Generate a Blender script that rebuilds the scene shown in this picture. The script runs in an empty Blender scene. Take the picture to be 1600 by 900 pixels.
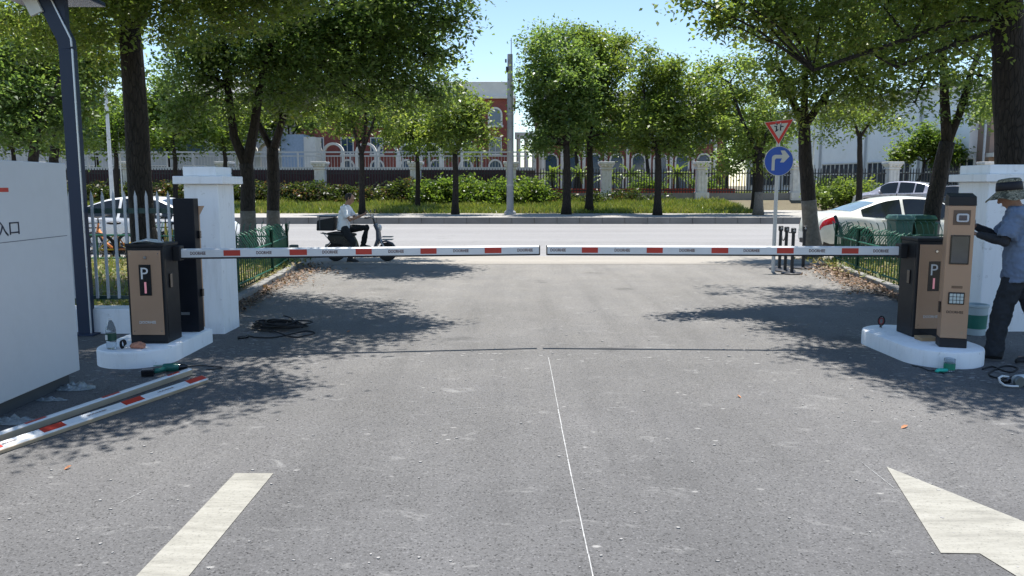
import bpy, math, random
import numpy as np
from mathutils import Vector, Matrix
random.seed(7)
rng = np.random.default_rng(7)
R = math.radians
scn = bpy.context.scene
COL = scn.collection

# ------------------------------------------------------------------ camera
cam_d = bpy.data.cameras.new('camera'); cam = bpy.data.objects.new('camera', cam_d); COL.objects.link(cam)
cam_d.sensor_width = 36.0; cam_d.lens = 28.125; cam_d.clip_end = 3000; cam_d.clip_start = 0.05
cam.location = (0, 0, 1.6); cam.rotation_euler = (R(90 - 7.294), 0, 0)
scn.camera = cam
# ------------------------------------------------------------------ world, sun, exposure
SUN_EL, SUN_AZ = 81.0, 12.0          # azimuth measured from +Y towards +X
w = bpy.data.worlds.new("World"); scn.world = w; w.use_nodes = True
nt = w.node_tree; bg = nt.nodes['Background']
sky = nt.nodes.new('ShaderNodeTexSky'); sky.sky_type = 'NISHITA'; sky.sun_disc = False
sky.sun_elevation = R(SUN_EL); sky.sun_rotation = R(SUN_AZ)
sky.air_density = 1.0; sky.dust_density = 0.0; sky.ozone_density = 2.2; sky.altitude = 30
nt.links.new(sky.outputs[0], bg.inputs[0]); bg.inputs[1].default_value = 0.090
sl = bpy.data.lights.new('sun', 'SUN'); sl.energy = 4.1; sl.angle = R(0.53); sl.color = (1.0, 0.965, 0.91)
so = bpy.data.objects.new('sun', sl); COL.objects.link(so)
sd = Vector((math.cos(R(SUN_EL))*math.sin(R(SUN_AZ)), math.cos(R(SUN_EL))*math.cos(R(SUN_AZ)), math.sin(R(SUN_EL))))
so.rotation_euler = sd.to_track_quat('Z', 'Y').to_euler(); so.location = (0, 0, 40)
scn.view_settings.view_transform = 'Standard'; scn.view_settings.look = 'None'
scn.view_settings.exposure = 1.2; scn.view_settings.gamma = 1.0
scn.view_settings.use_curve_mapping = False
try:
    scn.cycles.max_bounces = 8; scn.cycles.diffuse_bounces = 6; scn.cycles.transmission_bounces = 6
    scn.cycles.caustics_reflective = False; scn.cycles.caustics_refractive = False
except Exception: pass

# ------------------------------------------------------------------ survey of the place: a pixel and a depth (or height) give a point
F_, H_ = 1250.0, 1.6
TH = math.atan(160/F_); CT, ST = math.cos(TH), math.sin(TH)
def ray(x, y):
    a = (x-800)/F_; b = (450-y)/F_
    return a, CT+b*ST, -ST+b*CT
def G(x, y, z=0.0):
    r = ray(x, y); t = (z-H_)/r[2]; return Vector((r[0]*t, r[1]*t, z))
def D(x, y, Y):
    r = ray(x, y); t = Y/r[1]; return Vector((r[0]*t, Y, H_+r[2]*t))

# ------------------------------------------------------------------ materials
MATS = {}
def _new(name):
    m = bpy.data.materials.new(name); m.use_nodes = True
    return m, m.node_tree, m.node_tree.nodes['Principled BSDF']
def N(t, typ, **kw):
    n = t.nodes.new(typ)
    for k, v in kw.items():
        if k.startswith('i_'):
            n.inputs[k[2:].replace('_', ' ')].default_value = v
        else: setattr(n, k, v)
    return n
def ramp(t, fac, stops):
    r = t.nodes.new('ShaderNodeValToRGB')
    while len(r.color_ramp.elements) < len(stops): r.color_ramp.elements.new(0.5)
    for e, (p, c) in zip(r.color_ramp.elements, stops):
        e.position = p; e.color = (c if len(c) == 4 else (*c, 1)) if hasattr(c, '__len__') else (c, c, c, 1)
    t.links.new(fac, r.inputs[0]); return r
def mixc(t, fac, a, b, blend='MIX'):
    m = t.nodes.new('ShaderNodeMix'); m.data_type = 'RGBA'; m.blend_type = blend
    for i, s in ((0, fac), (6, a), (7, b)):
        if hasattr(s, 'is_linked') or hasattr(s, 'links'): t.links.new(s, m.inputs[i])
        else: m.inputs[i].default_value = s if i == 0 else ((*s, 1) if len(s) == 3 else s)
    return m.outputs[2]
def P(name, col, rough=0.5, metal=0.0, spec=0.5, var=0.12, scale=6.0, bump=0.0, bscale=60.0, coat=0.0, grime=0.0, emis=0.0):
    if name in MATS: return MATS[name]
    m, t, b = _new(name)
    tc = N(t, 'ShaderNodeTexCoord')
    n1 = N(t, 'ShaderNodeTexNoise', i_Scale=scale, i_Detail=6.0, i_Roughness=0.6); t.links.new(tc.outputs['Object'], n1.inputs['Vector'])
    d = [c*(1-var) for c in col]; l = [min(1, c*(1+var)) for c in col]
    rp = ramp(t, n1.outputs[0], [(0.3, d), (0.7, l)]); c = rp.outputs[0]
    if grime > 0:
        n3 = N(t, 'ShaderNodeTexNoise', i_Scale=scale*0.45+1.3, i_Detail=8.0, i_Roughness=0.72); t.links.new(tc.outputs['Object'], n3.inputs['Vector'])
        g = ramp(t, n3.outputs[0], [(0.48, 0.0), (0.72, grime)])
        c = mixc(t, g.outputs[0], c, (0.16, 0.135, 0.105))
    t.links.new(c, b.inputs['Base Color'])
    b.inputs['Metallic'].default_value = metal; b.inputs['Specular IOR Level'].default_value = spec
    rr = ramp(t, n1.outputs[0], [(0.25, max(0, rough-0.08)), (0.75, min(1, rough+0.08))]); t.links.new(rr.outputs[0], b.inputs['Roughness'])
    b.inputs['Coat Weight'].default_value = coat
    if coat: b.inputs['Coat Roughness'].default_value = 0.04
    if emis: b.inputs['Emission Color'].default_value = (*col, 1); b.inputs['Emission Strength'].default_value = emis
    if bump:
        n2 = N(t, 'ShaderNodeTexNoise', i_Scale=bscale, i_Detail=4.0); t.links.new(tc.outputs['Object'], n2.inputs['Vector'])
        bp = N(t, 'ShaderNodeBump', i_Strength=bump, i_Distance=0.01); t.links.new(n2.outputs[0], bp.inputs['Height']); t.links.new(bp.outputs[0], b.inputs['Normal'])
    MATS[name] = m; return m

def leafmat(name, cols, trans=0.56, rough=0.36):
    m, t, b = _new(name)
    at = N(t, 'ShaderNodeAttribute', attribute_name='tint')
    k = len(cols)
    rp = ramp(t, at.outputs['Fac'], [(i/(k-1), c) for i, c in enumerate(cols)])
    t.links.new(rp.outputs[0], b.inputs['Base Color']); b.inputs['Roughness'].default_value = rough
    b.inputs['Specular IOR Level'].default_value = 0.5
    tr = N(t, 'ShaderNodeBsdfTranslucent')
    c2 = mixc(t, 1.0, rp.outputs[0], (1.75, 1.7, 0.95), 'MULTIPLY'); t.links.new(c2, tr.inputs[0])
    mx = N(t, 'ShaderNodeMixShader'); mx.inputs[0].default_value = trans
    t.links.new(b.outputs[0], mx.inputs[1]); t.links.new(tr.outputs[0], mx.inputs[2])
    t.links.new(mx.outputs[0], t.nodes['Material Output'].inputs[0]); return m

LEAF = leafmat('camphor leaves', [(0.06,0.10,0.026), (0.11,0.165,0.04), (0.15,0.21,0.052), (0.20,0.245,0.065), (0.26,0.26,0.085)])
LEAF_DARK = leafmat('deep green leaves', [(0.055,0.10,0.034), (0.095,0.155,0.048), (0.14,0.205,0.06), (0.21,0.255,0.07)])
LEAF_FAR = leafmat('street tree leaves', [(0.065,0.105,0.026), (0.105,0.155,0.036), (0.145,0.195,0.044), (0.21,0.24,0.06)])
LEAF_PALE = leafmat('pale yellow green leaves', [(0.06,0.11,0.02), (0.10,0.155,0.03), (0.15,0.19,0.045)])
LEAF_RED = leafmat('hedge leaves', [(0.018,0.032,0.010), (0.034,0.055,0.015), (0.05,0.075,0.020), (0.08,0.055,0.03), (0.15,0.06,0.045)])
GRASS = leafmat('grass blades', [(0.08,0.13,0.02), (0.15,0.20,0.035), (0.22,0.25,0.055), (0.28,0.25,0.10)], 0.3)
DRY = leafmat('dry fallen leaves', [(0.05,0.035,0.025), (0.11,0.07,0.045), (0.19,0.12,0.08), (0.30,0.22,0.16), (0.15,0.075,0.045)], 0.15, 0.7)
BEDLEAF = leafmat('yellow ground leaves', [(0.05,0.08,0.02), (0.10,0.13,0.03), (0.22,0.19,0.06), (0.30,0.25,0.11), (0.13,0.085,0.05)], 0.2, 0.7)

def bark_mat():
    m, t, b = _new('bark')
    tc = N(t, 'ShaderNodeTexCoord'); mp = N(t, 'ShaderNodeMapping'); mp.inputs['Scale'].default_value = (14, 14, 3.0)
    t.links.new(tc.outputs['Object'], mp.inputs[0])
    v = N(t, 'ShaderNodeTexVoronoi', i_Scale=1.6, feature='DISTANCE_TO_EDGE'); t.links.new(mp.outputs[0], v.inputs[0])
    n = N(t, 'ShaderNodeTexNoise', i_Scale=1.5, i_Detail=8.0, i_Roughness=0.7); t.links.new(mp.outputs[0], n.inputs['Vector'])
    r = ramp(t, n.outputs[0], [(0.3, (0.014,0.011,0.009)), (0.55, (0.030,0.024,0.020)), (0.75, (0.058,0.047,0.038))])
    e = ramp(t, v.outputs[0], [(0.0, 0.35), (0.12, 1.0)])
    c = mixc(t, 1.0, r.outputs[0], e.outputs[0], 'MULTIPLY'); t.links.new(c, b.inputs['Base Color']); b.inputs['Roughness'].default_value = 0.95
    bp = N(t, 'ShaderNodeBump', i_Strength=0.9, i_Distance=0.02); t.links.new(e.outputs[0], bp.inputs['Height']); t.links.new(bp.outputs[0], b.inputs['Normal'])
    return m
BARK = bark_mat()
LIME = P('limewashed bark', (0.15,0.135,0.115), 0.95, var=0.35, scale=14, bump=0.6, bscale=30, grime=0.5)

def asphalt_mat():
    m, t, b = _new('asphalt')
    tc = N(t, 'ShaderNodeTexCoord'); ob = tc.outputs['Object']
    n0 = N(t, 'ShaderNodeTexNoise', i_Scale=0.55, i_Detail=5.0, i_Roughness=0.6); t.links.new(ob, n0.inputs['Vector'])
    base = ramp(t, n0.outputs[0], [(0.30, (0.086,0.085,0.0855)), (0.55, (0.107,0.1055,0.106)), (0.75, (0.130,0.1275,0.126))]).outputs[0]
    # dust carried in from the road end of the drive
    sp = N(t, 'ShaderNodeSeparateXYZ'); t.links.new(ob, sp.inputs[0])
    mr = N(t, 'ShaderNodeMapRange'); mr.inputs['From Min'].default_value = 3.0; mr.inputs['From Max'].default_value = 16.0
    mr.inputs['To Min'].default_value = 0.0; mr.inputs['To Max'].default_value = 0.55; t.links.new(sp.outputs['Y'], mr.inputs['Value'])
    n5 = N(t, 'ShaderNodeTexNoise', i_Scale=1.4, i_Detail=6.0, i_Roughness=0.65); t.links.new(ob, n5.inputs['Vector'])
    mm = N(t, 'ShaderNodeMath', operation='MULTIPLY'); t.links.new(mr.outputs[0], mm.inputs[0])
    r5 = ramp(t, n5.outputs[0], [(0.25, 0.7), (0.7, 1.25)]); t.links.new(r5.outputs[0], mm.inputs[1])
    base = mixc(t, mm.outputs[0], base, (0.235,0.218,0.190))
    # aggregate
    v = N(t, 'ShaderNodeTexVoronoi', i_Scale=120.0); t.links.new(ob, v.inputs['Vector'])
    sepc = N(t, 'ShaderNodeSeparateColor'); t.links.new(v.outputs['Color'], sepc.inputs[0])
    ag = ramp(t, sepc.outputs[0], [(0.0, 0.34), (0.07, 0.66), (0.16, 0.98), (0.82, 1.03), (0.94, 1.28), (1.0, 1.5)]).outputs[0]
    base = mixc(t, 1.0, base, ag, 'MULTIPLY')
    n6 = N(t, 'ShaderNodeTexNoise', i_Scale=60.0, i_Detail=4.0, i_Roughness=0.8); t.links.new(ob, n6.inputs['Vector'])
    sp6 = ramp(t, n6.outputs[0], [(0.33, 0.66), (0.45, 0.97), (0.6, 1.04), (0.72, 1.15)]).outputs[0]
    base = mixc(t, 1.0, base, sp6, 'MULTIPLY')
    # pale scuffs of cement and chalk
    mp = N(t, 'ShaderNodeMapping'); mp.inputs['Scale'].default_value = (2.3, 4.0, 1); mp.inputs['Rotation'].default_value = (0, 0, 0.3)
    t.links.new(ob, mp.inputs[0])
    n7 = N(t, 'ShaderNodeTexNoise', i_Scale=1.25, i_Detail=9.0, i_Roughness=0.72, i_Distortion=0.6); t.links.new(mp.outputs[0], n7.inputs['Vector'])
    sc = ramp(t, n7.outputs[0], [(0.585, 0.0), (0.64, 0.22), (0.76, 0.7)]).outputs[0]
    base = mixc(t, sc, base, (0.30,0.295,0.285))
    v9 = N(t, 'ShaderNodeTexVoronoi', i_Scale=1.7); t.links.new(mp.outputs[0], v9.inputs['Vector'])
    n9 = N(t, 'ShaderNodeTexNoise', i_Scale=16.0, i_Detail=4.0); t.links.new(ob, n9.inputs['Vector'])
    ad = N(t, 'ShaderNodeMath', operation='MULTIPLY_ADD'); t.links.new(n9.outputs[0], ad.inputs[0]); ad.inputs[1].default_value = 0.30; t.links.new(v9.outputs['Distance'], ad.inputs[2])
    sp9 = ramp(t, ad.outputs[0], [(0.16, 0.55), (0.23, 0.0)]).outputs[0]
    base = mixc(t, sp9, base, (0.42,0.41,0.39))
    # faint tyre tracks along the drive and dark drips
    mt = N(t, 'ShaderNodeMapping'); mt.inputs['Scale'].default_value = (1.6, 0.10, 1); t.links.new(ob, mt.inputs[0])
    nt_ = N(t, 'ShaderNodeTexNoise', i_Scale=1.5, i_Detail=4.0, i_Roughness=0.6); t.links.new(mt.outputs[0], nt_.inputs['Vector'])
    base = mixc(t, 1.0, base, ramp(t, nt_.outputs[0], [(0.30, 0.86), (0.48, 1.0), (0.70, 1.09)]).outputs[0], 'MULTIPLY')
    vd = N(t, 'ShaderNodeTexVoronoi', i_Scale=0.75); t.links.new(ob, vd.inputs['Vector'])
    nd = N(t, 'ShaderNodeTexNoise', i_Scale=5.0, i_Detail=5.0); t.links.new(ob, nd.inputs['Vector'])
    md = N(t, 'ShaderNodeMath', operation='MULTIPLY_ADD'); t.links.new(nd.outputs[0], md.inputs[0]); md.inputs[1].default_value = 0.5; t.links.new(vd.outputs['Distance'], md.inputs[2])
    base = mixc(t, 1.0, base, ramp(t, md.outputs[0], [(0.30, 0.72), (0.42, 1.0)]).outputs[0], 'MULTIPLY')
    t.links.new(base, b.inputs['Base Color'])
    b.inputs['Roughness'].default_value = 0.86; b.inputs['Specular IOR Level'].default_value = 0.35
    bp = N(t, 'ShaderNodeBump', i_Strength=0.7, i_Distance=0.006); t.links.new(v.outputs['Distance'], bp.inputs['Height'])
    bp2 = N(t, 'ShaderNodeBump', i_Strength=0.5, i_Distance=0.008); t.links.new(n6.outputs[0], bp2.inputs['Height']); t.links.new(bp.outputs[0], bp2.inputs['Normal'])
    t.links.new(bp2.outputs[0], b.inputs['Normal']); return m

def concrete_mat(name, a, bcol, c, s=0.5, streak=False):
    m, t, b = _new(name)
    tc = N(t, 'ShaderNodeTexCoord'); ob = tc.outputs['Object']
    src = ob
    if streak:
        mp = N(t, 'ShaderNodeMapping'); mp.inputs['Scale'].default_value = (0.12, 1.4, 1); t.links.new(ob, mp.inputs[0]); src = mp.outputs[0]
    n0 = N(t, 'ShaderNodeTexNoise', i_Scale=s, i_Detail=7.0, i_Roughness=0.65); t.links.new(src, n0.inputs['Vector'])
    base = ramp(t, n0.outputs[0], [(0.3, a), (0.5, bcol), (0.72, c)]).outputs[0]
    n6 = N(t, 'ShaderNodeTexNoise', i_Scale=30.0, i_Detail=6.0, i_Roughness=0.75); t.links.new(ob, n6.inputs['Vector'])
    sp6 = ramp(t, n6.outputs[0], [(0.3, 0.72), (0.5, 1.0), (0.72, 1.18)]).outputs[0]
    base = mixc(t, 1.0, base, sp6, 'MULTIPLY')
    n7 = N(t, 'ShaderNodeTexNoise', i_Scale=s*3.2, i_Detail=8.0, i_Roughness=0.75); t.links.new(ob, n7.inputs['Vector'])
    st = ramp(t, n7.outputs[0], [(0.56, 0.0), (0.72, 0.4)]).outputs[0]
    base = mixc(t, st, base, [x*0.55 for x in a])
    t.links.new(base, b.inputs['Base Color']); b.inputs['Roughness'].default_value = 0.9; b.inputs['Specular IOR Level'].default_value = 0.3
    bp = N(t, 'ShaderNodeBump', i_Strength=0.4, i_Distance=0.01); t.links.new(n6.outputs[0], bp.inputs['Height']); t.links.new(bp.outputs[0], b.inputs['Normal'])
    return m

# ------------------------------------------------------------------ object helpers
def setp(o, label=None, cat=None, group=None, kind=None):
    if label: o['label'] = label
    if cat: o['category'] = cat
    if group: o['group'] = group
    if kind: o['kind'] = kind
    return o
def thing(name, label, cat, loc=(0, 0, 0), rz=0.0, group=None):
    o = bpy.data.objects.new(name, None); COL.objects.link(o); o.empty_display_size = 0.2
    o.location = loc; o.rotation_euler = (0, 0, rz); return setp(o, label, cat, group)
def wloc(o):
    v = Vector((0, 0, 0))
    while o is not None: v += Vector(o.location); o = o.parent
    return v

class MB:
    def __init__(s): s.v = []; s.f = []; s.m = []
    def add(s, vs, fs, mi=0):
        k = len(s.v); s.v += [tuple(p) for p in vs]; s.f += [tuple(i+k for i in f) for f in fs]; s.m += [mi]*len(fs); return s
    def box(s, x0, x1, y0, y1, z0, z1, mi=0, M=None):
        vs = [(x, y, z) for z in (z0, z1) for y in (y0, y1) for x in (x0, x1)]
        if M is not None: vs = [M @ Vector(p) for p in vs]
        return s.add(vs, [(0,2,3,1), (4,5,7,6), (0,1,5,4), (2,6,7,3), (0,4,6,2), (1,3,7,5)], mi)
    def tube(s, pts, rad, n=8, mi=0, cap=True, flat=None):
        pts = [Vector(p) for p in pts]; k = len(pts)
        if not hasattr(rad, '__len__'): rad = [rad]*k
        vs = []; up = Vector((0, 0, 1)); prev = None
        for i, p in enumerate(pts):
            d = (pts[min(i+1, k-1)]-pts[max(i-1, 0)]); d = d.normalized() if d.length > 1e-9 else Vector((0,0,1))
            if prev is None:
                a = d.cross(up) if abs(d.dot(up)) < 0.95 else d.cross(Vector((0, 1, 0)))
            else: a = prev-d*prev.dot(d)
            a.normalize(); b = d.cross(a); prev = a
            for j in range(n):
                t = 2*math.pi*j/n
                vs.append(p+(a*math.cos(t)+b*math.sin(t)*(flat or 1))*rad[i])
        fs = [(i*n+j, i*n+(j+1) % n, (i+1)*n+(j+1) % n, (i+1)*n+j) for i in range(k-1) for j in range(n)]
        if cap: fs += [tuple(range(n-1, -1, -1)), tuple((k-1)*n+j for j in range(n))]
        return s.add(vs, fs, mi)
    def cyl(s, p0, p1, r0, r1=None, n=12, mi=0): return s.tube([p0, p1], [r0, r0 if r1 is None else r1], n, mi)
    def lathe(s, c, prof, n=20, mi=0, axis='z'):
        vs = []
        for r, h in prof:
            for j in range(n):
                t = 2*math.pi*j/n
                q = {'z': (r*math.cos(t), r*math.sin(t), h), 'y': (r*math.cos(t), h, r*math.sin(t)), 'x': (h, r*math.cos(t), r*math.sin(t))}[axis]
                vs.append((c[0]+q[0], c[1]+q[1], c[2]+q[2]))
        k = len(prof)
        fs = [(i*n+j, i*n+(j+1) % n, (i+1)*n+(j+1) % n, (i+1)*n+j) for i in range(k-1) for j in range(n)]
        fs += [tuple(range(n-1, -1, -1)), tuple((k-1)*n+j for j in range(n))]
        return s.add(vs, fs, mi)
    def ball(s, c, r, n=12, mi=0):
        if not hasattr(r, '__len__'): r = (r, r, r)
        k = max(5, n//2+1); vs = []; fs = []
        for i in range(1, k):
            ph = math.pi*i/k
            for j in range(n):
                t = 2*math.pi*j/n
                vs.append((c[0]+r[0]*math.sin(ph)*math.cos(t), c[1]+r[1]*math.sin(ph)*math.sin(t), c[2]+r[2]*math.cos(ph)))
        a = len(vs); vs += [(c[0], c[1], c[2]+r[2]), (c[0], c[1], c[2]-r[2])]
        for i in range(k-2):
            for j in range(n): fs.append((i*n+j, (i+1)*n+j, (i+1)*n+(j+1) % n, i*n+(j+1) % n))
        for j in range(n):
            fs.append((a, j, (j+1) % n)); fs.append((a+1, (k-2)*n+(j+1) % n, (k-2)*n+j))
        return s.add(vs, fs, mi)
    def prism(s, poly, d0, d1, axis='z', mi=0):
        def q(a, b, c): return {'z': (a, b, c), 'y': (a, c, b), 'x': (c, a, b)}[axis]
        n = len(poly); vs = [q(a, b, d0) for a, b in poly]+[q(a, b, d1) for a, b in poly]
        fs = [tuple(range(n-1, -1, -1)), tuple(range(n, 2*n))]+[(i, (i+1) % n, n+(i+1) % n, n+i) for i in range(n)]
        return s.add(vs, fs, mi)
    def sheet(s, poly, z, mi=0): return s.add([(a, b, z) for a, b in poly], [tuple(range(len(poly)))], mi)
    def rings(s, rs, mi=0, cap=True):
        n = len(rs[0]); k = len(rs); vs = [p for r in rs for p in r]
        fs = [(i*n+j, i*n+(j+1) % n, (i+1)*n+(j+1) % n, (i+1)*n+j) for i in range(k-1) for j in range(n)]
        if cap: fs += [tuple(range(n-1, -1, -1)), tuple((k-1)*n+j for j in range(n))]
        return s.add(vs, fs, mi)
    def build(s, name, mat, parent=None, smooth=False, bevel=0.0, world=True, fixn=True):
        off = wloc(parent) if (parent is not None and world) else Vector((0, 0, 0))
        me = bpy.data.meshes.new(name)
        me.from_pydata([(p[0]-off.x, p[1]-off.y, p[2]-off.z) for p in s.v], [], s.f)
        for m in (mat if isinstance(mat, (list, tuple)) else [mat]): me.materials.append(m)
        if any(s.m): me.polygons.foreach_set('material_index', s.m)
        if fixn:
            import bmesh
            bm = bmesh.new(); bm.from_mesh(me); bmesh.ops.recalc_face_normals(bm, faces=bm.faces); bm.to_mesh(me); bm.free()
        if smooth:
            me.polygons.foreach_set('use_smooth', [True]*len(me.polygons))
            if smooth != 'all':
                try: me.set_sharp_from_angle(angle=R(38))
                except Exception: pass
        o = bpy.data.objects.new(name, me); COL.objects.link(o); o.parent = parent
        if bevel:
            b = o.modifiers.new('bevel', 'BEVEL'); b.width = bevel; b.segments = 2; b.limit_method = 'ANGLE'; b.angle_limit = R(40)
        return o

def struct(mb, name, mat, **kw): return setp(mb.build(name, mat, None, **kw), kind='structure')
def copy_tree(o, parent=None):
    c = o.copy(); COL.objects.link(c)
    if parent is not None: c.parent = parent
    for ch in list(o.children): copy_tree(ch, c)
    return c

def text(name, body, width, loc, rot, mat, parent, height=None, extr=0.0008, bold=0.0):
    cu = bpy.data.curves.new(name, 'FONT'); cu.body = body; cu.size = 1.0; cu.align_x = 'CENTER'; cu.align_y = 'CENTER'
    cu.resolution_u = 3
    tmp = bpy.data.objects.new('tmp', cu); COL.objects.link(tmp)
    cu.offset = bold
    dg = bpy.context.evaluated_depsgraph_get(); dg.update()
    me = bpy.data.meshes.new_from_object(tmp.evaluated_get(dg)); bpy.data.objects.remove(tmp)
    co = np.zeros(len(me.vertices)*3); me.vertices.foreach_get('co', co); co = co.reshape(-1, 3)
    mn, mx = co.min(0), co.max(0); ext = mx-mn; mid = (mn+mx)/2
    sx = width/ext[0]; sy = (height/ext[1]) if height else sx
    co = (co-mid)*np.array([sx, sy, 1]); me.vertices.foreach_set('co', co.ravel()); me.update()
    me.materials.clear(); me.materials.append(mat); me.name = name
    o = bpy.data.objects.new(name, me); COL.objects.link(o); o.parent = parent
    off = wloc(parent) if parent is not None else Vector((0, 0, 0))
    o.location = Vector(loc)-off; o.rotation_euler = rot
    if extr:
        sm = o.modifiers.new('thick', 'SOLIDIFY'); sm.thickness = extr; sm.offset = 1.0
    return o

def quads_mesh(name, V, tint, mat, parent=None, off=None):
    """V: (n,4,3) array of quads -> one mesh object with a per-face tint"""
    n = V.shape[0]; me = bpy.data.meshes.new(name)
    if off is None: off = wloc(parent) if parent is not None else Vector((0, 0, 0))
    V = V-np.array([off.x, off.y, off.z])
    me.vertices.add(n*4); me.vertices.foreach_set('co', V.reshape(-1).astype(np.float32))
    me.loops.add(n*4); me.loops.foreach_set('vertex_index', np.arange(n*4, dtype=np.int32))
    me.polygons.add(n); me.polygons.foreach_set('loop_start', np.arange(0, n*4, 4, dtype=np.int32))
    me.update(calc_edges=True); me.materials.append(mat)
    a = me.attributes.new('tint', 'FLOAT', 'FACE'); a.data.foreach_set('value', tint.astype(np.float32))
    o = bpy.data.objects.new(name, me); COL.objects.link(o); o.parent = parent; return o

def nrm(a): return a/np.maximum(np.linalg.norm(a, axis=1, keepdims=True), 1e-9)
def leaf_quads(C, size, droop=0.35, flat=0.75, aspect=0.54, sizevar=0.35):
    n = len(C)
    d = rng.normal(size=(n, 3)); d[:, 2] = d[:, 2]*0.5-droop; d = nrm(d)
    up = rng.normal(size=(n, 3))*(1-flat)*1.6; up[:, 2] += flat*1.2
    wv = nrm(np.cross(up, d)); nn = nrm(np.cross(d, wv))
    L = size*1.15*(1+sizevar*rng.uniform(-1, 1, n))[:, None]
    b = C; mid = C+d*L*0.45; tip = C+d*L
    fold = nn*L*0.10
    return np.stack([b, mid+wv*L*aspect*0.5+fold, tip, mid-wv*L*aspect*0.5+fold], 1)

def bump(d):
    f = rng.normal(size=(3, 3))*1.9; ph = rng.uniform(0, 6.28, 3)
    return 0.98+0.13*sum(np.sin(d @ f[i]+ph[i]) for i in range(3))
def crown_points(blobs, per_m3=None, sub_r=0.38, sub_n=42, dens=1.0):
    """blobs: (center, radius, density) -> leaf centres grouped in tufts, and tuft centres"""
    P_, T_, subs = [], [], []
    for c, r, dn in blobs:
        c = np.array(c); k = max(4, int(dn*dens*24.0*(r/(sub_r*1.9))**2.35))
        dirs = nrm(rng.normal(size=(k, 3))); rr = r*(rng.uniform(0, 1, k)**0.42)*bump(dirs)
        sc = c+dirs*rr[:, None]*np.array([1, 1, 0.80])
        subs.append(sc)
        m = int(sub_n*1.45); R_ = sub_r*rng.uniform(0.55, 1.25, k)
        g = rng.normal(size=(k, m, 3))*np.array([0.62, 0.62, 0.42])
        pts = sc[:, None, :]+g*R_[:, None, None]
        base = rng.normal(0.42, 0.16, k)[:, None]
        tt = base+rng.normal(0, 0.13, (k, m))
        P_.append(pts.reshape(-1, 3)); T_.append(tt.reshape(-1))
    return np.concatenate(P_), np.clip(np.concatenate(T_), 0, 1), np.concatenate(subs)

def limb(mb, p0, p1, r0, r1, n=6, seg=5, sag=0.12, wob=0.06):
    p0, p1 = Vector(p0), Vector(p1); L = (p1-p0).length; pts = []; rs = []
    o = Vector((random.uniform(-1, 1), random.uniform(-1, 1), random.uniform(0.2, 1)))*L*sag
    for i in range(seg+1):
        t = i/seg; w_ = math.sin(math.pi*t)
        pts.append(p0.lerp(p1, t)+o*w_+Vector((random.uniform(-1, 1), random.uniform(-1, 1), random.uniform(-1, 1)))*wob*L*0.3*w_)
        rs.append(r0+(r1-r0)*t)
    mb.tube(pts, rs, n); return pts

def tree(label, trunk, r0, r1, forks, blobs, leaf=0.10, mat=None, sub_r=0.38, sub_n=42, dens=1.0, twigs=60, lime=None, name='tree', group=None, flat=0.7, z0=None):
    """trunk: list of points (first = base); forks: lists of points leaving the trunk top; blobs: (centre, radius, density)"""
    base = Vector(trunk[0])
    root = thing(name, label, 'tree', base, group=group)
    mb = MB(); k = len(trunk)
    tp = []; tr = []
    for i in range(k-1):
        for j in range(4):
            t = (i+j/4)/(k-1); q = Vector(trunk[i]).lerp(Vector(trunk[i+1]), j/4)
            tp.append(q+Vector((random.uniform(-1, 1), random.uniform(-1, 1), 0))*r0*0.06); tr.append(r0+(r1-r0)*t)
    tp.append(Vector(trunk[-1])); tr.append(r1)
    tr[0] *= 1.45; tr[1] *= 1.12
    tp[0] = base-Vector((0, 0, 0.05))
    mb.tube(tp, tr, 12)
    ends = [(Vector(trunk[-1]), r1)]
    for f in forks:
        fr = f[0]; ps = [Vector(p) for p in f[1:]]
        n_ = len(ps); rs = [fr*(1-0.55*i/max(1, n_-1)) for i in range(n_)]
        mb.tube(ps, rs, 8); ends.append((ps[-1], rs[-1])); 
        if n_ > 2: ends.append((ps[n_//2], rs[n_//2]))
    blobs = [(c, r, dn*(1.35 if (c[1] < 10.7 and c[2] > 5.0) else 0.4 if (c[2] > 6.0 and c[1] < 30) else 1)) for c, r, dn in blobs]  # overhead foliage thickened to cast ground shadow, high tops thinned to pass light
    PT, TT, subs = crown_points(blobs, sub_r=sub_r, sub_n=sub_n, dens=dens)
    anchors = []
    for c, r, dn in blobs:
        c = Vector(c); e = min(ends, key=lambda q: (q[0]-c).length)
        pts = limb(mb, e[0], c, max(0.015, e[1]*0.75), max(0.01, e[1]*0.22), 6, 5)
        anchors += [(p, max(0.008, e[1]*0.3)) for p in pts[2:]]
    idx = rng.choice(len(subs), min(twigs, len(subs)), replace=False)
    for i in idx:
        c = Vector(subs[i]); e = min(anchors, key=lambda q: (q[0]-c).length)
        limb(mb, e[0], c, e[1]*0.55, 0.006, 5, 3, 0.10)
    mb.build('trunk', BARK, root, smooth='all', fixn=False)
    if lime:
        zz = [(p, r) for p, r in zip(tp, tr) if p.z-base.z <= lime]
        if len(zz) < 2: zz = list(zip(tp[:2], tr[:2]))
        p_next = tp[len(zz)] if len(zz) < len(tp) else tp[-1]
        lm = MB(); q = [z[0] for z in zz]; rr = [z[1]*1.02+0.004 for z in zz]
        if q[-1].z-base.z < lime and p_next.z > q[-1].z:
            t = (lime-(q[-1].z-base.z))/(p_next.z-q[-1].z); q.append(q[-1].lerp(p_next, min(1, t))); rr.append(rr[-1]*0.99)
        lm.tube(q, rr, 12); lm.build('limewash', LIME, root, smooth='all', fixn=False)
    q = leaf_quads(PT, leaf, flat=flat)
    quads_mesh('crown', q, TT, mat or LEAF, root)
    return root
def bl(px, py, Y, rpx, dn=1.0):
    c = D(px, py, Y); return (tuple(c), rpx*Y/F_, dn)
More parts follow.
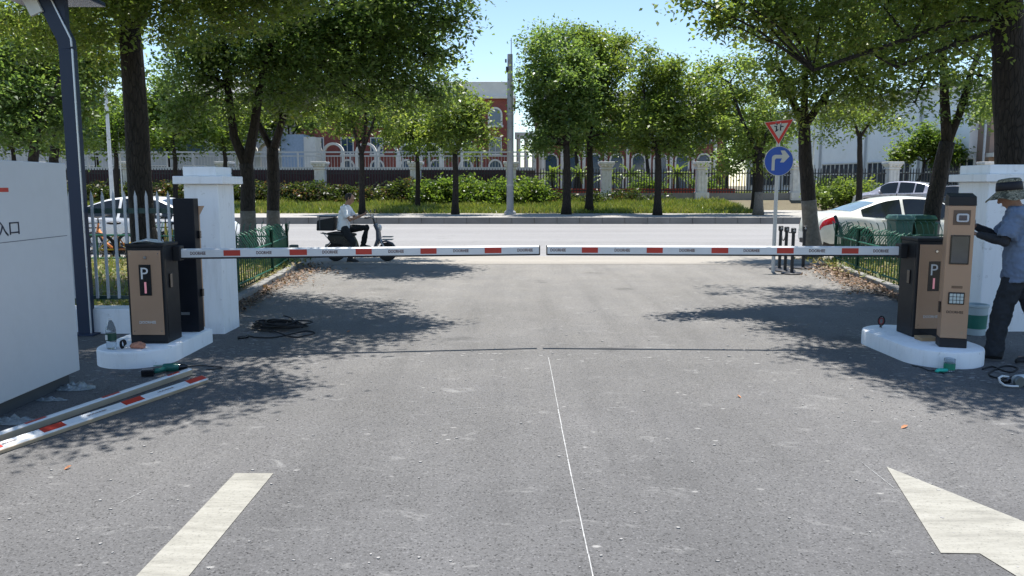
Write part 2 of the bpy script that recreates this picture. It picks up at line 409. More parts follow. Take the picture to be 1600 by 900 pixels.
# ================================================================== SETTING
ASPH = asphalt_mat()
EARTH = concrete_mat('earth', (0.10,0.085,0.055), (0.14,0.12,0.08), (0.10,0.12,0.05), 0.6)
ROADM = concrete_mat('old concrete road', (0.185,0.18,0.178), (0.215,0.21,0.207), (0.245,0.24,0.235), 0.35, streak=True)
APRON = concrete_mat('dusty concrete apron', (0.22,0.20,0.17), (0.27,0.248,0.215), (0.31,0.288,0.25), 0.5, streak=True)
KERB = concrete_mat('kerb stone', (0.16,0.155,0.15), (0.21,0.205,0.195), (0.27,0.26,0.245), 2.0)
PAVE = concrete_mat('pavement slabs', (0.23,0.215,0.195), (0.30,0.285,0.26), (0.36,0.34,0.31), 0.9)

def ground_mesh():
    xs = [-600, -200, -80, -40, -20, 0, 12.4, 12.5, 30, 40, 80, 200, 600]
    ys = [-60, -10, 15, 15.5, 35.55, 35.6, 40.6, 44, 46.2, 47.6, 60, 100, 200, 500, 1500]
    def zz(x, y):
        if y <= 15: return -0.03
        if y <= 35.56: return -0.16
        if y < 40.7: return 0.17
        if y >= 47.6: return 0.74
        if x >= 12.45: return 0.17 if y <= 46.3 else 0.74
        return 0.17+(y-40.6)/7.0*0.57
    vs = [(x, y, zz(x, y)) for y in ys for x in xs]; n = len(xs)
    return MB().add(vs, [(j*n+i, j*n+i+1, (j+1)*n+i+1, (j+1)*n+i) for j in range(len(ys)-1) for i in range(n-1)])
struct(ground_mesh(), 'ground', EARTH)
# drive kerb lines
KL = [(-3.62, 9.1), (-3.66, 10.5), (-3.85, 12.6), (-3.98, 14.3), (-4.2, 15.5), (-4.7, 16.2), (-5.6, 16.45)]
KR = [(5.30, 9.2), (5.45, 10.6), (5.72, 12.2), (6.0, 14.3), (6.35, 15.6), (6.9, 16.3), (7.8, 16.5)]
struct(MB().sheet([(-11, -6), (11, -6), (11, 8.95), (KR[0][0], 8.95)]+KR[1:]+[(7.8, 16.52), (-5.6, 16.5)]+KL[::-1][1:-1]+[(KL[0][0], 8.95), (-11, 8.95)], 0.0), 'driveway', ASPH)
struct(MB().add([(-60, 16.3, 0.004), (60, 16.3, 0.004), (60, 19.2, -0.085), (-60, 19.2, -0.085)], [(0, 1, 2, 3)]), 'apron', APRON)
struct(MB().sheet([(-150, 19.0), (150, 19.0), (150, 35.52), (-150, 35.52)], -0.085), 'road', ROADM)
# far kerb, pavement
k = MB(); x = -60.0
while x < 60:
    k.box(x, x+0.985, 35.5, 35.72, -0.12, 0.205); x += 1.0
struct(k, 'far_kerb', P('shade darkened road kerb', (0.17,0.165,0.16), 0.9, var=0.2, scale=1.5, grime=0.4), bevel=0.015)  # shade of the road-side face is put into this darker kerb colour
struct(MB().box(-150, 12.5, 35.72, 40.7, 0.0, 0.197).box(12.5, 60, 35.72, 46.3, 0.0, 0.197), 'far_pavement', PAVE)
# beds beside the drive, raised a little behind their kerbs
def bed(name, line, xo, sgn):
    pts = [(p[0]+sgn*0.13, p[1]) for p in line]
    poly = pts+[(xo, line[-1][1]), (xo, 8.95)]
    b = MB(); n = len(poly)
    b.add([(a, c, 0.09) for a, c in poly]+[(a, c, -0.02) for a, c in poly], [tuple(range(n))]+[(i, (i+1) % n, n+(i+1) % n, n+i) for i in range(n)])
    struct(b, name, EARTH)
bed('planting_bed_left', KL, -16, -1); bed('planting_bed_right', KR, 20, 1)
def kerb_line(name, line, sgn):
    mb = MB()
    for a, b in zip(line[:-1], line[1:]):
        a, b = Vector((*a, 0)), Vector((*b, 0)); L = (b-a).length; m = max(1, round(L/0.6)); d = (b-a)/m; q = d.normalized(); nv = Vector((-q.y, q.x, 0))
        if nv.x*sgn < 0: nv = -nv
        for i in range(m):
            p0 = a+d*i+q*0.006; p1 = a+d*(i+1)-q*0.006; z = 0.115+random.uniform(-0.006, 0.006); j = random.uniform(-0.006, 0.006)
            c = [p0+nv*j, p1+nv*j, p1+nv*(0.125+j), p0+nv*(0.125+j)]
            mb.add([(v.x, v.y, -0.02) for v in c]+[(v.x, v.y, z) for v in c], [(3,2,1,0), (4,5,6,7), (0,1,5,4), (1,2,6,5), (2,3,7,6), (3,0,4,7)])
    struct(mb, name, KERB, bevel=0.012)
kerb_line('kerb_left', KL, -1); kerb_line('kerb_right', KR, 1)
# road markings
def paint_mat():
    m, t, b = _new('road paint'); tc = N(t, 'ShaderNodeTexCoord'); ob = tc.outputs['Object']
    mp = N(t, 'ShaderNodeMapping'); mp.inputs['Scale'].default_value = (2.2, 11, 1); mp.inputs['Rotation'].default_value = (0, 0, 0.55); t.links.new(ob, mp.inputs[0])
    n = N(t, 'ShaderNodeTexNoise', i_Scale=1.2, i_Detail=8.0, i_Roughness=0.7); t.links.new(mp.outputs[0], n.inputs['Vector'])
    c = ramp(t, n.outputs[0], [(0.3, (0.175,0.168,0.145)), (0.45, (0.235,0.226,0.195)), (0.6, (0.285,0.275,0.24))]).outputs[0]
    v = N(t, 'ShaderNodeTexNoise', i_Scale=70.0, i_Detail=3.0, i_Roughness=0.7); t.links.new(ob, v.inputs['Vector'])
    c = mixc(t, 1.0, c, ramp(t, v.outputs[0], [(0.30, 0.62), (0.42, 0.97), (0.7, 1.04)]).outputs[0], 'MULTIPLY')
    v2 = N(t, 'ShaderNodeTexNoise', i_Scale=26.0, i_Detail=7.0, i_Roughness=0.8); t.links.new(ob, v2.inputs['Vector'])
    c = mixc(t, ramp(t, v2.outputs[0], [(0.62, 0.0), (0.69, 0.75)]).outputs[0], c, (0.12,0.12,0.12))
    t.links.new(c, b.inputs['Base Color']); b.inputs['Roughness'].default_value = 0.75
    bp = N(t, 'ShaderNodeBump', i_Strength=0.35, i_Distance=0.005); t.links.new(v.outputs[0], bp.inputs['Height']); t.links.new(bp.outputs[0], b.inputs['Normal']); return m
PAINT = paint_mat()
struct(MB().sheet([(-1.55, 1.6), (-1.33, 1.6), (-1.335, 4.31), (-1.55, 4.31)], 0.004), 'lane_marking', PAINT)
tip, a2, a3, a4 = G(1385, 730), G(1600, 831), G(1470, 865), G(1531, 866)
struct(MB().sheet([(tip.x, tip.y), (a3.x, a3.y), (a4.x, a4.y), (2.14, 2.75), (2.14, 2.0), (2.42, 2.0), (2.42, 3.32), (2.60, 3.30)], 0.004), 'arrow_marking', PAINT)
# snapped chalk line on the gate axis, scratch marks and fine lines
CHALK = P('chalk', (0.33,0.33,0.325), 0.95, var=0.35, scale=30)
mb = MB(); y = 1.6
while y < 7.35:
    L = random.uniform(0.15, 0.5); wd = 0.0029+random.uniform(-0.0008, 0.0006)
    xx = 0.335+0.006*math.sin(y*1.1); mb.sheet([(xx-wd, y), (xx+wd, y), (xx+wd, min(7.35, y+L)), (xx-wd, min(7.35, y+L))], 0.004); y += L+random.choice([0, 0, 0.005, 0.012])
struct(mb, 'chalk_line', CHALK)
mb = MB()
def scratch(px0, py0, px1, py1, wd=0.004):
    a, b = G(px0, py0), G(px1, py1); d = (b-a).normalized(); nv = Vector((-d.y, d.x, 0))*wd; k = 6
    for i in range(k):
        p, q = a.lerp(b, i/k), a.lerp(b, (i+random.uniform(0.7, 1.0))/k); f = math.sin(math.pi*(i+0.5)/k)
        mb.sheet([(p.x-nv.x*f, p.y-nv.y*f), (p.x+nv.x*f, p.y+nv.y*f), (q.x+nv.x*f, q.y+nv.y*f), (q.x-nv.x*f, q.y-nv.y*f)], 0.003)
for s_ in ((1340, 718, 1412, 775), (1425, 743, 1452, 760), (700, 640, 780, 636), (930, 640, 1000, 634), (240, 760, 180, 790)): scratch(*s_, wd=0.0018)
struct(mb, 'scratch_marks', CHALK)
# crumbs of cement and grit spilled along the gate, lying on the asphalt
mb = MB()
CR = P('cement crumbs', (0.27,0.262,0.25), 0.95, var=0.2)
for i in range(420):
    if i < 240: px, py = random.choice([random.gauss(300, 60), random.gauss(1450, 90), random.uniform(0, 1600)]), random.uniform(515, 660)
    else: px, py = random.uniform(0, 1600), random.uniform(430, 890)
    g = G(px, py); r = random.uniform(0.003, 0.009)*(1.0 if py > 560 else 1.6)
    if -3.9 < g.x < -3.0 and 6.8 < g.y < 8.2 or 3.5 < g.x < 4.4 and 6.8 < g.y < 8.4: continue
    a = random.uniform(0, 3.1); n = 5
    ps = [(g.x+r*random.uniform(0.6, 1.6)*math.cos(a+2*math.pi*j/n), g.y+r*random.uniform(0.6, 1.3)*math.sin(a+2*math.pi*j/n)) for j in range(n)]
    mb.prism(ps, 0.001, 0.002+r*0.5)
for (sx_, sy_, n_, wx_, wy_) in ((345, 545, 90, 40, 9), (250, 592, 60, 60, 6), (160, 560, 60, 20, 22), (1385, 545, 70, 30, 8), (1345, 522, 50, 14, 6), (1560, 572, 90, 50, 9), (1500, 590, 50, 50, 5), (385, 512, 70, 22, 8), (700, 558, 40, 120, 8), (1130, 555, 40, 120, 8)):
    for i in range(n_):
        g = G(random.gauss(sx_, wx_), random.gauss(sy_, wy_)); r = random.uniform(0.004, 0.014)
        if -3.82 < g.x < -3.04 and 6.84 < g.y < 8.15 or 3.53 < g.x < 4.34 and 6.84 < g.y < 8.34: continue
        a = random.uniform(-0.5, 0.5); n = 7
        mb.prism([(g.x+r*random.uniform(1.2, 3.0)*math.cos(a+2*math.pi*j/n), g.y+r*random.uniform(0.5, 1.2)*math.sin(a+2*math.pi*j/n)) for j in range(n)], 0.001, 0.0022)
setp(mb.build('cement_crumbs', CR), 'pale crumbs of cement and grit strewn over the grey asphalt', 'grit', kind='stuff')

# ------------------------------------------------------------------ sky is the world; far ground cover
def blades(n, xr, yr, zf, h, name, mat, label, cat, wdt=0.02):
    x = rng.uniform(*xr, n); y = rng.uniform(*yr, n)
    z = np.array([zf(a, b) for a, b in zip(x, y)])
    pn = np.sin(x*0.9+1)*np.sin(y*1.7)+np.sin(x*2.3)*0.5
    hh = h*rng.uniform(0.4, 1.25, n)*(1+0.35*pn)
    a = rng.uniform(0, np.pi, n); l = rng.normal(0, 0.35, (n, 2))*hh[:, None]
    dx, dy = np.cos(a)*wdt, np.sin(a)*wdt
    B0 = np.stack([x-dx, y-dy, z], 1); B1 = np.stack([x+dx, y+dy, z], 1)
    T1 = np.stack([x+dx*0.3+l[:, 0], y+dy*0.3+l[:, 1], z+hh], 1); T0 = np.stack([x-dx*0.3+l[:, 0], y-dy*0.3+l[:, 1], z+hh], 1)
    tt = np.clip(0.45+0.18*pn+rng.normal(0, 0.2, n), 0, 1)
    o = quads_mesh(name, np.stack([B0, B1, T1, T0], 1), tt, mat)
    return setp(o, label, cat, kind='stuff')
slope = lambda x, y: 0.17+max(0, (y-40.6))/7.0*0.57
blades(52000, (-34, 12.4), (40.9, 47.0), slope, 0.2, 'verge_grass', GRASS, 'sunlit yellow green grass on the bank beyond the road', 'grass', 0.03)
blades(26000, (-34, 45), (48.8, 62), lambda x, y: 0.74, 0.35, 'field_grass', GRASS, 'bright grass growing behind the black iron fence', 'grass', 0.05)

# ------------------------------------------------------------------ far boundary fence on its low wall
FY = 48.0; FZ = 0.74
STONE = P('pale cast stone', (0.72,0.70,0.67), 0.85, var=0.12, scale=3, grime=0.35)
BLACKIRON = P('black iron paint', (0.018,0.018,0.022), 0.5, var=0.2)
fence = thing('boundary_fence', 'long black spiked iron fence with pale stone pillars on a low wall across the road', 'fence', (0, FY, FZ))
fw = MB().box(-36, 48, FY-0.12, FY+0.12, 0.6, FZ+0.42)
fw.build('low_wall', P('grey rendered wall', (0.20,0.195,0.19), 0.9, grime=0.4, scale=2), fence)
pil = [(-11.38+5.66*i) for i in range(-4, 10)]
for px_ in pil:
    m = MB(); m.box(px_-0.40, px_+0.40, FY-0.40, FY+0.40, 0.6, 1.2)
    m.box(px_-0.30, px_+0.30, FY-0.30, FY+0.30, 1.2, 2.55)
    for dx in (-0.2, 0, 0.2): m.box(px_+dx-0.05, px_+dx+0.05, FY-0.325, FY-0.30, 1.25, 2.5)
    q = m.build('pillar', STONE, fence, bevel=0.02)
    c = MB(); c.box(px_-0.36, px_+0.36, FY-0.36, FY+0.36, 2.553, 2.64)
    def sq(h, z): return [(px_-h, FY-h, z), (px_+h, FY-h, z), (px_+h, FY+h, z), (px_-h, FY+h, z)]
    c.rings([sq(0.32, 2.64), sq(0.35, 2.72), sq(0.44, 2.85), sq(0.46, 2.88), sq(0.46, 3.0)])
    for dx in (-0.3, -0.1, 0.1, 0.3): c.ball((px_+dx, FY-0.37, 2.78), (0.09, 0.07, 0.09), 8)
    c.build('capital', STONE, q, bevel=0.012)
for a, b in zip(pil[:-1], pil[1:]):
    m = MB(); x0, x1 = a+0.36, b-0.36
    for z in (1.28, 2.3): m.box(x0, x1, FY-0.025, FY+0.025, z, z+0.06)
    n = int((x1-x0)/0.165)
    for i in range(n+1):
        xx = x0+(x1-x0)*(i+0.5)/(n+1); m.box(xx-0.025, xx+0.025, FY-0.022, FY+0.022, 1.16, 2.5)
        m.add([(xx-0.03, FY-0.03, 2.5), (xx+0.03, FY-0.03, 2.5), (xx+0.03, FY+0.03, 2.5), (xx-0.03, FY+0.03, 2.5), (xx, FY, 2.66)], [(0,1,4), (1,2,4), (2,3,4), (3,0,4)])
    m.build('panel', BLACKIRON, fence, fixn=False)
MAROON = P('dark maroon boards', (0.040,0.012,0.018), 0.7, var=0.3, scale=1.5)
hoard = thing('site_hoarding', 'dark maroon board screen close behind the left half of the iron fence', 'screen', (-18, 49.2, FZ))
xx = -36.0
for i in range(19):
    x1_ = xx+2.02
    if x1_ > 1.6: break
    MB().box(xx, x1_-0.02, 49.2, 49.25, 0.75, 2.55).build('board', MAROON, hoard); xx = x1_
redb = thing('red_border', 'low bright red border strip along the foot of the iron fence', 'border', (7, 48.45, FZ))
MB().box(1.6, 13.4, 48.4, 48.6, 0.74, 1.42).build('rail_strip', P('red painted strip', (0.42,0.05,0.03), 0.6, var=0.2, scale=1), redb)
# raised terrace with white railing, behind the boards
WHITE = P('white railing paint', (0.52,0.52,0.50), 0.5, var=0.06, grime=0.15)
TZ0 = 2.55
terr = thing('white_railing', 'long white balustrade on a raised walk above the maroon boards', 'railing', (-16, 55, FZ))
MB().box(-40, 1.55, 55.0, 57.5, 0.75, 2.75).build('base', P('dark terrace wall', (0.10,0.07,0.065), 0.9, var=0.2), terr)  # the wall's own dark brown
m = MB().box(-40, 1.55, 54.9, 55.0, 2.62, 2.84); m.build('edge_beam', WHITE, terr)
m = MB().box(-40, 1.55, 54.93, 54.99, 3.55, 3.63).box(-40, 1.55, 54.93, 54.99, 3.80, 3.90); m.build('hand_rail', WHITE, terr)
m = MB(); xx = -40
while xx < 1.5:
    m.box(xx, xx+0.022, 54.95, 54.97, 2.84, 3.55); xx += 0.21
m.build('balusters', WHITE, terr, fixn=False)
for i in range(24):
    xx = -39.5+i*1.78; MB().box(xx, xx+0.1, 54.91, 55.02, 2.84, 3.80).build('rail_post', WHITE, terr)

# ------------------------------------------------------------------ brick building
def brick_mat():
    m, t, b = _new('red brick'); tc = N(t, 'ShaderNodeTexCoord'); mp = N(t, 'ShaderNodeMapping'); mp.inputs['Rotation'].default_value = (R(90), 0, 0); t.links.new(tc.outputs['Object'], mp.inputs[0])
    br = N(t, 'ShaderNodeTexBrick', i_Scale=3.0); t.links.new(mp.outputs[0], br.inputs[0])
    br.inputs['Color1'].default_value = (0.20,0.045,0.035,1); br.inputs['Color2'].default_value = (0.27,0.065,0.048,1); br.inputs['Mortar'].default_value = (0.24,0.12,0.10,1)
    n = N(t, 'ShaderNodeTexNoise', i_Scale=0.4, i_Detail=6.0); t.links.new(tc.outputs['Object'], n.inputs['Vector'])
    c = mixc(t, 1.0, br.outputs[0], ramp(t, n.outputs[0], [(0.3, 0.8), (0.7, 1.15)]).outputs[0], 'MULTIPLY')
    t.links.new(c, b.inputs['Base Color']); b.inputs['Roughness'].default_value = 0.9; return m
BRICK = brick_mat()
GLASSB = P('blue window glass', (0.05,0.09,0.15), 0.12, spec=0.8, var=0.3, scale=0.3)
TRIM = P('white stucco trim', (0.66,0.64,0.60), 0.8, var=0.08, scale=1, grime=0.2)
bY = 85.0
bb = thing('brick_building', 'three storey red brick building with white arched windows behind the trees', 'building', (-10, bY, 0.74))
MB().box(-34, 0.15, bY, bY+14, 0.7, 10.55).build('brick_wall', BRICK, bb)
MB().box(2.9, 24, bY+6, bY+18, 0.7, 10.4).build('brick_wall', BRICK, bb)
for i in range(9): MB().box(3.0+i*2.45, 3.34+i*2.45, bY+5.7, bY+5.997, 0.7, 10.0).build('white_pier', TRIM, bb)
MB().box(-34.3, 0.4, bY-0.35, bY+14, 10.553, 10.85).box(-34.1, 0.2, bY-0.15, bY+14, 10.85, 12.3).box(2.6, 24.3, bY+5.6, bY+18, 10.42, 10.75).box(2.8, 24.1, bY+5.85, bY+18, 10.75, 12.0).build('parapet', TRIM, bb, bevel=0.04)
def arch_trim(cx, y, z0, z1, w, t=0.18, d=0.16):
    """jambs and round head of an opening, proud of the wall at y"""
    m = MB(); r = w/2
    m.box(cx-r-t, cx-r, y-d, y+0.02, z0, z1).box(cx+r, cx+r+t, y-d, y+0.02, z0, z1)
    k = 12; vs = []
    for i in range(k+1):
        a = math.pi*i/k
        for rr in (r, r+t):
            for yy in (y-d, y+0.02): vs.append((cx-rr*math.cos(a), yy, z1+rr*math.sin(a)))
    fs = []
    for i in range(k):
        o = i*4; fs += [(o, o+2, o+6, o+4), (o+1, o+5, o+7, o+3), (o, o+4, o+5, o+1), (o+2, o+3, o+7, o+6)]
    m.add(vs, fs); return m
def arch_pane(cx, y, z0, z1, w):
    r = w/2; poly = [(cx-r, z0), (cx+r, z0)]+[(cx+r*math.cos(math.pi*i/10), z1+r*math.sin(math.pi*i/10)) for i in range(11)]
    return MB().prism(poly, y-0.03, y+0.01, 'y')
cols = [-1.75-3.1*i for i in range(9)]
for cx in cols:
    for fl, (z0, z1, ar) in enumerate(((1.6, 3.6, 1), (4.9, 6.5, 0), (7.85, 8.95, 1))):
        if ar:
            f = arch_trim(cx, bY, z0, z1, 1.15); f.box(cx-0.85, cx+0.85, bY-0.25, bY+0.02, z0-0.22, z0-0.003); f = f.build('window', TRIM, bb)
            arch_pane(cx, bY, z0, z1, 1.15).build('pane', GLASSB, f)
        else:
            f = MB().box(cx-0.68, cx-0.58, bY-0.1, bY+0.02, z0, z1).box(cx+0.58, cx+0.68, bY-0.1, bY+0.02, z0, z1).box(cx-0.68, cx+0.68, bY-0.1, bY+0.02, z1, z1+0.1).box(cx-0.75, cx+0.75, bY-0.2, bY+0.02, z0-0.15, z0).box(cx-0.03, cx+0.03, bY-0.07, bY-0.035, z0, z1).build('window', TRIM, bb)
            MB().box(cx-0.58, cx+0.58, bY-0.03, bY+0.01, z0, z1).build('pane', GLASSB, f)
for cx in [4.4+2.45*i for i in range(8)]:
    for z0, z1, ar in ((1.3, 4.4, 1), (6.2, 8.2, 1)):
        f = arch_trim(cx, bY+6, z0, z1, 1.3).build('window', TRIM, bb); arch_pane(cx, bY+6, z0, z1, 1.3).build('pane', GLASSB, f)
m = MB(); m.box(-0.3, 0.18, bY-0.3, bY-0.003, 0.7, 10.5); m.build('corner_pier', TRIM, bb)
m = MB()
for i in range(4): m.cyl((0.7+i*0.85, bY+3, 0.7), (0.7+i*0.85, bY+3, 6.6), 0.26, 0.22, 12)
m.box(0.3, 3.6, bY+2.6, bY+3.4, 6.6, 7.3); m.build('portico', TRIM, bb)
arc = thing('white_arcade', 'row of white round arches in front of the red brick wall', 'arcade', (-17, 66, FZ))
for i in range(10):
    cx = -21.5+i*1.75+(0.9 if i > 4 else 0); arch_trim(cx, 66, 0.74, 4.2, 1.35, 0.2, 0.3).build('arch', TRIM, arc)
# white hall on the right
hall = thing('white_hall', 'long white metal hall with a band of windows behind the fence on the right', 'building', (25, 62, FZ))
A, B = Vector((22.6, 78, 0)), Vector((29.0, 51.5, 0)); d = (B-A).normalized(); L = (B-A).length; nv = Vector((d.y, -d.x, 0));
if nv.dot(-A) < 0: nv = -nv
MH = Matrix.Translation(A) @ Matrix((( d.x, -nv.x, 0, 0), (d.y, -nv.y, 0, 0), (0, 0, 1, 0), (0, 0, 0, 1)))
HW = P('white cladding', (0.78,0.80,0.82), 0.6, var=0.05, scale=0.4, grime=0.12)
MB().box(0, L, 0, 20, 0.7, 8.0, M=MH).build('wall', HW, hall)
m = MB().box(-0.3, L+0.3, -0.35, 20, 8.003, 8.22, M=MH)
for i in range(6): m.tube([MH @ Vector((0.6+i*5.6, -0.12, 0.75)), MH @ Vector((0.6+i*5.6, -0.12, 8.0))], 0.07, 8)
m.build('eaves_and_downpipes', P('grey gutter', (0.40,0.42,0.44), 0.5), hall)
DG = P('dark window glass', (0.03,0.045,0.06), 0.1, spec=0.9, var=0.4, scale=0.4)
for i in range(5):
    f = MB(); x0 = 0.9+i*5.6
    for j in range(9): f.box(x0+j*0.56, x0+j*0.56+0.08, -0.09, 0.0, 1.6, 3.3, M=MH)
    for z in (1.55, 2.45, 3.25): f.box(x0, x0+4.56, -0.11, -0.092, z, z+0.1, M=MH)
    f = f.build('window', WHITE, hall); MB().box(x0, x0+4.5, -0.04, -0.003, 1.6, 3.3, M=MH).build('pane', DG, f)
bh = thing('brown_house', 'brown rendered two storey house at the far right behind the trees', 'building', (31, 47, FZ))
BR = P('brown render', (0.27,0.19,0.15), 0.85, var=0.1, scale=1)
MB().box(29.6, 37, 50.3, 52.4, 0.7, 7.4).build('wall', BR, bh); MB().box(29.3, 37.3, 50.0, 52.6, 7.4, 7.7).box(29.4, 37, 49.5, 50.29, 3.35, 3.6).build('roof_slab', TRIM, bh)
for cx in (30.6, 32.6, 34.6):
    f = MB().box(cx-0.6, cx-0.5, 50.2, 50.29, 4.6, 6.4).box(cx+0.5, cx+0.6, 50.2, 50.29, 4.6, 6.4).box(cx-0.6, cx+0.6, 50.2, 50.29, 6.4, 6.5).box(cx-0.6, cx+0.6, 50.2, 50.29, 4.5, 4.6).box(cx-0.03, cx+0.03, 50.21, 50.28, 4.6, 6.4).build('window', WHITE, bh)
    MB().box(cx-0.5, cx+0.5, 50.25, 50.297, 4.6, 6.4).build('pane', DG, f)
# pale blocks glimpsed through the trees on the left
pb = thing('pale_building', 'pale grey block glimpsed between the tree trunks on the far left', 'building', (-34, 70, FZ))
PBW = P('pale grey render', (0.42,0.44,0.46), 0.8, var=0.1, scale=0.5)
MB().box(-60, -22.5, 72, 90, 0.7, 7.6).build('wall', PBW, pb)
for i in range(11):
    for z0 in (1.4, 4.6):
        cx = -57+i*3.2; f = MB().box(cx-1.05, cx+1.05, 71.9, 71.997, z0-0.1, z0+2.0).build('window', TRIM, pb); MB().box(cx-0.95, cx+0.95, 71.86, 71.897, z0, z0+1.9).build('pane', GLASSB, f)
MB().box(-60.3, -22.2, 71.6, 90, 7.603, 8.0).build('roof_slab', TRIM, pb)
blueb = thing('blue_panel_block', 'light blue and white wall panel between the two near left trunks', 'building', (-17, 64, FZ))
MB().box(-18.2, -16.4, 64, 66, 0.7, 5.6).build('blue_panel', P('light blue panel', (0.30,0.38,0.50), 0.6), blueb); MB().box(-16.397, -15.5, 63.9, 66, 0.7, 5.4).build('white_panel', TRIM, blueb)
# ================================================================== TREES AND SHRUBS
def tk(px, py, Y): return tuple(D(px, py, Y))
# near left camphor, forked above the barrier cabinet
tree('big dark camphor tree with thick straight trunk behind the left barrier cabinet', [(-5.78, 12.6, 0.09), tk(216, 250, 12.6), tk(208, 110, 12.6), tk(203, 45, 12.6)], 0.19, 0.155,
     [(0.11, tk(203, 45, 12.6), tk(178, 0, 12.3), (-6.9, 11.8, 5.2)), (0.12, tk(203, 45, 12.6), tk(228, 0, 12.4), (-5.0, 11.6, 5.6), (-4.2, 10.6, 6.6)), (0.10, tk(203, 45, 12.6), (-5.6, 11.5, 5.2), (-4.7, 8.6, 6.4))],
     [bl(140, -10, 11.5, 100), bl(265, 5, 11.5, 85), bl(345, -10, 11.2, 90, 1.1), bl(440, -25, 11, 90), bl(70, 10, 12.5, 110), bl(530, -40, 10.6, 80, 0.9),
      ((-5.2, 12.2, 6.6), 1.9, 1), ((-3.4, 11.8, 6.5), 1.6, 1), ((-2.1, 10.9, 6.2), 1.35, 0.95), ((-1.35, 9.9, 5.9), 0.85, 0.9), ((-3.9, 9.3, 6.0), 1.5, 1),
      ((-2.45, 9.0, 5.7), 1.1, 0.9), ((-3.6, 7.6, 5.8), 1.15, 1.1), ((-2.5, 7.0, 5.6), 0.9, 0.9), ((-3.3, 6.5, 5.4), 0.85, 1.05), ((-4.6, 6.4, 5.6), 1.3, 1.1), ((-2.9, 6.05, 5.2), 0.5, 1.0), ((-4.3, 5.95, 5.3), 0.8, 1.0), ((-6.6, 9.5, 6.2), 1.8, 0.9), ((-5.2, 8.0, 6.2), 1.3, 1)],
     leaf=0.066, mat=LEAF, sub_r=0.30, sub_n=74, twigs=170, lime=None, dens=0.66)
# V-forked tree beside the left green fence
tree('forked camphor tree with limewashed foot behind the left green fence', [(-5.95, 18.0, 0.09), tk(388, 300, 18), tk(384, 255, 18)], 0.17, 0.15,
     [(0.12, tk(384, 257, 18), tk(366, 215, 18), tk(355, 130, 18), tk(350, 60, 17.6)), (0.13, tk(386, 257, 18), tk(397, 200, 18), tk(407, 130, 17.8), tk(430, 40, 17.4))],
     [bl(300, 110, 17.8, 75), bl(290, 180, 17.4, 42, 0.8), bl(360, 60, 18, 90), bl(440, 80, 17.5, 80), bl(350, 160, 17.6, 38, 0.7), bl(500, 30, 17, 85), bl(575, 60, 16.6, 75), bl(640, 20, 16.3, 70),
      bl(520, 110, 17, 62), bl(600, 120, 16.7, 52, 0.9), bl(665, 85, 16.3, 42), bl(690, 35, 16.0, 34, 0.9), bl(450, 150, 17.4, 40, 0.8), bl(655, 135, 16.6, 34, 0.9), bl(575, 160, 16.9, 32, 0.8), bl(625, 165, 16.7, 28, 0.7), bl(685, 160, 16.5, 24, 0.8), bl(715, 35, 16.1, 24, 0.7), bl(705, 90, 16.2, 26, 0.8), bl(700, -10, 16, 40, 0.8), ((-3.6, 16.6, 6.6), 1.5, 1), ((-2.0, 15.6, 6.0), 1.2, 0.9), ((-6, 17.5, 6.8), 2.0, 1)],
     leaf=0.088, mat=LEAF_DARK, sub_r=0.36, sub_n=70, twigs=130, lime=0.95, dens=0.66)
tree('second camphor tree with short fork, right of the forked one behind the left green fence', [(-5.85, 19.6, 0.05), tk(427, 290, 19.6), tk(426, 232, 19.6)], 0.16, 0.14,
     [(0.09, tk(425, 235, 19.6), tk(405, 195, 19.6), tk(392, 150, 19.6)), (0.11, tk(427, 235, 19.6), tk(441, 190, 19.4), tk(452, 110, 19.2))],
     [bl(440, 160, 19.2, 46, 0.8), bl(410, 130, 19.6, 60), bl(490, 150, 19, 48, 0.9), bl(550, 100, 18.8, 60), bl(480, 80, 19, 80), bl(610, 60, 18.4, 70), bl(665, 110, 18, 40)],
     leaf=0.105, mat=LEAF, sub_r=0.36, sub_n=48, twigs=90, lime=0.95, dens=0.65)
# far left group
for i, (px, Y, lab, bls) in enumerate([
    (60, 24.5, 'slim dark tree at the left frame edge, behind the pale sign board', [(20, 60, 100), (70, 110, 85), (10, 150, 70), (90, 190, 45), (30, 210, 45)]),
    (92, 27, 'leaning dark tree just left of the blue grey lamp post', [(130, 100, 80), (90, 150, 60), (160, 50, 70), (60, 40, 100), (110, 210, 36)])]):
    b0 = D(px, 290, Y); b0.z = 0.0
    tree(lab, [tuple(b0), tk(px-8, 250, Y), tk(px-2, 190, Y)], 0.17, 0.12, [(0.09, tk(px-2, 192, Y), tk(px+22, 150, Y), tk(px+40, 100, Y)), (0.09, tk(px-2, 192, Y), tk(px-25, 140, Y))],
         [bl(a, b, Y+random.uniform(-1, 1), r) for a, b, r in bls], leaf=0.14, mat=[LEAF_DARK, LEAF][i], sub_r=0.5, sub_n=40, twigs=40, dens=0.95)
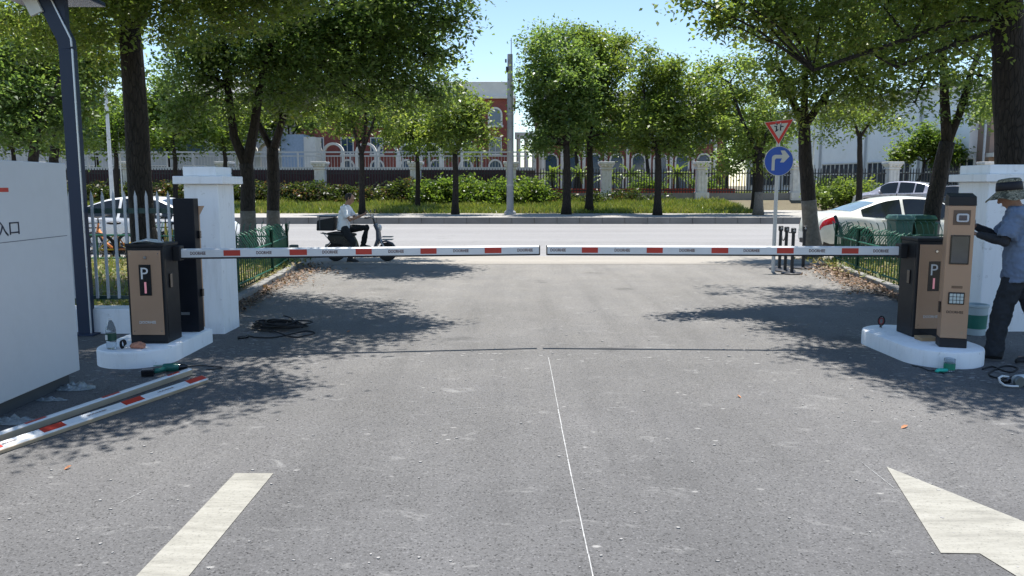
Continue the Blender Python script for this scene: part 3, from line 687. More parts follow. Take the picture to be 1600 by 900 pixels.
for px, Y, bls, lab in [(180, 40, [(170, 205, 42), (215, 175, 38), (140, 180, 30), (235, 215, 30)], 'pale yellow green tree seen left of the near thick trunk'),
                   (272, 41, [(275, 185, 46), (315, 205, 34), (250, 150, 40), (310, 160, 30)], 'small bushy tree seen between the near thick trunk and the forked tree'),
                   (350, 43, [(345, 200, 34), (380, 180, 34)], 'small pale tree glimpsed behind the fork of the left tree'),
                   (20, 42, [(20, 200, 50), (-30, 190, 50), (60, 215, 36)], 'broad green tree beyond the road at the left frame edge'),
                   (-70, 40, [(-80, 130, 80), (-20, 120, 60)], 'tall tree beyond the road outside the left frame edge')]:
    b0 = D(px, 290, Y); b0.z = 0.19 if Y < 41 else 0.3
    tree(lab, [tuple(b0), tk(px+2, 250, Y), tk(px-3, 215, Y)], 0.13, 0.08, [], [bl(a, b, Y+random.uniform(-1, 1), r, 0.85) for a, b, r in bls], leaf=0.17, mat=LEAF_PALE if px in (180, 272) else LEAF_FAR, sub_r=0.5, sub_n=34, twigs=16)
# trees behind the boundary fence that close the view
for px, Y, bls, lab in [(150, 63, [(130, 190, 40), (175, 215, 30), (105, 215, 34), (150, 160, 30)], 'dense dark tree beyond the white railing at the far left'),
                        (262, 62, [(250, 200, 36), (290, 185, 36), (225, 180, 34), (270, 225, 26)], 'dense dark tree beyond the white railing behind the near thick trunk'),
                        (352, 64, [(330, 185, 38), (375, 195, 34), (355, 225, 24), (400, 170, 34)], 'dense dark tree beyond the white railing behind the forked tree'),
                        (452, 65, [(440, 170, 36), (480, 185, 34), (420, 205, 26)], 'dense dark tree beyond the white railing right of the forked trees'),
                        (560, 70, [(540, 165, 34), (585, 170, 36), (625, 160, 34)], 'dense tree in front of the red brick wall behind the rider'),
                        (668, 70, [(660, 180, 34), (700, 190, 30), (640, 200, 26), (665, 228, 26), (705, 230, 24), (740, 235, 14)], 'dense tree in front of the red brick wall left of the concrete pole'),
                        (1010, 74, [(985, 190, 30), (1030, 180, 32), (1065, 195, 26), (1000, 225, 22), (1045, 222, 22), (1080, 228, 18)], 'tree in front of the red brick wall behind the straight stemmed street tree'),
                        (1135, 74, [(1110, 185, 30), (1150, 195, 32), (1180, 215, 28), (1215, 205, 28)], 'tree at the right end of the red brick wall behind the signs'),
                        (900, 74, [(870, 205, 26), (915, 200, 28), (945, 205, 22), (850, 225, 18), (900, 230, 20), (955, 228, 20)], 'tree in front of the red brick wall behind the twin stemmed street tree')]:
    b0 = D(px, 290, Y); b0.z = 0.74
    tree(lab, [tuple(b0), tk(px+2, 262, Y), tk(px-2, 225, Y)], 0.2, 0.12, [], [bl(a, b, Y+random.uniform(-1, 1), r, 1.0) for a, b, r in bls], leaf=0.26, mat=LEAF_DARK, sub_r=0.75, sub_n=34, twigs=14, dens=1.0, group='trees beyond the boundary fence')
# street trees on the far pavement
def street(lab, px, Y, top, r, bls, forks=(), mat=None, dens=0.9, lime=None, base_py=None, leaf=0.155):
    b0 = D(px, 300, Y); b0.z = 0.195
    tree(lab, [tuple(b0), tk(px+1, (top+310)/2, Y), tk(px, top, Y)], r, r*0.75, [(r*0.6, tk(px, top+1, Y), *[tk(a, b, Y) for a, b in f]) for f in forks],
         [bl(a, b, Y+random.uniform(-1.2, 1.2), rr, dn) for a, b, rr, dn in bls], leaf=leaf, mat=mat or LEAF_FAR, sub_r=0.52, sub_n=38, twigs=34, dens=dens, lime=lime, group='street trees on the far pavement')
street('slim young street tree with thin stems behind the scooter rider', 565, 39.5, 240, 0.15, [(530, 165, 36, 0.8), (575, 150, 40, 0.8), (610, 180, 34, 0.7), (550, 195, 32, 0.8), (605, 205, 28, 0.7), (505, 180, 28, 0.7)], [[(552, 200), (545, 160)], [(580, 200), (592, 165)], [(572, 190), (570, 140)]], LEAF)
street('low leafy street tree left of the round crowned one', 652, 43, 245, 0.14, [(640, 205, 38, 0.95), (620, 160, 34, 0.9), (668, 170, 34, 0.95), (655, 232, 22, 0.8)], [[(645, 215)]], LEAF)
street('round crowned street tree left of the concrete pole', 711, 39.5, 240, 0.16, [(712, 195, 46, 1), (680, 205, 34, 1), (745, 205, 30, 1), (716, 155, 32, 1), (690, 165, 30, 1), (738, 170, 26, 0.9), (700, 140, 17, 0.8)], [[(690, 190)], [(732, 190)]])
street('large twin crowned street tree right of the concrete pole, nearer stem', 885, 39.5, 225, 0.2, [(845, 75, 34, 1), (880, 60, 30, 1), (850, 120, 44, 1), (832, 165, 30, 1), (858, 185, 40, 1), (895, 130, 44, 1), (900, 190, 36, 1), (845, 215, 26, 0.9), (830, 130, 24, 0.9), (848, 45, 16, 0.8), (872, 95, 40, 1), (905, 100, 34, 1), (870, 150, 40, 1), (915, 160, 34, 1), (850, 228, 22, 0.9), (890, 222, 24, 0.8)], [[(868, 170), (855, 110)], [(900, 170), (895, 90)]], LEAF_DARK, base_py=334)
street('street tree with dark bent stem right behind the large twin crowned one', 921, 41.5, 215, 0.19, [(930, 65, 34, 1), (965, 70, 28, 1), (955, 110, 36, 1), (925, 140, 36, 1), (945, 180, 32, 1), (975, 105, 24, 0.9), (905, 55, 26, 0.9), (960, 215, 24, 0.7), (978, 60, 13, 0.8), (940, 85, 34, 1), (915, 90, 30, 1), (950, 145, 34, 1), (935, 222, 26, 0.9), (975, 185, 24, 0.9)], [[(928, 170), (945, 100)], [(910, 180), (900, 120)]])
street('street tree with straight stem midway between the pole and the traffic signs', 1028, 38.5, 235, 0.18, [(1015, 105, 30, 1), (1055, 105, 30, 1), (1000, 150, 36, 1), (1045, 150, 40, 1), (1080, 140, 28, 1), (1020, 195, 36, 1), (1065, 195, 34, 1), (995, 205, 26, 0.8), (1018, 82, 15, 0.8), (1030, 125, 38, 1), (1045, 175, 38, 1), (1010, 228, 24, 0.9), (1050, 222, 28, 0.8), (1085, 225, 20, 0.9), (1090, 190, 24, 0.8), (1060, 230, 18, 0.5)], [[(1010, 190), (1005, 130)], [(1045, 190), (1055, 120)]])
street('yellowish street tree with a limewashed stem left of the traffic signs', 1186, 38.5, 240, 0.2, [(1120, 115, 34, 0.8), (1160, 105, 30, 0.8), (1105, 155, 34, 0.9), (1150, 160, 42, 1), (1195, 150, 36, 1), (1130, 205, 32, 0.95), (1170, 220, 32, 1), (1215, 200, 32, 1), (1100, 120, 20, 0.6), (1150, 258, 24, 0.9), (1205, 255, 22, 0.9)], [[(1160, 190), (1140, 130)], [(1205, 190)]], LEAF, lime=1.1)
street('dark stemmed tree half hidden beside the limewashed stem left of the traffic signs', 1180, 43, 240, 0.19, [(1165, 240, 28, 1), (1140, 240, 24, 0.9), (1215, 235, 26, 1), (1190, 180, 30, 1)], [], LEAF_DARK)
street('slim street tree rising behind the round shrub and the white car', 1343, 39, 215, 0.15, [(1330, 170, 34, 0.9), (1365, 185, 30, 0.8), (1300, 185, 26, 0.8), (1395, 190, 20, 0.5), (1290, 215, 20, 0.4), (1345, 205, 22, 0.6)], [[(1335, 190)], [(1360, 190)]])
street('far right street tree behind the right pillar', 1558, 36.5, 205, 0.16, [(1560, 150, 36, 0.9), (1590, 120, 34, 0.9), (1535, 170, 24, 0.7), (1600, 190, 34, 0.8)], [[(1570, 170)]], LEAF)
b0 = D(1440, 250, 50.5); 
tree('low rounded yellow green tree just behind the fence in front of the white hall', [(b0.x, 52, 0.74), tk(1442, 270, 52), tk(1445, 252, 52)], 0.12, 0.07, [],
     [bl(a, b, 52, r, 1) for a, b, r in ((1420, 235, 26), (1450, 220, 28), (1480, 235, 24), (1440, 210, 18), (1405, 245, 18), (1500, 238, 14), (1465, 245, 20))], leaf=0.19, mat=LEAF_PALE, sub_r=0.5, sub_n=36, twigs=14)
# right hand near trees
tree('camphor tree with limewashed foot at the tail of the white car', [(6.95, 18.4, 0.02), tk(1262, 300, 18.4), tk(1258, 240, 18.4), tk(1256, 195, 18.4)], 0.175, 0.13,
     [(0.10, tk(1256, 197, 18.4), tk(1235, 150, 18.2), tk(1215, 100, 18)), (0.10, tk(1257, 197, 18.4), tk(1290, 150, 18), tk(1330, 110, 17.8)), (0.09, tk(1256, 197, 18.4), tk(1258, 120, 18), tk(1265, 50, 18))],
     [bl(1250, 120, 18, 58, 1), bl(1205, 110, 17.6, 48, 0.85), bl(1290, 165, 18, 44, 0.8), bl(1240, 175, 18.2, 34, 0.75), bl(1225, 50, 17.6, 62, 0.9), bl(1300, 80, 17.6, 75, 1), bl(1350, 130, 17.3, 58, 1), bl(1385, 165, 17.2, 30, 0.8), bl(1350, 40, 17, 80, 1), ((6.6, 18, 6.8), 1.9, 0.9)],
     leaf=0.088, mat=LEAF, sub_r=0.40, sub_n=64, twigs=100, lime=1.25, dens=0.68)
tree('Y shaped camphor tree leaning over the trash bins on the right', [(9.1, 17.55, 0.09), tk(1462, 300, 17.5), tk(1480, 222, 17.5)], 0.18, 0.155,
     [(0.12, tk(1480, 224, 17.5), tk(1476, 160, 17.5), tk(1474, 90, 17.3), tk(1470, 20, 17)), (0.10, tk(1480, 224, 17.5), tk(1500, 175, 17.5), tk(1518, 110, 17.4), tk(1545, 50, 17.2))],
     [bl(1450, 60, 17, 66, 0.9), bl(1500, 30, 17, 70, 0.9), bl(1560, 50, 17, 60, 0.9), bl(1420, 110, 17, 44, 0.75), bl(1530, 120, 17.2, 38, 0.6), bl(1510, 165, 17.4, 24, 0.7), bl(1465, 120, 17, 42, 0.9), bl(1430, 160, 17, 26, 0.6), bl(1570, 140, 16.8, 42, 0.8), bl(1400, 20, 16.6, 60, 0.8), ((9.6, 17, 6.5), 1.8, 0.9)],
     leaf=0.10, mat=LEAF_DARK, sub_r=0.40, sub_n=48, twigs=110, lime=0.75, dens=0.68)
tree('massive dark trunked camphor tree rising behind the right white pillar', [(6.98, 11.2, 0.09), tk(1582, 260, 11.2), tk(1577, 120, 11.2), tk(1572, 0, 11.2), (6.5, 11.1, 5.0)], 0.22, 0.19,
     [(0.085, (6.5, 11.1, 4.9), (5.4, 10.7, 5.4), (4.3, 10.2, 5.7)), (0.045, tk(1560, 30, 11.2), tk(1500, 30, 11), tk(1420, 60, 10.8), tk(1330, 90, 10.6), tk(1270, 110, 10.5)), (0.04, tk(1560, 45, 11.2), tk(1490, 70, 11), tk(1400, 105, 10.8)), (0.12, (6.5, 11.1, 4.9), (6.0, 9.6, 5.6), (5.4, 8.2, 5.9))],
     [bl(1130, -5, 10.4, 42, 0.75), bl(1175, 20, 10.5, 46, 0.9), bl(1225, 35, 10.6, 52, 1), bl(1190, -20, 10.5, 60, 1), bl(1290, 0, 10.8, 80, 1), bl(1260, 70, 10.6, 30, 0.75), bl(1380, 10, 11, 70, 0.9), bl(1450, -10, 11, 80, 0.9), bl(1085, -5, 10.3, 24, 0.5), bl(1120, 35, 10.4, 18, 0.4), bl(1540, -30, 11, 80, 0.9), bl(1330, 60, 10.8, 40, 0.8), bl(1420, 75, 11, 50, 0.8), bl(1490, 60, 11.3, 55, 0.8), bl(1530, 100, 11.8, 36, 0.6), bl(1380, 95, 11.2, 36, 0.7),
      ((3.75, 10.5, 5.8), 0.75, 1), ((4.8, 10.4, 6.1), 1.3, 1), ((6.2, 10.6, 6.6), 1.8, 1), ((4.0, 9.5, 5.7), 0.95, 1.1), ((4.9, 9.0, 6.0), 1.3, 1.0), ((3.5, 8.3, 5.5), 0.65, 1.1), ((4.3, 7.9, 5.8), 1.0, 1.15), ((4.2, 7.0, 5.5), 0.75, 1.2), ((5.4, 7.4, 5.9), 1.2, 1.1), ((5.3, 6.5, 5.6), 0.7, 1.0), ((6.6, 8.6, 6.3), 1.6, 1), ((8.2, 11.2, 6.4), 1.7, 0.9), ((5.6, 12.2, 6.6), 1.5, 0.9), ((4.5, 12.8, 6.6), 1.1, 0.9)],
     leaf=0.066, mat=LEAF, sub_r=0.30, sub_n=74, twigs=170, dens=0.66)

# shrubs and hedges
def shrub(name, label, cat, blobs, mat, leaf=0.16, sub_r=0.4, sub_n=34, group=None, stems=10, dens=1.0, ground=0.5):
    c = np.mean([b[0] for b in blobs], axis=0); g = Vector((float(c[0]), float(c[1]), ground))
    root = thing(name, label, cat, g, group=group)
    PT, TT, subs = crown_points(blobs, sub_r=sub_r, sub_n=sub_n, dens=dens)
    k = PT[:, 2] > ground; PT = PT[k]; TT = TT[k]
    quads_mesh('foliage', leaf_quads(PT, leaf, droop=-0.25, flat=0.4), TT, mat, root)
    m = MB()
    for i in rng.choice(len(subs), min(stems, len(subs)), replace=False):
        s = subs[i]; m.tube([(s[0]*0.5+g.x*0.5, s[1]*0.5+g.y*0.5, ground-0.05), (s[0], s[1], max(ground+0.1, s[2]))], [0.03, 0.01], 5)
    m.build('stems', BARK, root, fixn=False)
    return root
x = -33.0; i = 0
places = ['far left behind the near trunks', 'left of the first stone pillar', 'under the first stone pillar', 'behind the rider', 'between the rider and the second pillar', 'under the second stone pillar']
while x < -5.2:
    r = random.uniform(0.75, 1.05); z = 0.82+random.uniform(-0.22, 0.22)
    shrub('hedge_shrub', 'dark hedge shrub with reddish shoot tips in front of the maroon boards', 'shrub', [((x, 46.6, z+0.1), r, 1), ((x+0.8, 46.9, z+0.25), r*0.8, 1), ((x+0.2, 46.2, z-0.15), r*0.7, 0.9)], LEAF_RED, leaf=0.15, sub_r=0.34, sub_n=26, group='red tipped hedge shrubs along the far fence', stems=8, ground=0.55)
    x += 1.75; i += 1
for x, lab in ((-3.1, 'bright yellow green bush just right of the round crowned tree'), (-1.4, 'bright yellow green bush just left of the concrete pole'), (0.5, 'bright yellow green bush just right of the concrete pole'), (-4.6, 'bright yellow green bush beneath the round crowned tree')):
    shrub('yellow_green_bush', lab, 'shrub', [((x, 45.8, 1.15), 0.95, 1), ((x+0.8, 45.9, 1.25), 0.85, 1), ((x-0.5, 45.6, 0.9), 0.8, 1), ((x+0.4, 45.2, 0.75), 0.7, 1)], LEAF_PALE, leaf=0.17, group='yellow green bushes under the concrete pole', ground=0.5)
for x, lab in ((2.6, 'low dark bush left of the large twin stems'), (4.6, 'low dark bush between the twin stems and the stone pillar'), (6.3, 'low dark bush beside the stone pillar right of the twin stems'), (7.6, 'low dark bush left of the straight street tree stem')):
    shrub('dark_bush', lab, 'shrub', [((x, 46.5, 0.75), 0.6, 0.8), ((x+0.8, 46.6, 0.7), 0.5, 0.8)], LEAF_RED, leaf=0.15, group='low dark bushes along the iron fence', ground=0.45)
shrub('round_shrub', 'wide rounded green shrub behind the roof of the white car', 'shrub', [(tuple(D(1290, 310, 45.5)), 0.85, 1), (tuple(D(1325, 305, 45.5)), 1.0, 1), (tuple(D(1350, 310, 45.5)), 0.85, 1), (tuple(D(1378, 316, 45)), 0.6, 0.9)], LEAF_FAR, leaf=0.16, ground=0.2)
shrub('small_shrub', 'small green shrub right of the dark grey car near the right pillar', 'shrub', [(tuple(D(1540, 305, 44)), 0.7, 1), (tuple(D(1560, 300, 44)), 0.9, 1)], LEAF_FAR, leaf=0.16, ground=0.2)
# palms and low plants behind the iron fence
def palm(label, px, Y, h):
    x = D(px, 280, Y).x; t = thing('palm', label, 'palm', (x, Y, 0.74), group='small palms behind the iron fence')
    MB().tube([(x, Y, 0.7), (x+0.05, Y, 0.74+h*0.5), (x, Y, 0.74+h)], [0.13, 0.10, 0.09], 8).build('trunk', BARK, t, smooth='all')
    Q_ = []; T_ = []
    for f in range(26):
        a = random.uniform(0, 6.28); el = random.uniform(-0.1, 1.25); L = random.uniform(0.9, 1.3); p = np.array([x, Y, 0.74+h]); dr = np.array([math.cos(a)*math.cos(el), math.sin(a)*math.cos(el), math.sin(el)])
        for s_ in range(7):
            q = p+dr*L/7; side = np.array([-math.sin(a), math.cos(a), 0])
            for sg in (1, -1):
                tip_ = (p+q)/2+side*sg*0.26*(1-s_/9)+dr*0.12-np.array([0, 0, 0.10]); Q_.append([p, q, tip_, (p+tip_)/2-np.array([0, 0, 0.02])]); T_.append(random.uniform(0.3, 1))
            p = q; dr = dr-np.array([0, 0, 0.20]); dr = dr/np.linalg.norm(dr)
    quads_mesh('fronds', np.array(Q_), np.array(T_), LEAF_PALE, t)
for px, Y, h, lab in ((862, 57, 1.5, 'small palm left of the twin stemmed street tree'), (905, 58, 1.6, 'small palm between the twin stems'), (952, 57, 1.3, 'small palm right of the twin stems'), (985, 59, 1.6, 'small palm left of the straight street tree stem'), (1058, 58, 1.6, 'small palm right of the straight street tree stem'), (1125, 58, 1.4, 'small palm left of the limewashed street tree stem'), (745, 61, 3.4, 'palm whose crown shows above the white railing left of the concrete pole')):
    palm(lab, px, Y, h)
for px, py, Y, r, lab in ((1290, 290, 50.5, 0.5, 'low hedge plant behind the iron fence, left end before the white hall'), (1330, 290, 50.5, 0.5, 'low hedge plant behind the iron fence before the white hall'), (1520, 278, 54, 0.8, 'bush behind the iron fence near the brown house'), (1010, 288, 53, 0.7, 'low bush behind the iron fence by the straight stem'), (1100, 288, 53, 0.7, 'low bush behind the iron fence by the stone pillar')):
    c = D(px, py, Y); shrub('garden_bush', lab, 'shrub', [((c.x, Y, c.z), r, 0.8), ((c.x+0.6, Y, max(1.1, c.z-0.5)), r, 0.8), ((c.x-0.6, Y, 1.1), r*0.9, 0.8)], LEAF_PALE if px < 1200 else LEAF_FAR, leaf=0.2, group='garden bushes behind the iron fence', ground=0.74, stems=6)
# near beds: low plants, litter
def scatter_leaves(n, fn, size, name, mat, label, cat, zr=0.02, lift=0.0):
    pts = []
    while len(pts) < n:
        p = fn()
        if p is not None: pts.append(p)
    C = np.array(pts); C[:, 2] += rng.uniform(0.002, zr, len(C))+lift
    q = leaf_quads(C, size, droop=0.0, flat=0.93, aspect=0.55); q[:, :, 2] = np.maximum(q[:, :, 2], C[:, 2:3]*0+np.minimum.reduce([C[:, 2:3]])-0.0)
    o = quads_mesh(name, q, np.clip(rng.uniform(0, 1, len(C)), 0, 1), mat); return setp(o, label, cat, kind='stuff')
def in_bed_l():
    return (random.uniform(-13, -3.9), random.uniform(9.0, 16.3), 0.092)
def in_bed_r():
    return (random.uniform(5.75, 13), random.uniform(9.2, 16.3), 0.092)
def xk(line, y):
    for a, b in zip(line[:-1], line[1:]):
        if a[1] <= y <= b[1]: return a[0]+(b[0]-a[0])*(y-a[1])/max(1e-6, b[1]-a[1])
    return line[-1][0]
def lit_l():
    y = random.uniform(9.6, 16.2); k = xk(KL, y); s = 1 if y > 12.5 else 0.5; d = abs(random.gauss(0, 0.30*s)); 
    if y > 14.6: d += random.uniform(-0.1, 0.35)
    return (k+d-0.03, y, 0.0) if d > 0.03 else (k-random.uniform(0.14, 0.7), y, 0.09)
def lit_r():
    y = random.uniform(9.6, 16.3); k = xk(KR, y); d = abs(random.gauss(0, 0.28 if y > 11.5 else 0.1))
    return (k-d+0.03, y, 0.0) if d > 0.03 else (k+random.uniform(0.14, 0.8), y, 0.09)
scatter_leaves(5200, in_bed_l, 0.085, 'bed_cover_left', BEDLEAF, 'yellow green ground cover and fallen leaves in the bed behind the white picket fence', 'ground cover', 0.07)
scatter_leaves(5200, in_bed_r, 0.085, 'bed_cover_right', BEDLEAF, 'green ground cover and fallen leaves in the bed behind the right green fence', 'ground cover', 0.06)
scatter_leaves(1400, lit_l, 0.055, 'leaf_litter_left', DRY, 'brown fallen leaves gathered along the left kerb by the green fence', 'leaf litter', 0.05)
scatter_leaves(2300, lit_r, 0.06, 'leaf_litter_right', DRY, 'orange brown fallen leaves gathered along the right kerb by the green fence', 'leaf litter', 0.06)
def grass_patch(name, label, xr, yr, n):
    return blades(n, xr, yr, lambda x, y: 0.09, 0.10, name, GRASS, label, 'grass', 0.008)
grass_patch('bed_grass_left', 'short sunlit grass in the bed behind the left green fence', (-12, -4.1), (9.2, 16.2), 12000)
grass_patch('bed_grass_right', 'short grass in the bed behind the right green fence', (6.1, 13), (9.4, 16.2), 12000)
# leaves lying alone on the asphalt
for px, py, rz, lab in ((1408, 670, 0.6, 'single curled orange leaf lying on the asphalt at the right'), (541, 519, 0.3, 'single pale brown leaf in the tree shadow right of the black cable'), (100, 735, 1.2, 'small pinkish leaf on the asphalt near the left lane line'), (1158, 622, 2.0, 'small ochre leaf on the asphalt right of the chalk line')):
    g = G(px, py); m = MB(); L = 0.045 if px == 1408 else 0.03
    pr = [(0, 0, 0.002), (L*0.5, L*0.26, 0.012), (L, 0.02*L, 0.006), (L*1.6, -L*0.1, 0.016), (L*0.5, -L*0.28, 0.010), (L*1.1, L*0.2, 0.018), (L*1.1, -L*0.26, 0.014)]
    M = Matrix.Translation(g) @ Matrix.Rotation(rz, 4, 'Z')
    m.add([M @ Vector(p) for p in pr], [(0, 2, 1), (0, 4, 2), (1, 2, 5), (2, 4, 6), (2, 3, 5), (2, 6, 3)])
    o = m.build('fallen_leaf', P('orange leaf', (0.42,0.20,0.10), 0.7, var=0.3, scale=40), None, fixn=False); setp(o, lab, 'leaf')
    o.modifiers.new('s', 'SOLIDIFY').thickness = 0.001
# ================================================================== GATE: islands, barriers, kiosk, pillars
WPAINT = P('white masonry paint', (0.84,0.85,0.86), 0.7, var=0.05, scale=2.5, grime=0.22, bump=0.25, bscale=25)
def stained(name, col, streak=0.35, rough=0.7):
    m, t, b = _new(name); g_ = N(t, 'ShaderNodeNewGeometry'); mp = N(t, 'ShaderNodeMapping'); mp.inputs['Scale'].default_value = (7, 7, 1.1); t.links.new(g_.outputs['Position'], mp.inputs[0])
    n = N(t, 'ShaderNodeTexNoise', i_Scale=1.6, i_Detail=7.0, i_Roughness=0.7); t.links.new(mp.outputs[0], n.inputs['Vector'])
    n2 = N(t, 'ShaderNodeTexNoise', i_Scale=9.0, i_Detail=7.0, i_Roughness=0.75); t.links.new(g_.outputs['Position'], n2.inputs['Vector'])
    c = mixc(t, ramp(t, n.outputs[0], [(0.50, 0.0), (0.75, streak)]).outputs[0], col, [col[0]*0.55, col[1]*0.53, col[2]*0.48])
    c = mixc(t, ramp(t, n2.outputs[0], [(0.60, 0.0), (0.66, 0.35), (0.8, 0.7)]).outputs[0], c, (0.30,0.29,0.27))
    t.links.new(c, b.inputs['Base Color']); b.inputs['Roughness'].default_value = rough
    bp = N(t, 'ShaderNodeBump', i_Strength=0.35, i_Distance=0.006); t.links.new(n2.outputs[0], bp.inputs['Height']); t.links.new(bp.outputs[0], b.inputs['Normal']); return m
WPAINT = stained('weathered white paint', (0.90,0.91,0.92), 0.3)
CHAR = P('charcoal powder coat', (0.014,0.015,0.018), 0.5, spec=0.3, var=0.1, scale=3, grime=0.05)
BROWN = P('bronze panel', (0.42,0.265,0.17), 0.42, metal=0.15, var=0.06, scale=2, grime=0.06)
BLACKP = P('black gloss plastic', (0.008,0.008,0.010), 0.18, spec=0.6, var=0.1)
RUBBER = P('black rubber', (0.015,0.015,0.016), 0.8, var=0.2)
ALU = P('white aluminium', (0.68,0.69,0.69), 0.38, var=0.04, scale=4, grime=0.10)
REDT = P('red reflective tape', (0.46,0.030,0.018), 0.4, var=0.12, scale=5)
LETTER = P('white lettering', (0.72,0.72,0.70), 0.6, var=0.05)
LETTERD = P('dark lettering', (0.10,0.035,0.03), 0.6, var=0.1)
PINK = P('pink light strip', (0.75,0.30,0.34), 0.4, var=0.03, emis=0.12)
CHROME = P('chrome', (0.6,0.6,0.6), 0.15, metal=1.0, var=0.05)
FACE = (R(90), 0, 0)                                  # lettering that faces the camera side of the gate
def island(name, label, poly):
    t = thing(name, label, 'traffic island', (sum(p[0] for p in poly)/len(poly), sum(p[1] for p in poly)/len(poly), 0))
    n = len(poly); cx = t.location.x; cy = t.location.y
    def ringz(z, ins): return [(cx+(a-cx)*(1-ins), cy+(b-cy)*(1-ins*0.6), z) for a, b in poly]
    m = MB().rings([ringz(-0.03, 0), ringz(0.125, 0), ringz(0.143, 0.012), ringz(0.15, 0.045)])
    m.build('plinth', WPAINT, t, smooth=True); return t
r = 0.35; pts = [(-3.43-r*math.cos(a), 7.23-r*math.sin(a)) for a in [math.pi*i/18 for i in range(19)]]+[(-3.08, 8.10), (-3.78, 8.10)]
island('traffic_island', 'white painted concrete island with rounded nose under the left barrier', pts)
r = 0.36; pts = [(3.94-r*math.cos(a), 7.24-r*math.sin(a)) for a in [math.pi*i/18 for i in range(19)]]+[(3.92-r*math.cos(a), 7.95-r*math.sin(a)) for a in [math.pi+math.pi*i/18 for i in range(19)]]
island('traffic_island', 'white painted concrete island rounded at both ends under the right barrier and kiosk', pts)

def cabinet(t, x0, x1, y0, y1, ztop, side):
    c = MB(); c.box(x0, x1, y0, y1, 0.152, ztop-0.03); c = c.build('cabinet', CHAR, t, bevel=0.006)
    MB().box(x0-0.006, x1+0.006, y0-0.008, y1+0.006, ztop-0.0295, ztop).build('lid', CHAR, c, bevel=0.005)
    ins = 0.022
    p = MB().box(x0+ins, x1-ins, y0-0.010, y0-0.001, 0.235, ztop-0.06).build('front_panel', BROWN, t, bevel=0.003)
    cx = (x0+x1)/2; k = MB(); k.lathe((cx+0.01, y0-0.0105, ztop-0.125), [(0.0, -0.012), (0.012, -0.012), (0.016, -0.004), (0.016, 0.0)], 16, axis='y'); k.build('lock', CHROME, p, smooth=True)
    d = MB().box(cx-0.055, cx+0.055, y0-0.0145, y0-0.0102, 0.60, 0.885).build('display', BLACKP, p, bevel=0.002)
    text('letter_p', 'P', 0.066, (cx-0.002, y0-0.0150, 0.805), FACE, LETTER, d, height=0.105, extr=0.002)
    MB().box(cx-0.009, cx+0.009, y0-0.0175, y0-0.0148, 0.622, 0.725).build('light_strip', PINK, d)
    text('lettering', 'DOORHEE', 0.15, (cx, y0-0.0108, 0.352), FACE, LETTER, p, height=0.026, extr=0.001, bold=0.01)
    sx = x1 if side > 0 else x0; e = 0.005*side
    MB().box(min(sx+e*0.1, sx+e*2.4), max(sx+e*0.1, sx+e*2.4), y0+0.10, y0+0.15, 0.66, 0.79).build('door_latch', BLACKP, c, bevel=0.002)
    MB().box(x0+0.03, x1-0.03, y0-0.004, y0-0.001, 0.165, 0.172).build('base_gap', BLACKP, c)
    for zz_ in (0.27, ztop-0.09):
        for xx_ in (x0+0.045, x1-0.045): MB().lathe((xx_, y0-0.0102, zz_), [(0.0045, -0.002), (0.0045, 0.0)], 8, axis='y').build('screw', CHROME, p)
    MB().box(min(sx, sx+e*0.3), max(sx, sx+e*0.3), y0+0.03, y0+0.034, 0.20, ztop-0.05).build('door_gap', BLACKP, c)
def arm(t, hinge, tipp, first, n, zc=0.97, h=0.082, th=0.045, period=0.645):
    """boom from hinge to tip in plan, at height zc"""
    a, b = Vector(hinge), Vector(tipp); d = b-a; L = d.length; ang = math.atan2(d.y, d.x)
    M = Matrix.Translation((a.x, a.y, zc)) @ Matrix.Rotation(ang, 4, 'Z')
    s = 1
    if d.x < 0: s = -1                                 # the boom's camera side is +y in its own frame when it points left
    prof = [(-th/2, -h/2), (th/2, -h/2), (th/2, h/2-0.012), (th/2-0.012, h/2), (-th/2+0.012, h/2), (-th/2, h/2-0.012)]
    m = MB().rings([[M @ Vector((x, y, z)) for y, z in prof] for x in (0, L)])
    boom = m.build('boom', ALU, t)
    yf = -s*th/2
    MB().box(0.0, L, -0.017, 0.017, -h/2-0.016, -h/2-0.0005, M=M).build('rubber_edge', RUBBER, boom)
    MB().box(L+0.0005, L+0.012, -th/2-0.002, th/2+0.002, -h/2-0.014, h/2, M=M).build('end_cap', BLACKP, boom, bevel=0.003)
    for i in range(n):
        x = first+i*period
        y0, y1 = sorted((yf-s*0.0004, yf-s*0.0022))
        MB().box(x, x+0.165, y0, y1, -h/2+0.012, h/2-0.016, M=M).build('red_stripe', REDT, boom)
    return boom, M, yf, s, L
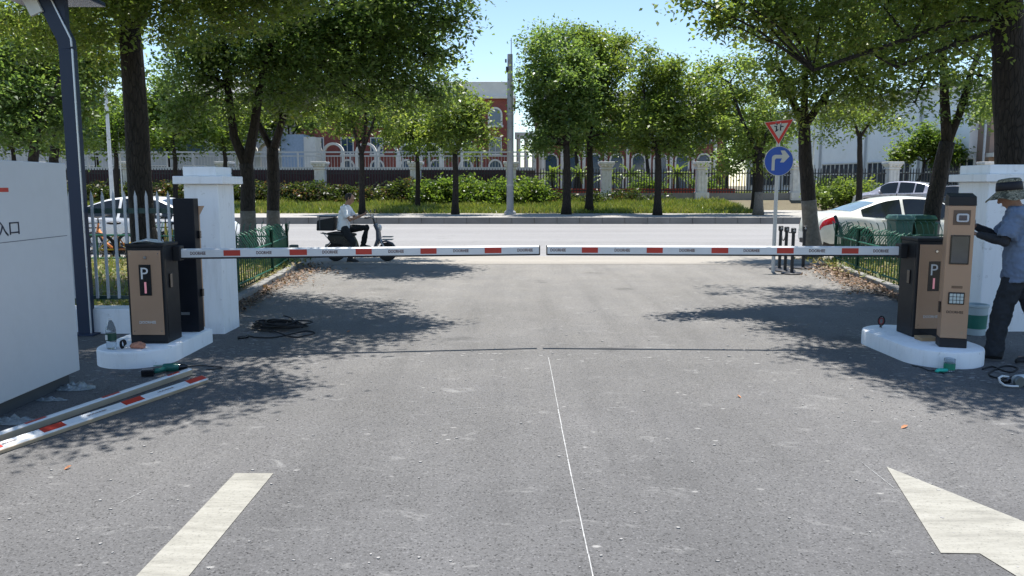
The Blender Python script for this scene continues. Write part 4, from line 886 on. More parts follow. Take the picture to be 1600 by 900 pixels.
# left barrier
bl_ = thing('barrier_gate', 'left barrier, bronze fronted charcoal cabinet with its closed boom pointing right', 'barrier', (-3.35, 7.43, 0.15), group='parking barriers')
cabinet(bl_, -3.52, -3.18, 7.27, 7.59, 1.075, 1)
boom, M, yf, s, L = arm(bl_, (-3.12, 7.52), (0.265, 7.93), 0.0, 0)
def arm_marks(boom, a, b, Y0, Y1, pxs, pxt, zc=0.97, h=0.082, th=0.045):
    """stripes and lettering where the photograph's survey puts them along the boom"""
    a, b = Vector(a), Vector(b); d = (b-a).normalized(); ang = math.atan2(d.y, d.x); Mz = Matrix.Translation((a.x, a.y, zc)) @ Matrix.Rotation(ang, 4, 'Z')
    def along(px):
        r_ = ray(px, 391); # intersect in plan
        k = r_[0]/r_[1]; u = (k*a.y-a.x)/(d.x-k*d.y); return u
    for x0, x1 in pxs:
        u0, u1 = sorted((along(x0), along(x1))); s_ = 1 if d.x > 0 else -1
        ya, yb = sorted((-s_*(th/2+0.0005), -s_*(th/2+0.0025)))
        MB().box(u0, u1, ya, yb, -h/2+0.012, h/2-0.017, M=Mz).build('red_stripe', REDT, boom)
    for x0, x1 in pxt:
        u0, u1 = sorted((along(x0), along(x1))); s_ = 1 if d.x > 0 else -1
        loc = Mz @ Vector(((u0+u1)/2, -s_*(th/2+0.0008), -0.002)); rz_ = ang if d.x > 0 else ang+math.pi
        text('lettering', 'DOORHEE', u1-u0, loc, (R(90), 0, rz_), LETTERD, boom, height=0.030, extr=0.001, bold=0.02)
arm_marks(boom, (-3.12, 7.52), (0.265, 7.93), 0, 0, [(350, 376), (453, 480), (556, 581), (657, 682), (757, 783)], [(298, 322), (401, 425), (504, 528), (607, 631), (708, 732), (808, 832)])
MB().box(-3.1795, -3.11, 7.47, 7.57, 0.90, 1.04).build('hub', CHAR, bl_, bevel=0.006)
# right barrier
br_ = thing('barrier_gate', 'right barrier: charcoal cabinet behind the kiosk with its boom closed to the left', 'barrier', (4.01, 7.75, 0.15), group='parking barriers')
cabinet(br_, 3.855, 4.19, 7.59, 7.91, 1.105, -1)
ha, hb = (3.78, 7.80), (0.352, 7.93)
boom2, M, yf, s, L = arm(br_, ha, hb, 0.0, 0)
arm_marks(boom2, ha, hb, 0, 0, [(909, 934), (1010, 1035), (1111, 1137), (1213, 1239), (1314, 1340)], [(860, 884), (960, 984), (1061, 1085), (1161, 1186), (1263, 1288), (1363, 1387)])
MB().box(3.77, 3.8395, 7.74, 7.86, 0.90, 1.04).build('hub', CHAR, br_, bevel=0.006)
# kiosk column
kx0, kx1, ky0, ky1 = 3.875, 4.090, 7.08, 7.235
ks = thing('payment_kiosk', 'slim bronze ticket column with screen, keypad and camera in front of the right cabinet', 'kiosk', ((kx0+kx1)/2, 7.17, 0.15))
MB().box(kx0-0.004, kx1+0.004, ky0-0.004, ky1+0.004, 0.152, 0.235).build('foot', CHAR, ks, bevel=0.003)
body = MB().box(kx0, kx1, ky0, ky1, 0.2355, 1.425).build('column', BROWN, ks, bevel=0.006)
MB().rings([[(kx0-0.004, ky0-0.004, 1.4255), (kx1+0.004, ky0-0.004, 1.4255), (kx1+0.004, ky1+0.004, 1.4255), (kx0-0.004, ky1+0.004, 1.4255)], [(kx0, ky0, 1.505), (kx1, ky0, 1.505), (kx1, ky1, 1.535), (kx0, ky1, 1.535)]]).build('cap', CHAR, ks, bevel=0.004)
kc = (kx0+kx1)/2
def rrect(cx, cz, w, h, r, k=5):
    out = []
    for (sx, sz, a0) in ((1, -1, -90), (1, 1, 0), (-1, 1, 90), (-1, -1, 180)):
        for i in range(k+1):
            a = R(a0+90*i/k); out.append((cx+sx*(w/2-r)+r*math.cos(a), cz+sz*(h/2-r)+r*math.sin(a)))
    return out
rec = MB().box(kc-0.068, kc+0.068, ky0-0.0035, ky0-0.0005, 1.255, 1.385).build('camera_recess', P('bronze with recess shade', (0.14,0.09,0.06), 0.6), ks)  # flat plate; the shade of a recess is put into its darker bronze
lens = MB().prism(rrect(kc+0.005, 1.318, 0.098, 0.074, 0.018), ky0-0.020, ky0-0.004, 'y').build('camera_bezel', P('light grey plastic', (0.55,0.56,0.58), 0.4), rec, bevel=0.002)
MB().prism(rrect(kc+0.005, 1.318, 0.064, 0.046, 0.006), ky0-0.0225, ky0-0.0205, 'y').build('camera_lens', P('blue black lens', (0.02,0.03,0.07), 0.08, spec=0.9), lens)
scf = MB().box(kc-0.078, kc+0.078, ky0-0.010, ky0-0.0005, 0.905, 1.165).build('screen_frame', BLACKP, ks, bevel=0.004)
MB().box(kc-0.066, kc+0.066, ky0-0.0125, ky0-0.0104, 0.918, 1.152).build('screen', P('dark mirror glass', (0.10,0.11,0.12), 0.06, metal=0.6, spec=0.9, var=0.1), scf)
for i in range(7): MB().box(kc-0.045, kc+0.045, ky0-0.0022, ky0-0.0004, 0.690+i*0.0048, 0.6922+i*0.0048).build('speaker_slot', BLACKP, ks) if i < 5 else None
kp = MB().box(kc-0.066, kc+0.066, ky0-0.010, ky0-0.0005, 0.545, 0.655).build('keypad_frame', BLACKP, ks, bevel=0.005)
KEY = P('pale keypad key', (0.52,0.58,0.55), 0.4, var=0.05)
for i in range(4):
    for j in range(3): MB().box(kc-0.055+i*0.0285, kc-0.055+i*0.0285+0.024, ky0-0.0150, ky0-0.0104, 0.556+j*0.0305, 0.556+j*0.0305+0.026).build('key', KEY, kp, bevel=0.0015)
text('lettering', 'DOORHEE', 0.135, (kc-0.003, ky0-0.0006, 0.475), FACE, P('black brown lettering', (0.012,0.01,0.01), 0.6), ks, height=0.024, extr=0.001, bold=0.01)
MB().box(kc+0.055, kc+0.075, ky0-0.0015, ky0-0.0004, 0.275, 0.305).build('sticker', P('tan sticker', (0.42,0.28,0.18), 0.6), ks)
MB().box(kx0-0.016, kx0-0.0005, ky0+0.05, ky0+0.09, 0.46, 0.56).build('side_latch', BLACKP, ks, bevel=0.002)
ks.rotation_euler = (0, 0, R(-17)); ks.location.x += 0.015
# black camera column on the left island
cc = thing('camera_column', 'tall black light column seen from behind, between the left cabinet and white pillar', 'column', (-3.19, 7.92, 0.15))
b = MB().box(-3.32, -3.115, 7.86, 7.985, 0.152, 1.475).build('column', P('blue black powder coat', (0.006,0.008,0.014), 0.5, spec=0.25, var=0.1), cc, bevel=0.006)
MB().box(-3.315, -3.119, 7.986, 8.02, 0.18, 1.40).build('front_cover', BROWN, cc, bevel=0.003)
MB().add([(-3.119, 7.99, 1.40), (-3.119, 8.02, 1.40), (-3.065, 8.01, 1.40), (-3.119, 7.99, 1.29)], [(0,1,2), (0,2,3), (1,3,2), (0,3,1)]).build('corner_flap', BROWN, cc)
for z in (1.08, 0.50): MB().box(-3.1145, -3.092, 7.93, 7.97, z, z+0.075).build('hinge', BLACKP, b, bevel=0.003)
MB().box(-3.29, -3.205, 7.8575, 7.8595, 0.325, 0.352).build('nameplate', P('silver plate', (0.30,0.32,0.34), 0.35, metal=0.6), cc)
# white gate pillars
def pillar(label, x0, x1, y0, y1, zt):
    t = thing('gate_pillar', label, 'pillar', ((x0+x1)/2, (y0+y1)/2, 0), group='white gate pillars')
    MB().box(x0, x1, y0, y1, -0.03, zt-0.0).build('shaft', WPAINT, t, bevel=0.012)
    MB().box(x0-0.08, x1+0.08, y0-0.08, y1+0.08, zt+0.0005, zt+0.085).build('ledge', WPAINT, t, bevel=0.008)
    MB().box(x0+0.0, x1-0.02, y0+0.0, y1, zt+0.0855, zt+0.185).build('cap', WPAINT, t, bevel=0.01); return t
pillar('white masonry pillar behind the black column left of the gate', -3.49, -3.12, 8.56, 9.04, 1.615)
pillar('white masonry pillar behind the worker at the right edge', 5.15, 5.75, 8.71, 9.3, 1.64)
lw = MB().box(-11, -3.491, 8.58, 8.86, -0.03, 0.272); o = lw.build('low_wall', WPAINT, None, bevel=0.012); setp(o, 'low white wall under the picket fence behind the left cabinet', 'wall')
# picket fence
pf = thing('picket_fence', 'white picket fence with green rails above the low white wall on the left', 'fence', (-6, 8.75, 0.27))
GREEN = P('green fence paint', (0.012,0.095,0.055), 0.45, var=0.15, scale=5, grime=0.1)
DKGREEN = P('dark green rail paint', (0.010,0.045,0.040), 0.45, var=0.15, scale=5)
MB().box(-9.5, -3.5, 8.735, 8.765, 1.30, 1.355).build('rail', DKGREEN, pf); MB().box(-9.5, -3.5, 8.735, 8.765, 0.355, 0.395).build('rail', DKGREEN, pf)
for i in range(44):
    x = -4.558+0.119*(i-36)
    if x > -3.55: break
    if x < -5.6: continue
    m = MB().box(x-0.0125, x+0.0125, 8.71, 8.733, 0.37, 1.48); m.add([(x-0.0125, 8.71, 1.48), (x+0.0125, 8.71, 1.48), (x+0.0125, 8.733, 1.48), (x-0.0125, 8.733, 1.48), (x, 8.716, 1.55)], [(0,1,4), (1,2,4), (2,3,4), (3,0,4)])
    m.build('picket', P('white picket paint', (0.50,0.52,0.54), 0.5, var=0.08, grime=0.2), pf)
for x in (-9.4, -7.4, -5.4, -3.56): MB().box(x-0.025, x+0.025, 8.77, 8.82, 0.2725, 1.42).build('post', DKGREEN, pf)
# sign board
SB = P('pale grey coated steel', (0.60,0.62,0.64), 0.42, metal=0.1, var=0.06, scale=0.8, grime=0.10)
sb = thing('sign_board', 'tall pale grey entrance board with red bar and dark characters at the left edge', 'sign', (-3.7, 5.0, 0))
MB().box(-3.86, -3.53, 3.1, 6.40, 0.105, 1.775).build('panel', SB, sb, bevel=0.006)
MB().box(-3.80, -3.585, 3.2, 6.33, 0.0, 0.1045).build('base', P('shadowed steel base', (0.07,0.075,0.08), 0.6), sb)  # shade under the panel is put into this dark base colour
def sideY(px):  # where a sight line meets the board's face X=-3.53
    r_ = ray(px, 300); return -3.53*r_[1]/r_[0]
FX = (R(90), 0, R(90))
y_end = sideY(13); MB().box(-3.5297, -3.5275, 4.35, y_end, 1.556, 1.585).build('red_bar', REDT, sb)
zt = 1.30; cw = 0.088
INK = P('blue black ink', (0.01,0.013,0.035), 0.5)
yk = (sideY(10)+sideY(25.5))/2; wk = sideY(25.5)-sideY(10)
text('character', '口', abs(wk), (-3.529, yk, zt), FX, INK, sb, height=0.088, extr=0.001, bold=0.008)
text('character', '入', 0.125, (-3.529, sideY(8)-0.062, zt), FX, INK, sb, height=0.105, extr=0.001, bold=0.008)
ln = MB(); a1, a2_ = (sideY(100), 1.213), (4.3, 1.213); ln.box(-3.5297, -3.5285, 3.6, sideY(100), 1.205, 1.210); ln.build('thin_line', P('thin grey line', (0.12,0.13,0.16), 0.5), sb)
# blue grey lamp post
NAVY = P('blue grey steel', (0.020,0.034,0.068), 0.42, spec=0.3, var=0.05, scale=2)
SILV = P('silver edge strip', (0.55,0.58,0.62), 0.3, metal=0.5, var=0.05)
lp = thing('lamp_post', 'blue grey square lamp post with bent arm and solar panel beside the sign board', 'street lamp', (-4.615, 8.56, 0))
def sqtube(pts, hw, hd):
    rs = []
    for i, (x, z) in enumerate(pts):
        a = Vector(pts[max(0, i-1)]); b_ = Vector(pts[min(len(pts)-1, i+1)]); d_ = (b_-a).normalized(); nx, nz = d_.y, -d_.x
        rs.append([(x+nx*hw, 8.56-hd, z+nz*hw), (x+nx*hw, 8.56+hd, z+nz*hw), (x-nx*hw, 8.56+hd, z-nz*hw), (x-nx*hw, 8.56-hd, z-nz*hw)])
    return rs
MB().rings(sqtube([(-4.615, 0.0), (-4.615, 3.0)], 0.066, 0.06)).build('post', NAVY, lp, bevel=0.004)
MB().box(-4.5485, -4.536, 8.498, 8.515, 0.02, 3.0).build('edge_strip', SILV, lp)
MB().box(-4.75, -4.48, 8.42, 8.70, 0.0, 0.018).build('base_plate', NAVY, lp, bevel=0.003)
MB().rings(sqtube([(-4.615, 3.0005), (-4.62, 3.08), (-4.86, 3.62), (-5.15, 4.25)], 0.066, 0.06)).build('bent_arm', NAVY, lp)
e = MB().rings([[(x+0.062, 8.497, z), (x+0.062, 8.515, z), (x+0.074, 8.515, z+0.006), (x+0.074, 8.497, z+0.006)] for x, z in ((-4.612, 3.02), (-4.616, 3.10), (-4.855, 3.64), (-5.145, 4.27))]).build('edge_strip', SILV, lp)
MA = Matrix.Translation((-4.86, 8.47, 3.42)) @ Matrix.Rotation(R(-24), 4, 'Y')
MB().box(-0.10, 0.035, -0.005, 0.03, -0.07, 0.42, M=MA).build('lamp_head', P('frosted lamp cover', (0.62,0.64,0.62), 0.35), lp, bevel=0.005)
MB().box(-5.2, -4.36, 8.2, 8.9, 3.50, 3.545).box(-5.0, -4.9, 8.5, 8.62, 3.42, 3.50).build('solar_panel', P('solar panel blue', (0.03,0.045,0.09), 0.2, spec=0.8), lp, bevel=0.004)
MB().box(-4.70, -4.60, 8.52, 8.60, 3.05, 3.50).build('bracket', NAVY, lp)
# ---------------- green fences along the drive
def hoop_fence(label, pts, side, h=0.87, lean=0.10, sp=0.125):
    t = thing('green_fence', label, 'fence', (pts[0][0], pts[0][1], 0.09), group='green tubular fences')
    bars = MB(); rails = MB()
    for (a, b) in zip(pts[:-1], pts[1:]):
        a, b = Vector((*a, 0)), Vector((*b, 0)); d = b-a; L = d.length; d.normalize(); nv = Vector((-d.y, d.x, 0))
        if (nv.x*side < 0 if abs(nv.x) > 0.5 else nv.y < 0): nv = -nv
        n = int(L/sp)
        for i in range(n+1):
            p = a+d*(L*i/n); jx = random.uniform(-0.012, 0.012); jh = random.uniform(-0.03, 0.03); w_ = nv
            q = [p+Vector((0, 0, 0.10)), p+Vector((0, 0, h*0.72))]
            for k_, (o_, z_) in enumerate(((0.02, 0.80), (0.07, 0.88), (lean, 0.96+jh), (lean*1.6, 1.0+jh))): q.append(p+w_*(o_+jx)+d*jx*2+Vector((0, 0, h*z_)))
            bars.tube(q, 0.0090, 6)
        for z in (0.17, h*0.70): rails.tube([a+Vector((0, 0, z)), b+Vector((0, 0, z))], 0.017, 6)
        m_ = max(1, round(L/2.0))
        for i in range(m_+1):
            p = a+d*(L*i/m_); po = MB(); po.tube([p+Vector((0, 0, 0.05)), p+Vector((0, 0, h*0.94))], 0.03, 10); po.ball((p.x, p.y, h*0.96), 0.036, 10); po.build('post', GREEN, t, smooth=True)
    bars.build('bars', GREEN, t, smooth='all', fixn=False); rails.build('rails', GREEN, t, smooth='all', fixn=False); return t
hoop_fence('green tubular fence with curved spikes on the bed left of the drive', [(-3.86, 9.3), (-3.98, 11.5), (-4.15, 13.8), (-4.42, 15.7), (-7.2, 15.85)], -1)
hoop_fence('green tubular fence with curved spikes on the bed right of the drive', [(5.72, 9.6), (5.86, 12.0), (6.15, 14.2), (6.5, 16.05), (10.6, 16.25)], 1)
# low green railing left
rl = thing('bed_railing', 'low green rail with uprights between the yellow bicycles and the left bed', 'railing', (-8, 15.9, 0.09))
m = MB(); 
for x in [(-12+i*0.62) for i in range(8)]: m.tube([(x, 15.95, 0.05), (x, 15.95, 0.62)], 0.02, 6)
m.build('uprights', GREEN, rl); MB().tube([(-12.1, 15.95, 0.62), (-7.3, 15.95, 0.62)], 0.022, 6).tube([(-12.1, 15.95, 0.16), (-7.3, 15.95, 0.16)], 0.022, 6).build('rails', GREEN, rl)
# ================================================================== SIGNS, POLES, SMALL STREET THINGS
GALV = P('galvanised pole', (0.50,0.51,0.52), 0.45, metal=0.3, var=0.08, scale=5)
YS = 14.8
ts = thing('traffic_sign', 'give way triangle above a blue right turn disc on one grey pole', 'traffic sign', (4.87, YS+0.05, 0))
MB().cyl((4.87, YS+0.05, 0), (4.87, YS+0.05, 2.78), 0.035, n=12).build('pole', GALV, ts, smooth=True)
def plate(poly, y0, y1, name, mat, par): return MB().prism(poly, y0, y1, 'y').build(name, mat, par)
SR = P('sign red', (0.55,0.02,0.015), 0.4, var=0.08, scale=8); SW = P('sign white', (0.52,0.52,0.50), 0.45, var=0.05, scale=8, grime=0.15); SBL = P('sign blue', (0.008,0.075,0.42), 0.4, var=0.06, scale=6, grime=0.06)
def tri(cx, zb, zt, hw, rot=0.05):
    return [(cx+0.01, zb), (cx+hw, zt+0.035), (cx-hw, zt-0.025)]
c0 = D(1216, 205, YS)
t0 = tri(4.85, 2.335, 2.765, 0.268); g = Vector((4.853, 2.62))
def shrink(poly, k): return [(g.x+(a-g.x)*k, g.y+(b-g.y)*k) for a, b in poly]
tp_ = plate(t0, YS-0.004, YS, 'give_way_plate', SW, ts)
plate(shrink(t0, 0.95), YS-0.006, YS-0.0042, 'red_border', SR, tp_)
plate(shrink(t0, 0.62), YS-0.008, YS-0.0062, 'white_centre', SW, tp_)
text('character', '让', 0.185, (4.858, YS-0.0085, 2.650), FACE, INK, tp_, height=0.165, extr=0.001, bold=0.022)
disc = [(4.877+0.268*math.cos(2*math.pi*i/40), 2.045+0.268*math.sin(2*math.pi*i/40)) for i in range(40)]
dp = plate(disc, YS-0.004, YS, 'right_turn_disc', SW, ts)
plate([(4.877+0.258*math.cos(2*math.pi*i/40), 2.045+0.258*math.sin(2*math.pi*i/40)) for i in range(40)], YS-0.006, YS-0.0042, 'blue_face', SBL, dp)
ax, az = 4.877, 2.045
arrow = [(-0.13, -0.17), (-0.075, -0.17), (-0.075, 0.02), (-0.055, 0.048), (0.055, 0.048), (0.02, -0.025), (0.09, -0.025), (0.19, 0.085), (0.10, 0.19), (0.025, 0.19), (0.06, 0.112), (-0.075, 0.112), (-0.115, 0.095), (-0.13, 0.06)]
plate([(ax+a, az+b) for a, b in arrow], YS-0.008, YS-0.0062, 'arrow', SW, dp)
# concrete pole and lamp posts
cp = D(797, 336, 39.5); x = cp.x
pt = thing('concrete_pole', 'tall grey concrete pole on the far pavement between the tree crowns', 'pole', (x, 39.5, 0.195))
CONC = P('pole concrete', (0.33,0.33,0.34), 0.85, var=0.12, scale=1.5, grime=0.25)
MB().cyl((x, 39.5, 0.195), (x, 39.5, 7.85), 0.175, 0.125, 16).build('shaft', CONC, pt, smooth=True)
MB().cyl((x+0.06, 39.45, 7.85), (x+0.06, 39.45, 8.6), 0.022, n=6).build('rod', GALV, pt)
MB().box(x-0.2, x-0.11, 39.3, 39.5, 7.0, 7.25).box(x-0.24, x-0.16, 39.3, 39.45, 7.45, 7.6).build('bracket', BLACKIRON, pt)
m = MB(); m.lathe((x, 39.5, 0.195), [(0.30, 0), (0.28, 0.12), (0.2, 0.2)], 14); m.build('collar', CONC, pt)
for z in (1.6, 3.2, 5.0): MB().lathe((x, 39.5, z), [(0.182, 0), (0.182, 0.06)], 14).build('band', P('pale band', (0.45,0.45,0.44), 0.8), pt)
for px, top, Y, r_, lab in ((175, 80, 34.0, 0.09, 'white lamp post seen left of the near thick trunk'), (191, 190, 40, 0.04, 'thin grey post beside the white lamp post on the left'), (1268, 195, 40, 0.06, 'thin white post right of the limewashed trunk by the signs')):
    p0 = D(px, 300, Y); p1 = D(px-3, top, Y); base = -0.085 if Y < 35.5 else 0.195
    l = thing('white_post', lab, 'post', (p0.x, Y, base))
    MB().cyl((p0.x, Y, base), (p0.x, Y, p1.z), r_, r_*0.6, 12).build('shaft', P('white post paint', (0.62,0.64,0.64), 0.5), l, smooth=True)
    MB().lathe((p0.x, Y, base), [(r_*1.8, 0), (r_*1.8, 0.03), (r_*1.2, 0.05)], 12).build('foot', GALV, l)
# ---------------- black crowd stands and chain right of the drive
stands = [(1217.5, 421, 0.86, 'black steel post with round base plate, leftmost of the cluster under the traffic signs'), (1226.5, 424, 0.86, 'black steel post with round base plate, second in the cluster under the traffic signs'), (1237, 428, 0.86, 'black steel post with round base plate, nearest in the cluster under the traffic signs'), (1254.5, 419.5, 0.95, 'black steel post with round base plate, standing apart to the right of the cluster')]
tops = []
for px, py, h, lab in stands:
    g = G(px, py); t = thing('barrier_stand', lab, 'stand', (g.x, g.y, 0), group='black chain stands')
    MB().lathe((g.x, g.y, 0), [(0.19, 0.0), (0.19, 0.02), (0.17, 0.032), (0.05, 0.045)], 24).build('base_plate', BLACKIRON, t, smooth=True)
    h_ = h-0.12 if px != 1254.5 else h-0.22
    MB().cyl((g.x, g.y, 0.03), (g.x, g.y, h_), 0.030, n=12).build('pole', BLACKIRON, t, smooth=True)
    m = MB(); m.lathe((g.x, g.y, h_), [(0.034, 0), (0.046, 0.01), (0.046, 0.09), (0.03, 0.10)], 14); m.build('head', BLACKIRON, t, smooth=True)
    MB().lathe((g.x-0.0, g.y-0.047, h_+0.05), [(0.0, -0.008), (0.018, -0.008), (0.02, 0.0)], 10, axis='y').build('cap', P('grey knob', (0.3,0.3,0.31), 0.5), t)
    tops.append(Vector((g.x, g.y, h_+0.05)))
def sagline(a, b, sag, k=12): return [a.lerp(b, i/k)-Vector((0, 0, sag*4*(i/k)*(1-i/k))) for i in range(k+1)]
ch = MB().tube(sagline(tops[0]-Vector((0, 0, 0.0)), tops[1], 0.22), 0.011, 6).tube(sagline(tops[1], tops[2], 0.05), 0.011, 6).build('stand_chain', BLACKIRON, None, smooth='all'); setp(ch, 'black chain slung between the cluster of black posts', 'chain')
g0 = G(1282, 412); bs = MB().tube([(7.02, 16.75, -0.01), (6.93, 16.7, 0.45), (6.72, 16.7, 0.98)], 0.035, 8).build('leaning_post', BLACKIRON, None, smooth='all'); setp(bs, 'black post leaning to the left in front of the white car wheel', 'post')
# ---------------- trash bins
def bin_(label, x, y, w, d, h, mat, z0=0.0):
    t = thing('trash_bin', label, 'trash bin', (x, y, z0), group='green trash bins')
    def rg(k, z): return [(x-w*k, y-d*k, z), (x+w*k, y-d*k, z), (x+w*k, y+d*k, z), (x-w*k, y+d*k, z)]
    b = MB().rings([rg(0.40, z0+0.06), rg(0.47, z0+h*0.8), rg(0.5, z0+h*0.88)]).build('body', mat, t, bevel=0.015)
    MB().rings([rg(0.54, z0+h*0.885), rg(0.55, z0+h*0.92), rg(0.46, z0+h)]).build('lid', mat, t, bevel=0.012)
    for sx in (-1, 1): MB().cyl((x+sx*w*0.44, y+d*0.35, z0+0.09), (x+sx*w*0.36, y+d*0.35, z0+0.09), 0.09, n=16).build('wheel', RUBBER, t)
    MB().tube([(x-w*0.4, y+d*0.55, z0+h*0.92), (x-w*0.4, y+d*0.68, z0+h*0.95), (x+w*0.4, y+d*0.68, z0+h*0.95), (x+w*0.4, y+d*0.55, z0+h*0.92)], 0.014, 6).build('handle', mat, t)
bin_('grey green wheeled trash bin in front of the white car door', 8.42, 17.4, 0.38, 0.5, 1.0, P('grey green plastic', (0.055,0.13,0.105), 0.5, var=0.08), -0.03)
bin_('wide dark green wheeled trash bin left of the leaning trunk', 8.88, 17.45, 0.44, 0.5, 1.0, P('dark green plastic', (0.006,0.055,0.022), 0.45, var=0.1), -0.03)

# ---------------- cars
def sm(xs, ys, x):
    """smooth interpolation through stations"""
    x = np.asarray(x, float); xs = np.array(xs, float); ys = np.array(ys, float)
    m = np.zeros_like(xs); dx = np.diff(xs); dy = np.diff(ys)/dx
    m[1:-1] = np.where(dy[:-1]*dy[1:] > 0, 2*dy[:-1]*dy[1:]/(dy[:-1]+dy[1:]+1e-12), 0); m[0] = dy[0]; m[-1] = dy[-1]
    i = np.clip(np.searchsorted(xs, x)-1, 0, len(xs)-2); h = dx[i]; t = (x-xs[i])/h
    return (2*t**3-3*t**2+1)*ys[i]+(t**3-2*t**2+t)*h*m[i]+(-2*t**3+3*t**2)*ys[i+1]+(t**3-t**2)*h*m[i+1]
def car(label, loc, heading, L, prof, belt, width, roofw, wheels, wr, paint, lampy, win, group=None, rearglass=None, name='parked_car', dark_roof=False):
    t = thing(name, label, 'car', loc, heading-0.0, group=group)
    K = 130; us = np.linspace(0, L, K)
    zt = sm(*prof, us); zb = np.minimum(sm(*belt, us), zt-0.02); wd = sm(*width, us)
    zlo = np.full(K, 0.20)
    zlo = np.where(us < 0.25, 0.20+(0.25-us)*0.5, zlo); zlo = np.where(us > L-0.25, 0.18+(us-L+0.25)*0.35, zlo)
    ra = wr+0.055
    for xw in wheels:
        k = np.abs(us-xw) < ra; zlo = np.where(k, np.maximum(zlo, wr+np.sqrt(np.maximum(0, ra**2-(us-xw)**2))), zlo)
    fr = [0.0, 0.12, 0.28, 0.45, 0.62, 0.78, 0.92, 1.0]; bulge = [0.955, 0.985, 0.995, 1.0, 1.0, 0.99, 0.972, 0.935]
    NS = 9
    def section(i):
        h = max(0.0, zt[i]-zb[i]); f = min(1.0, h/0.42); w_ = wd[i]; out = []
        for a, b in zip(fr, bulge): out.append((w_*b, zlo[i]+(zb[i]-zlo[i])*a))
        wtop = w_*(0.90*(1-f))+roofw*f
        y0, z0 = out[-1]
        for j in range(1, NS+1):
            q = j/NS
            # side glass then a round shoulder then the roof
            if q <= 0.45: s_ = q/0.45; yy = y0*0.985+(wtop-y0*0.985)*s_; zz = z0+(zt[i]-0.055*f-0.008-z0)*s_**0.98
            elif q <= 0.66: s_ = (q-0.45)/0.21; yy = wtop*(1-0.13*s_); zz = zt[i]-0.055*f-0.008+(0.040*f+0.004)*math.sin(s_*math.pi/2)
            else: s_ = (q-0.66)/0.34; yy = wtop*0.87*(1-s_); zz = zt[i]-0.015*f-0.004+(0.015*f+0.004)*math.sin(s_*math.pi/2)
            out.append((yy, zz))
        return out
    S = [section(i) for i in range(K)]; n = len(S[0])
    def surf(sgn, i, j): y, z = S[i][j]; return Vector((us[i], sgn*y, z))
    m = MB()
    for sgn in (1, -1):
        vs = [surf(sgn, i, j) for i in range(K) for j in range(n)]
        fs = [(i*n+j, i*n+j+1, (i+1)*n+j+1, (i+1)*n+j) for i in range(K-1) for j in range(n-1)]
        if sgn < 0: fs = [f[::-1] for f in fs]
        m.add(vs, fs)
    for i_ in (0, K-1):
        vs = [surf(1, i_, j) for j in range(n)]+[surf(-1, i_, j) for j in range(n-1, -1, -1)]; m.add(vs, [tuple(range(len(vs)))])
    import bmesh
    body = m.build('body', paint, t, smooth='all', world=False, fixn=False)
    bm = bmesh.new(); bm.from_mesh(body.data); bmesh.ops.remove_doubles(bm, verts=bm.verts, dist=0.002); bmesh.ops.recalc_face_normals(bm, faces=bm.faces); bm.to_mesh(body.data); bm.free()
    body.data.polygons.foreach_set('use_smooth', [True]*len(body.data.polygons))
    def patch(name, mat, par, u0, u1, j0, j1, sides=(1, -1), off=0.006, cond=None, jf=None, smooth='all'):
        mm = MB(); ii = [i for i in range(K) if u0 <= us[i] <= u1 and (cond is None or cond(i))]
        for sgn in sides:
            vs = []; 
            for i in ii:
                for j in range(j0, j1+1):
                    p = surf(sgn, i, j); a = surf(sgn, min(K-1, i+1), j)-surf(sgn, max(0, i-1), j); b = surf(sgn, i, min(n-1, j+1))-surf(sgn, i, max(0, j-1))
                    q = a.cross(b); q = q.normalized() if q.length > 1e-9 else Vector((0, sgn, 0))
                    if q.y*sgn < 0 or (abs(q.y) < 1e-3 and q.z < 0): q = -q
                    if q.dot(p-Vector((L/2, 0, 0.5))) < 0: q = -q
                    vs.append(p+q*off)
            r_ = j1-j0+1
            mm.add(vs, [(a*r_+b, a*r_+b+1, (a+1)*r_+b+1, (a+1)*r_+b) for a in range(len(ii)-1) for b in range(j1-j0)])
        return mm.build(name, mat, par, smooth=smooth, world=False)
    GL = P('car glass', (0.010,0.013,0.015), 0.08, spec=0.5, var=0.2, scale=2)
    jb = len(fr)-1
    # side windows: (u0,u1) pairs
    for u0, u1 in win['side']:
        for sg in (1, -1): patch('side_window', GL, t, u0, u1, jb, jb+4, (sg,), off=0.009, cond=lambda i: zt[i]-zb[i] > 0.14)
    w0, w1 = win['front']; r0_, r1_ = win['rear']
    patch('windscreen', GL, t, w0, w1, jb+6, n-1, off=0.007); patch('rear_window', P('pale rear glass', (0.10,0.14,0.15), 0.06, spec=0.9, var=0.1) if rearglass else GL, t, r0_, r1_, jb+6, n-1, off=0.007)
    DK = P('black trim', (0.012,0.012,0.013), 0.5)
    for u in win['doors']:
        for sg in (1, -1): patch('door_seam', DK, body, u-0.022, u+0.022, 2, jb, (sg,), off=0.002)
    for sg in (1, -1): patch('sill_trim', DK, t, 0.1, L-0.1, 0, 1, (sg,), off=0.004)
    for u in win['handles']: 
        i = int(u/L*(K-1)); p = surf(1, i, jb-1)
        for s_ in (1, -1): MB().box(u-0.09, u+0.09, min(s_*p.y, s_*(p.y+0.03)), max(s_*p.y, s_*(p.y+0.03)), p.z-0.015, p.z+0.012).build('door_handle', paint, body, world=False, bevel=0.005)
    TL = P('tail lamp red', (0.42,0.012,0.02), 0.15, spec=0.8, var=0.1, coat=0.5)
    for s_ in (1, -1):
        patch('tail_lamp', TL, t, lampy[0], lampy[1], lampy[2], lampy[3], (s_,), 0.008)
        patch('head_lamp', P('headlamp glass', (0.35,0.38,0.40), 0.08, spec=0.9), t, L-0.42, L-0.06, 4, 6, (s_,), 0.008)
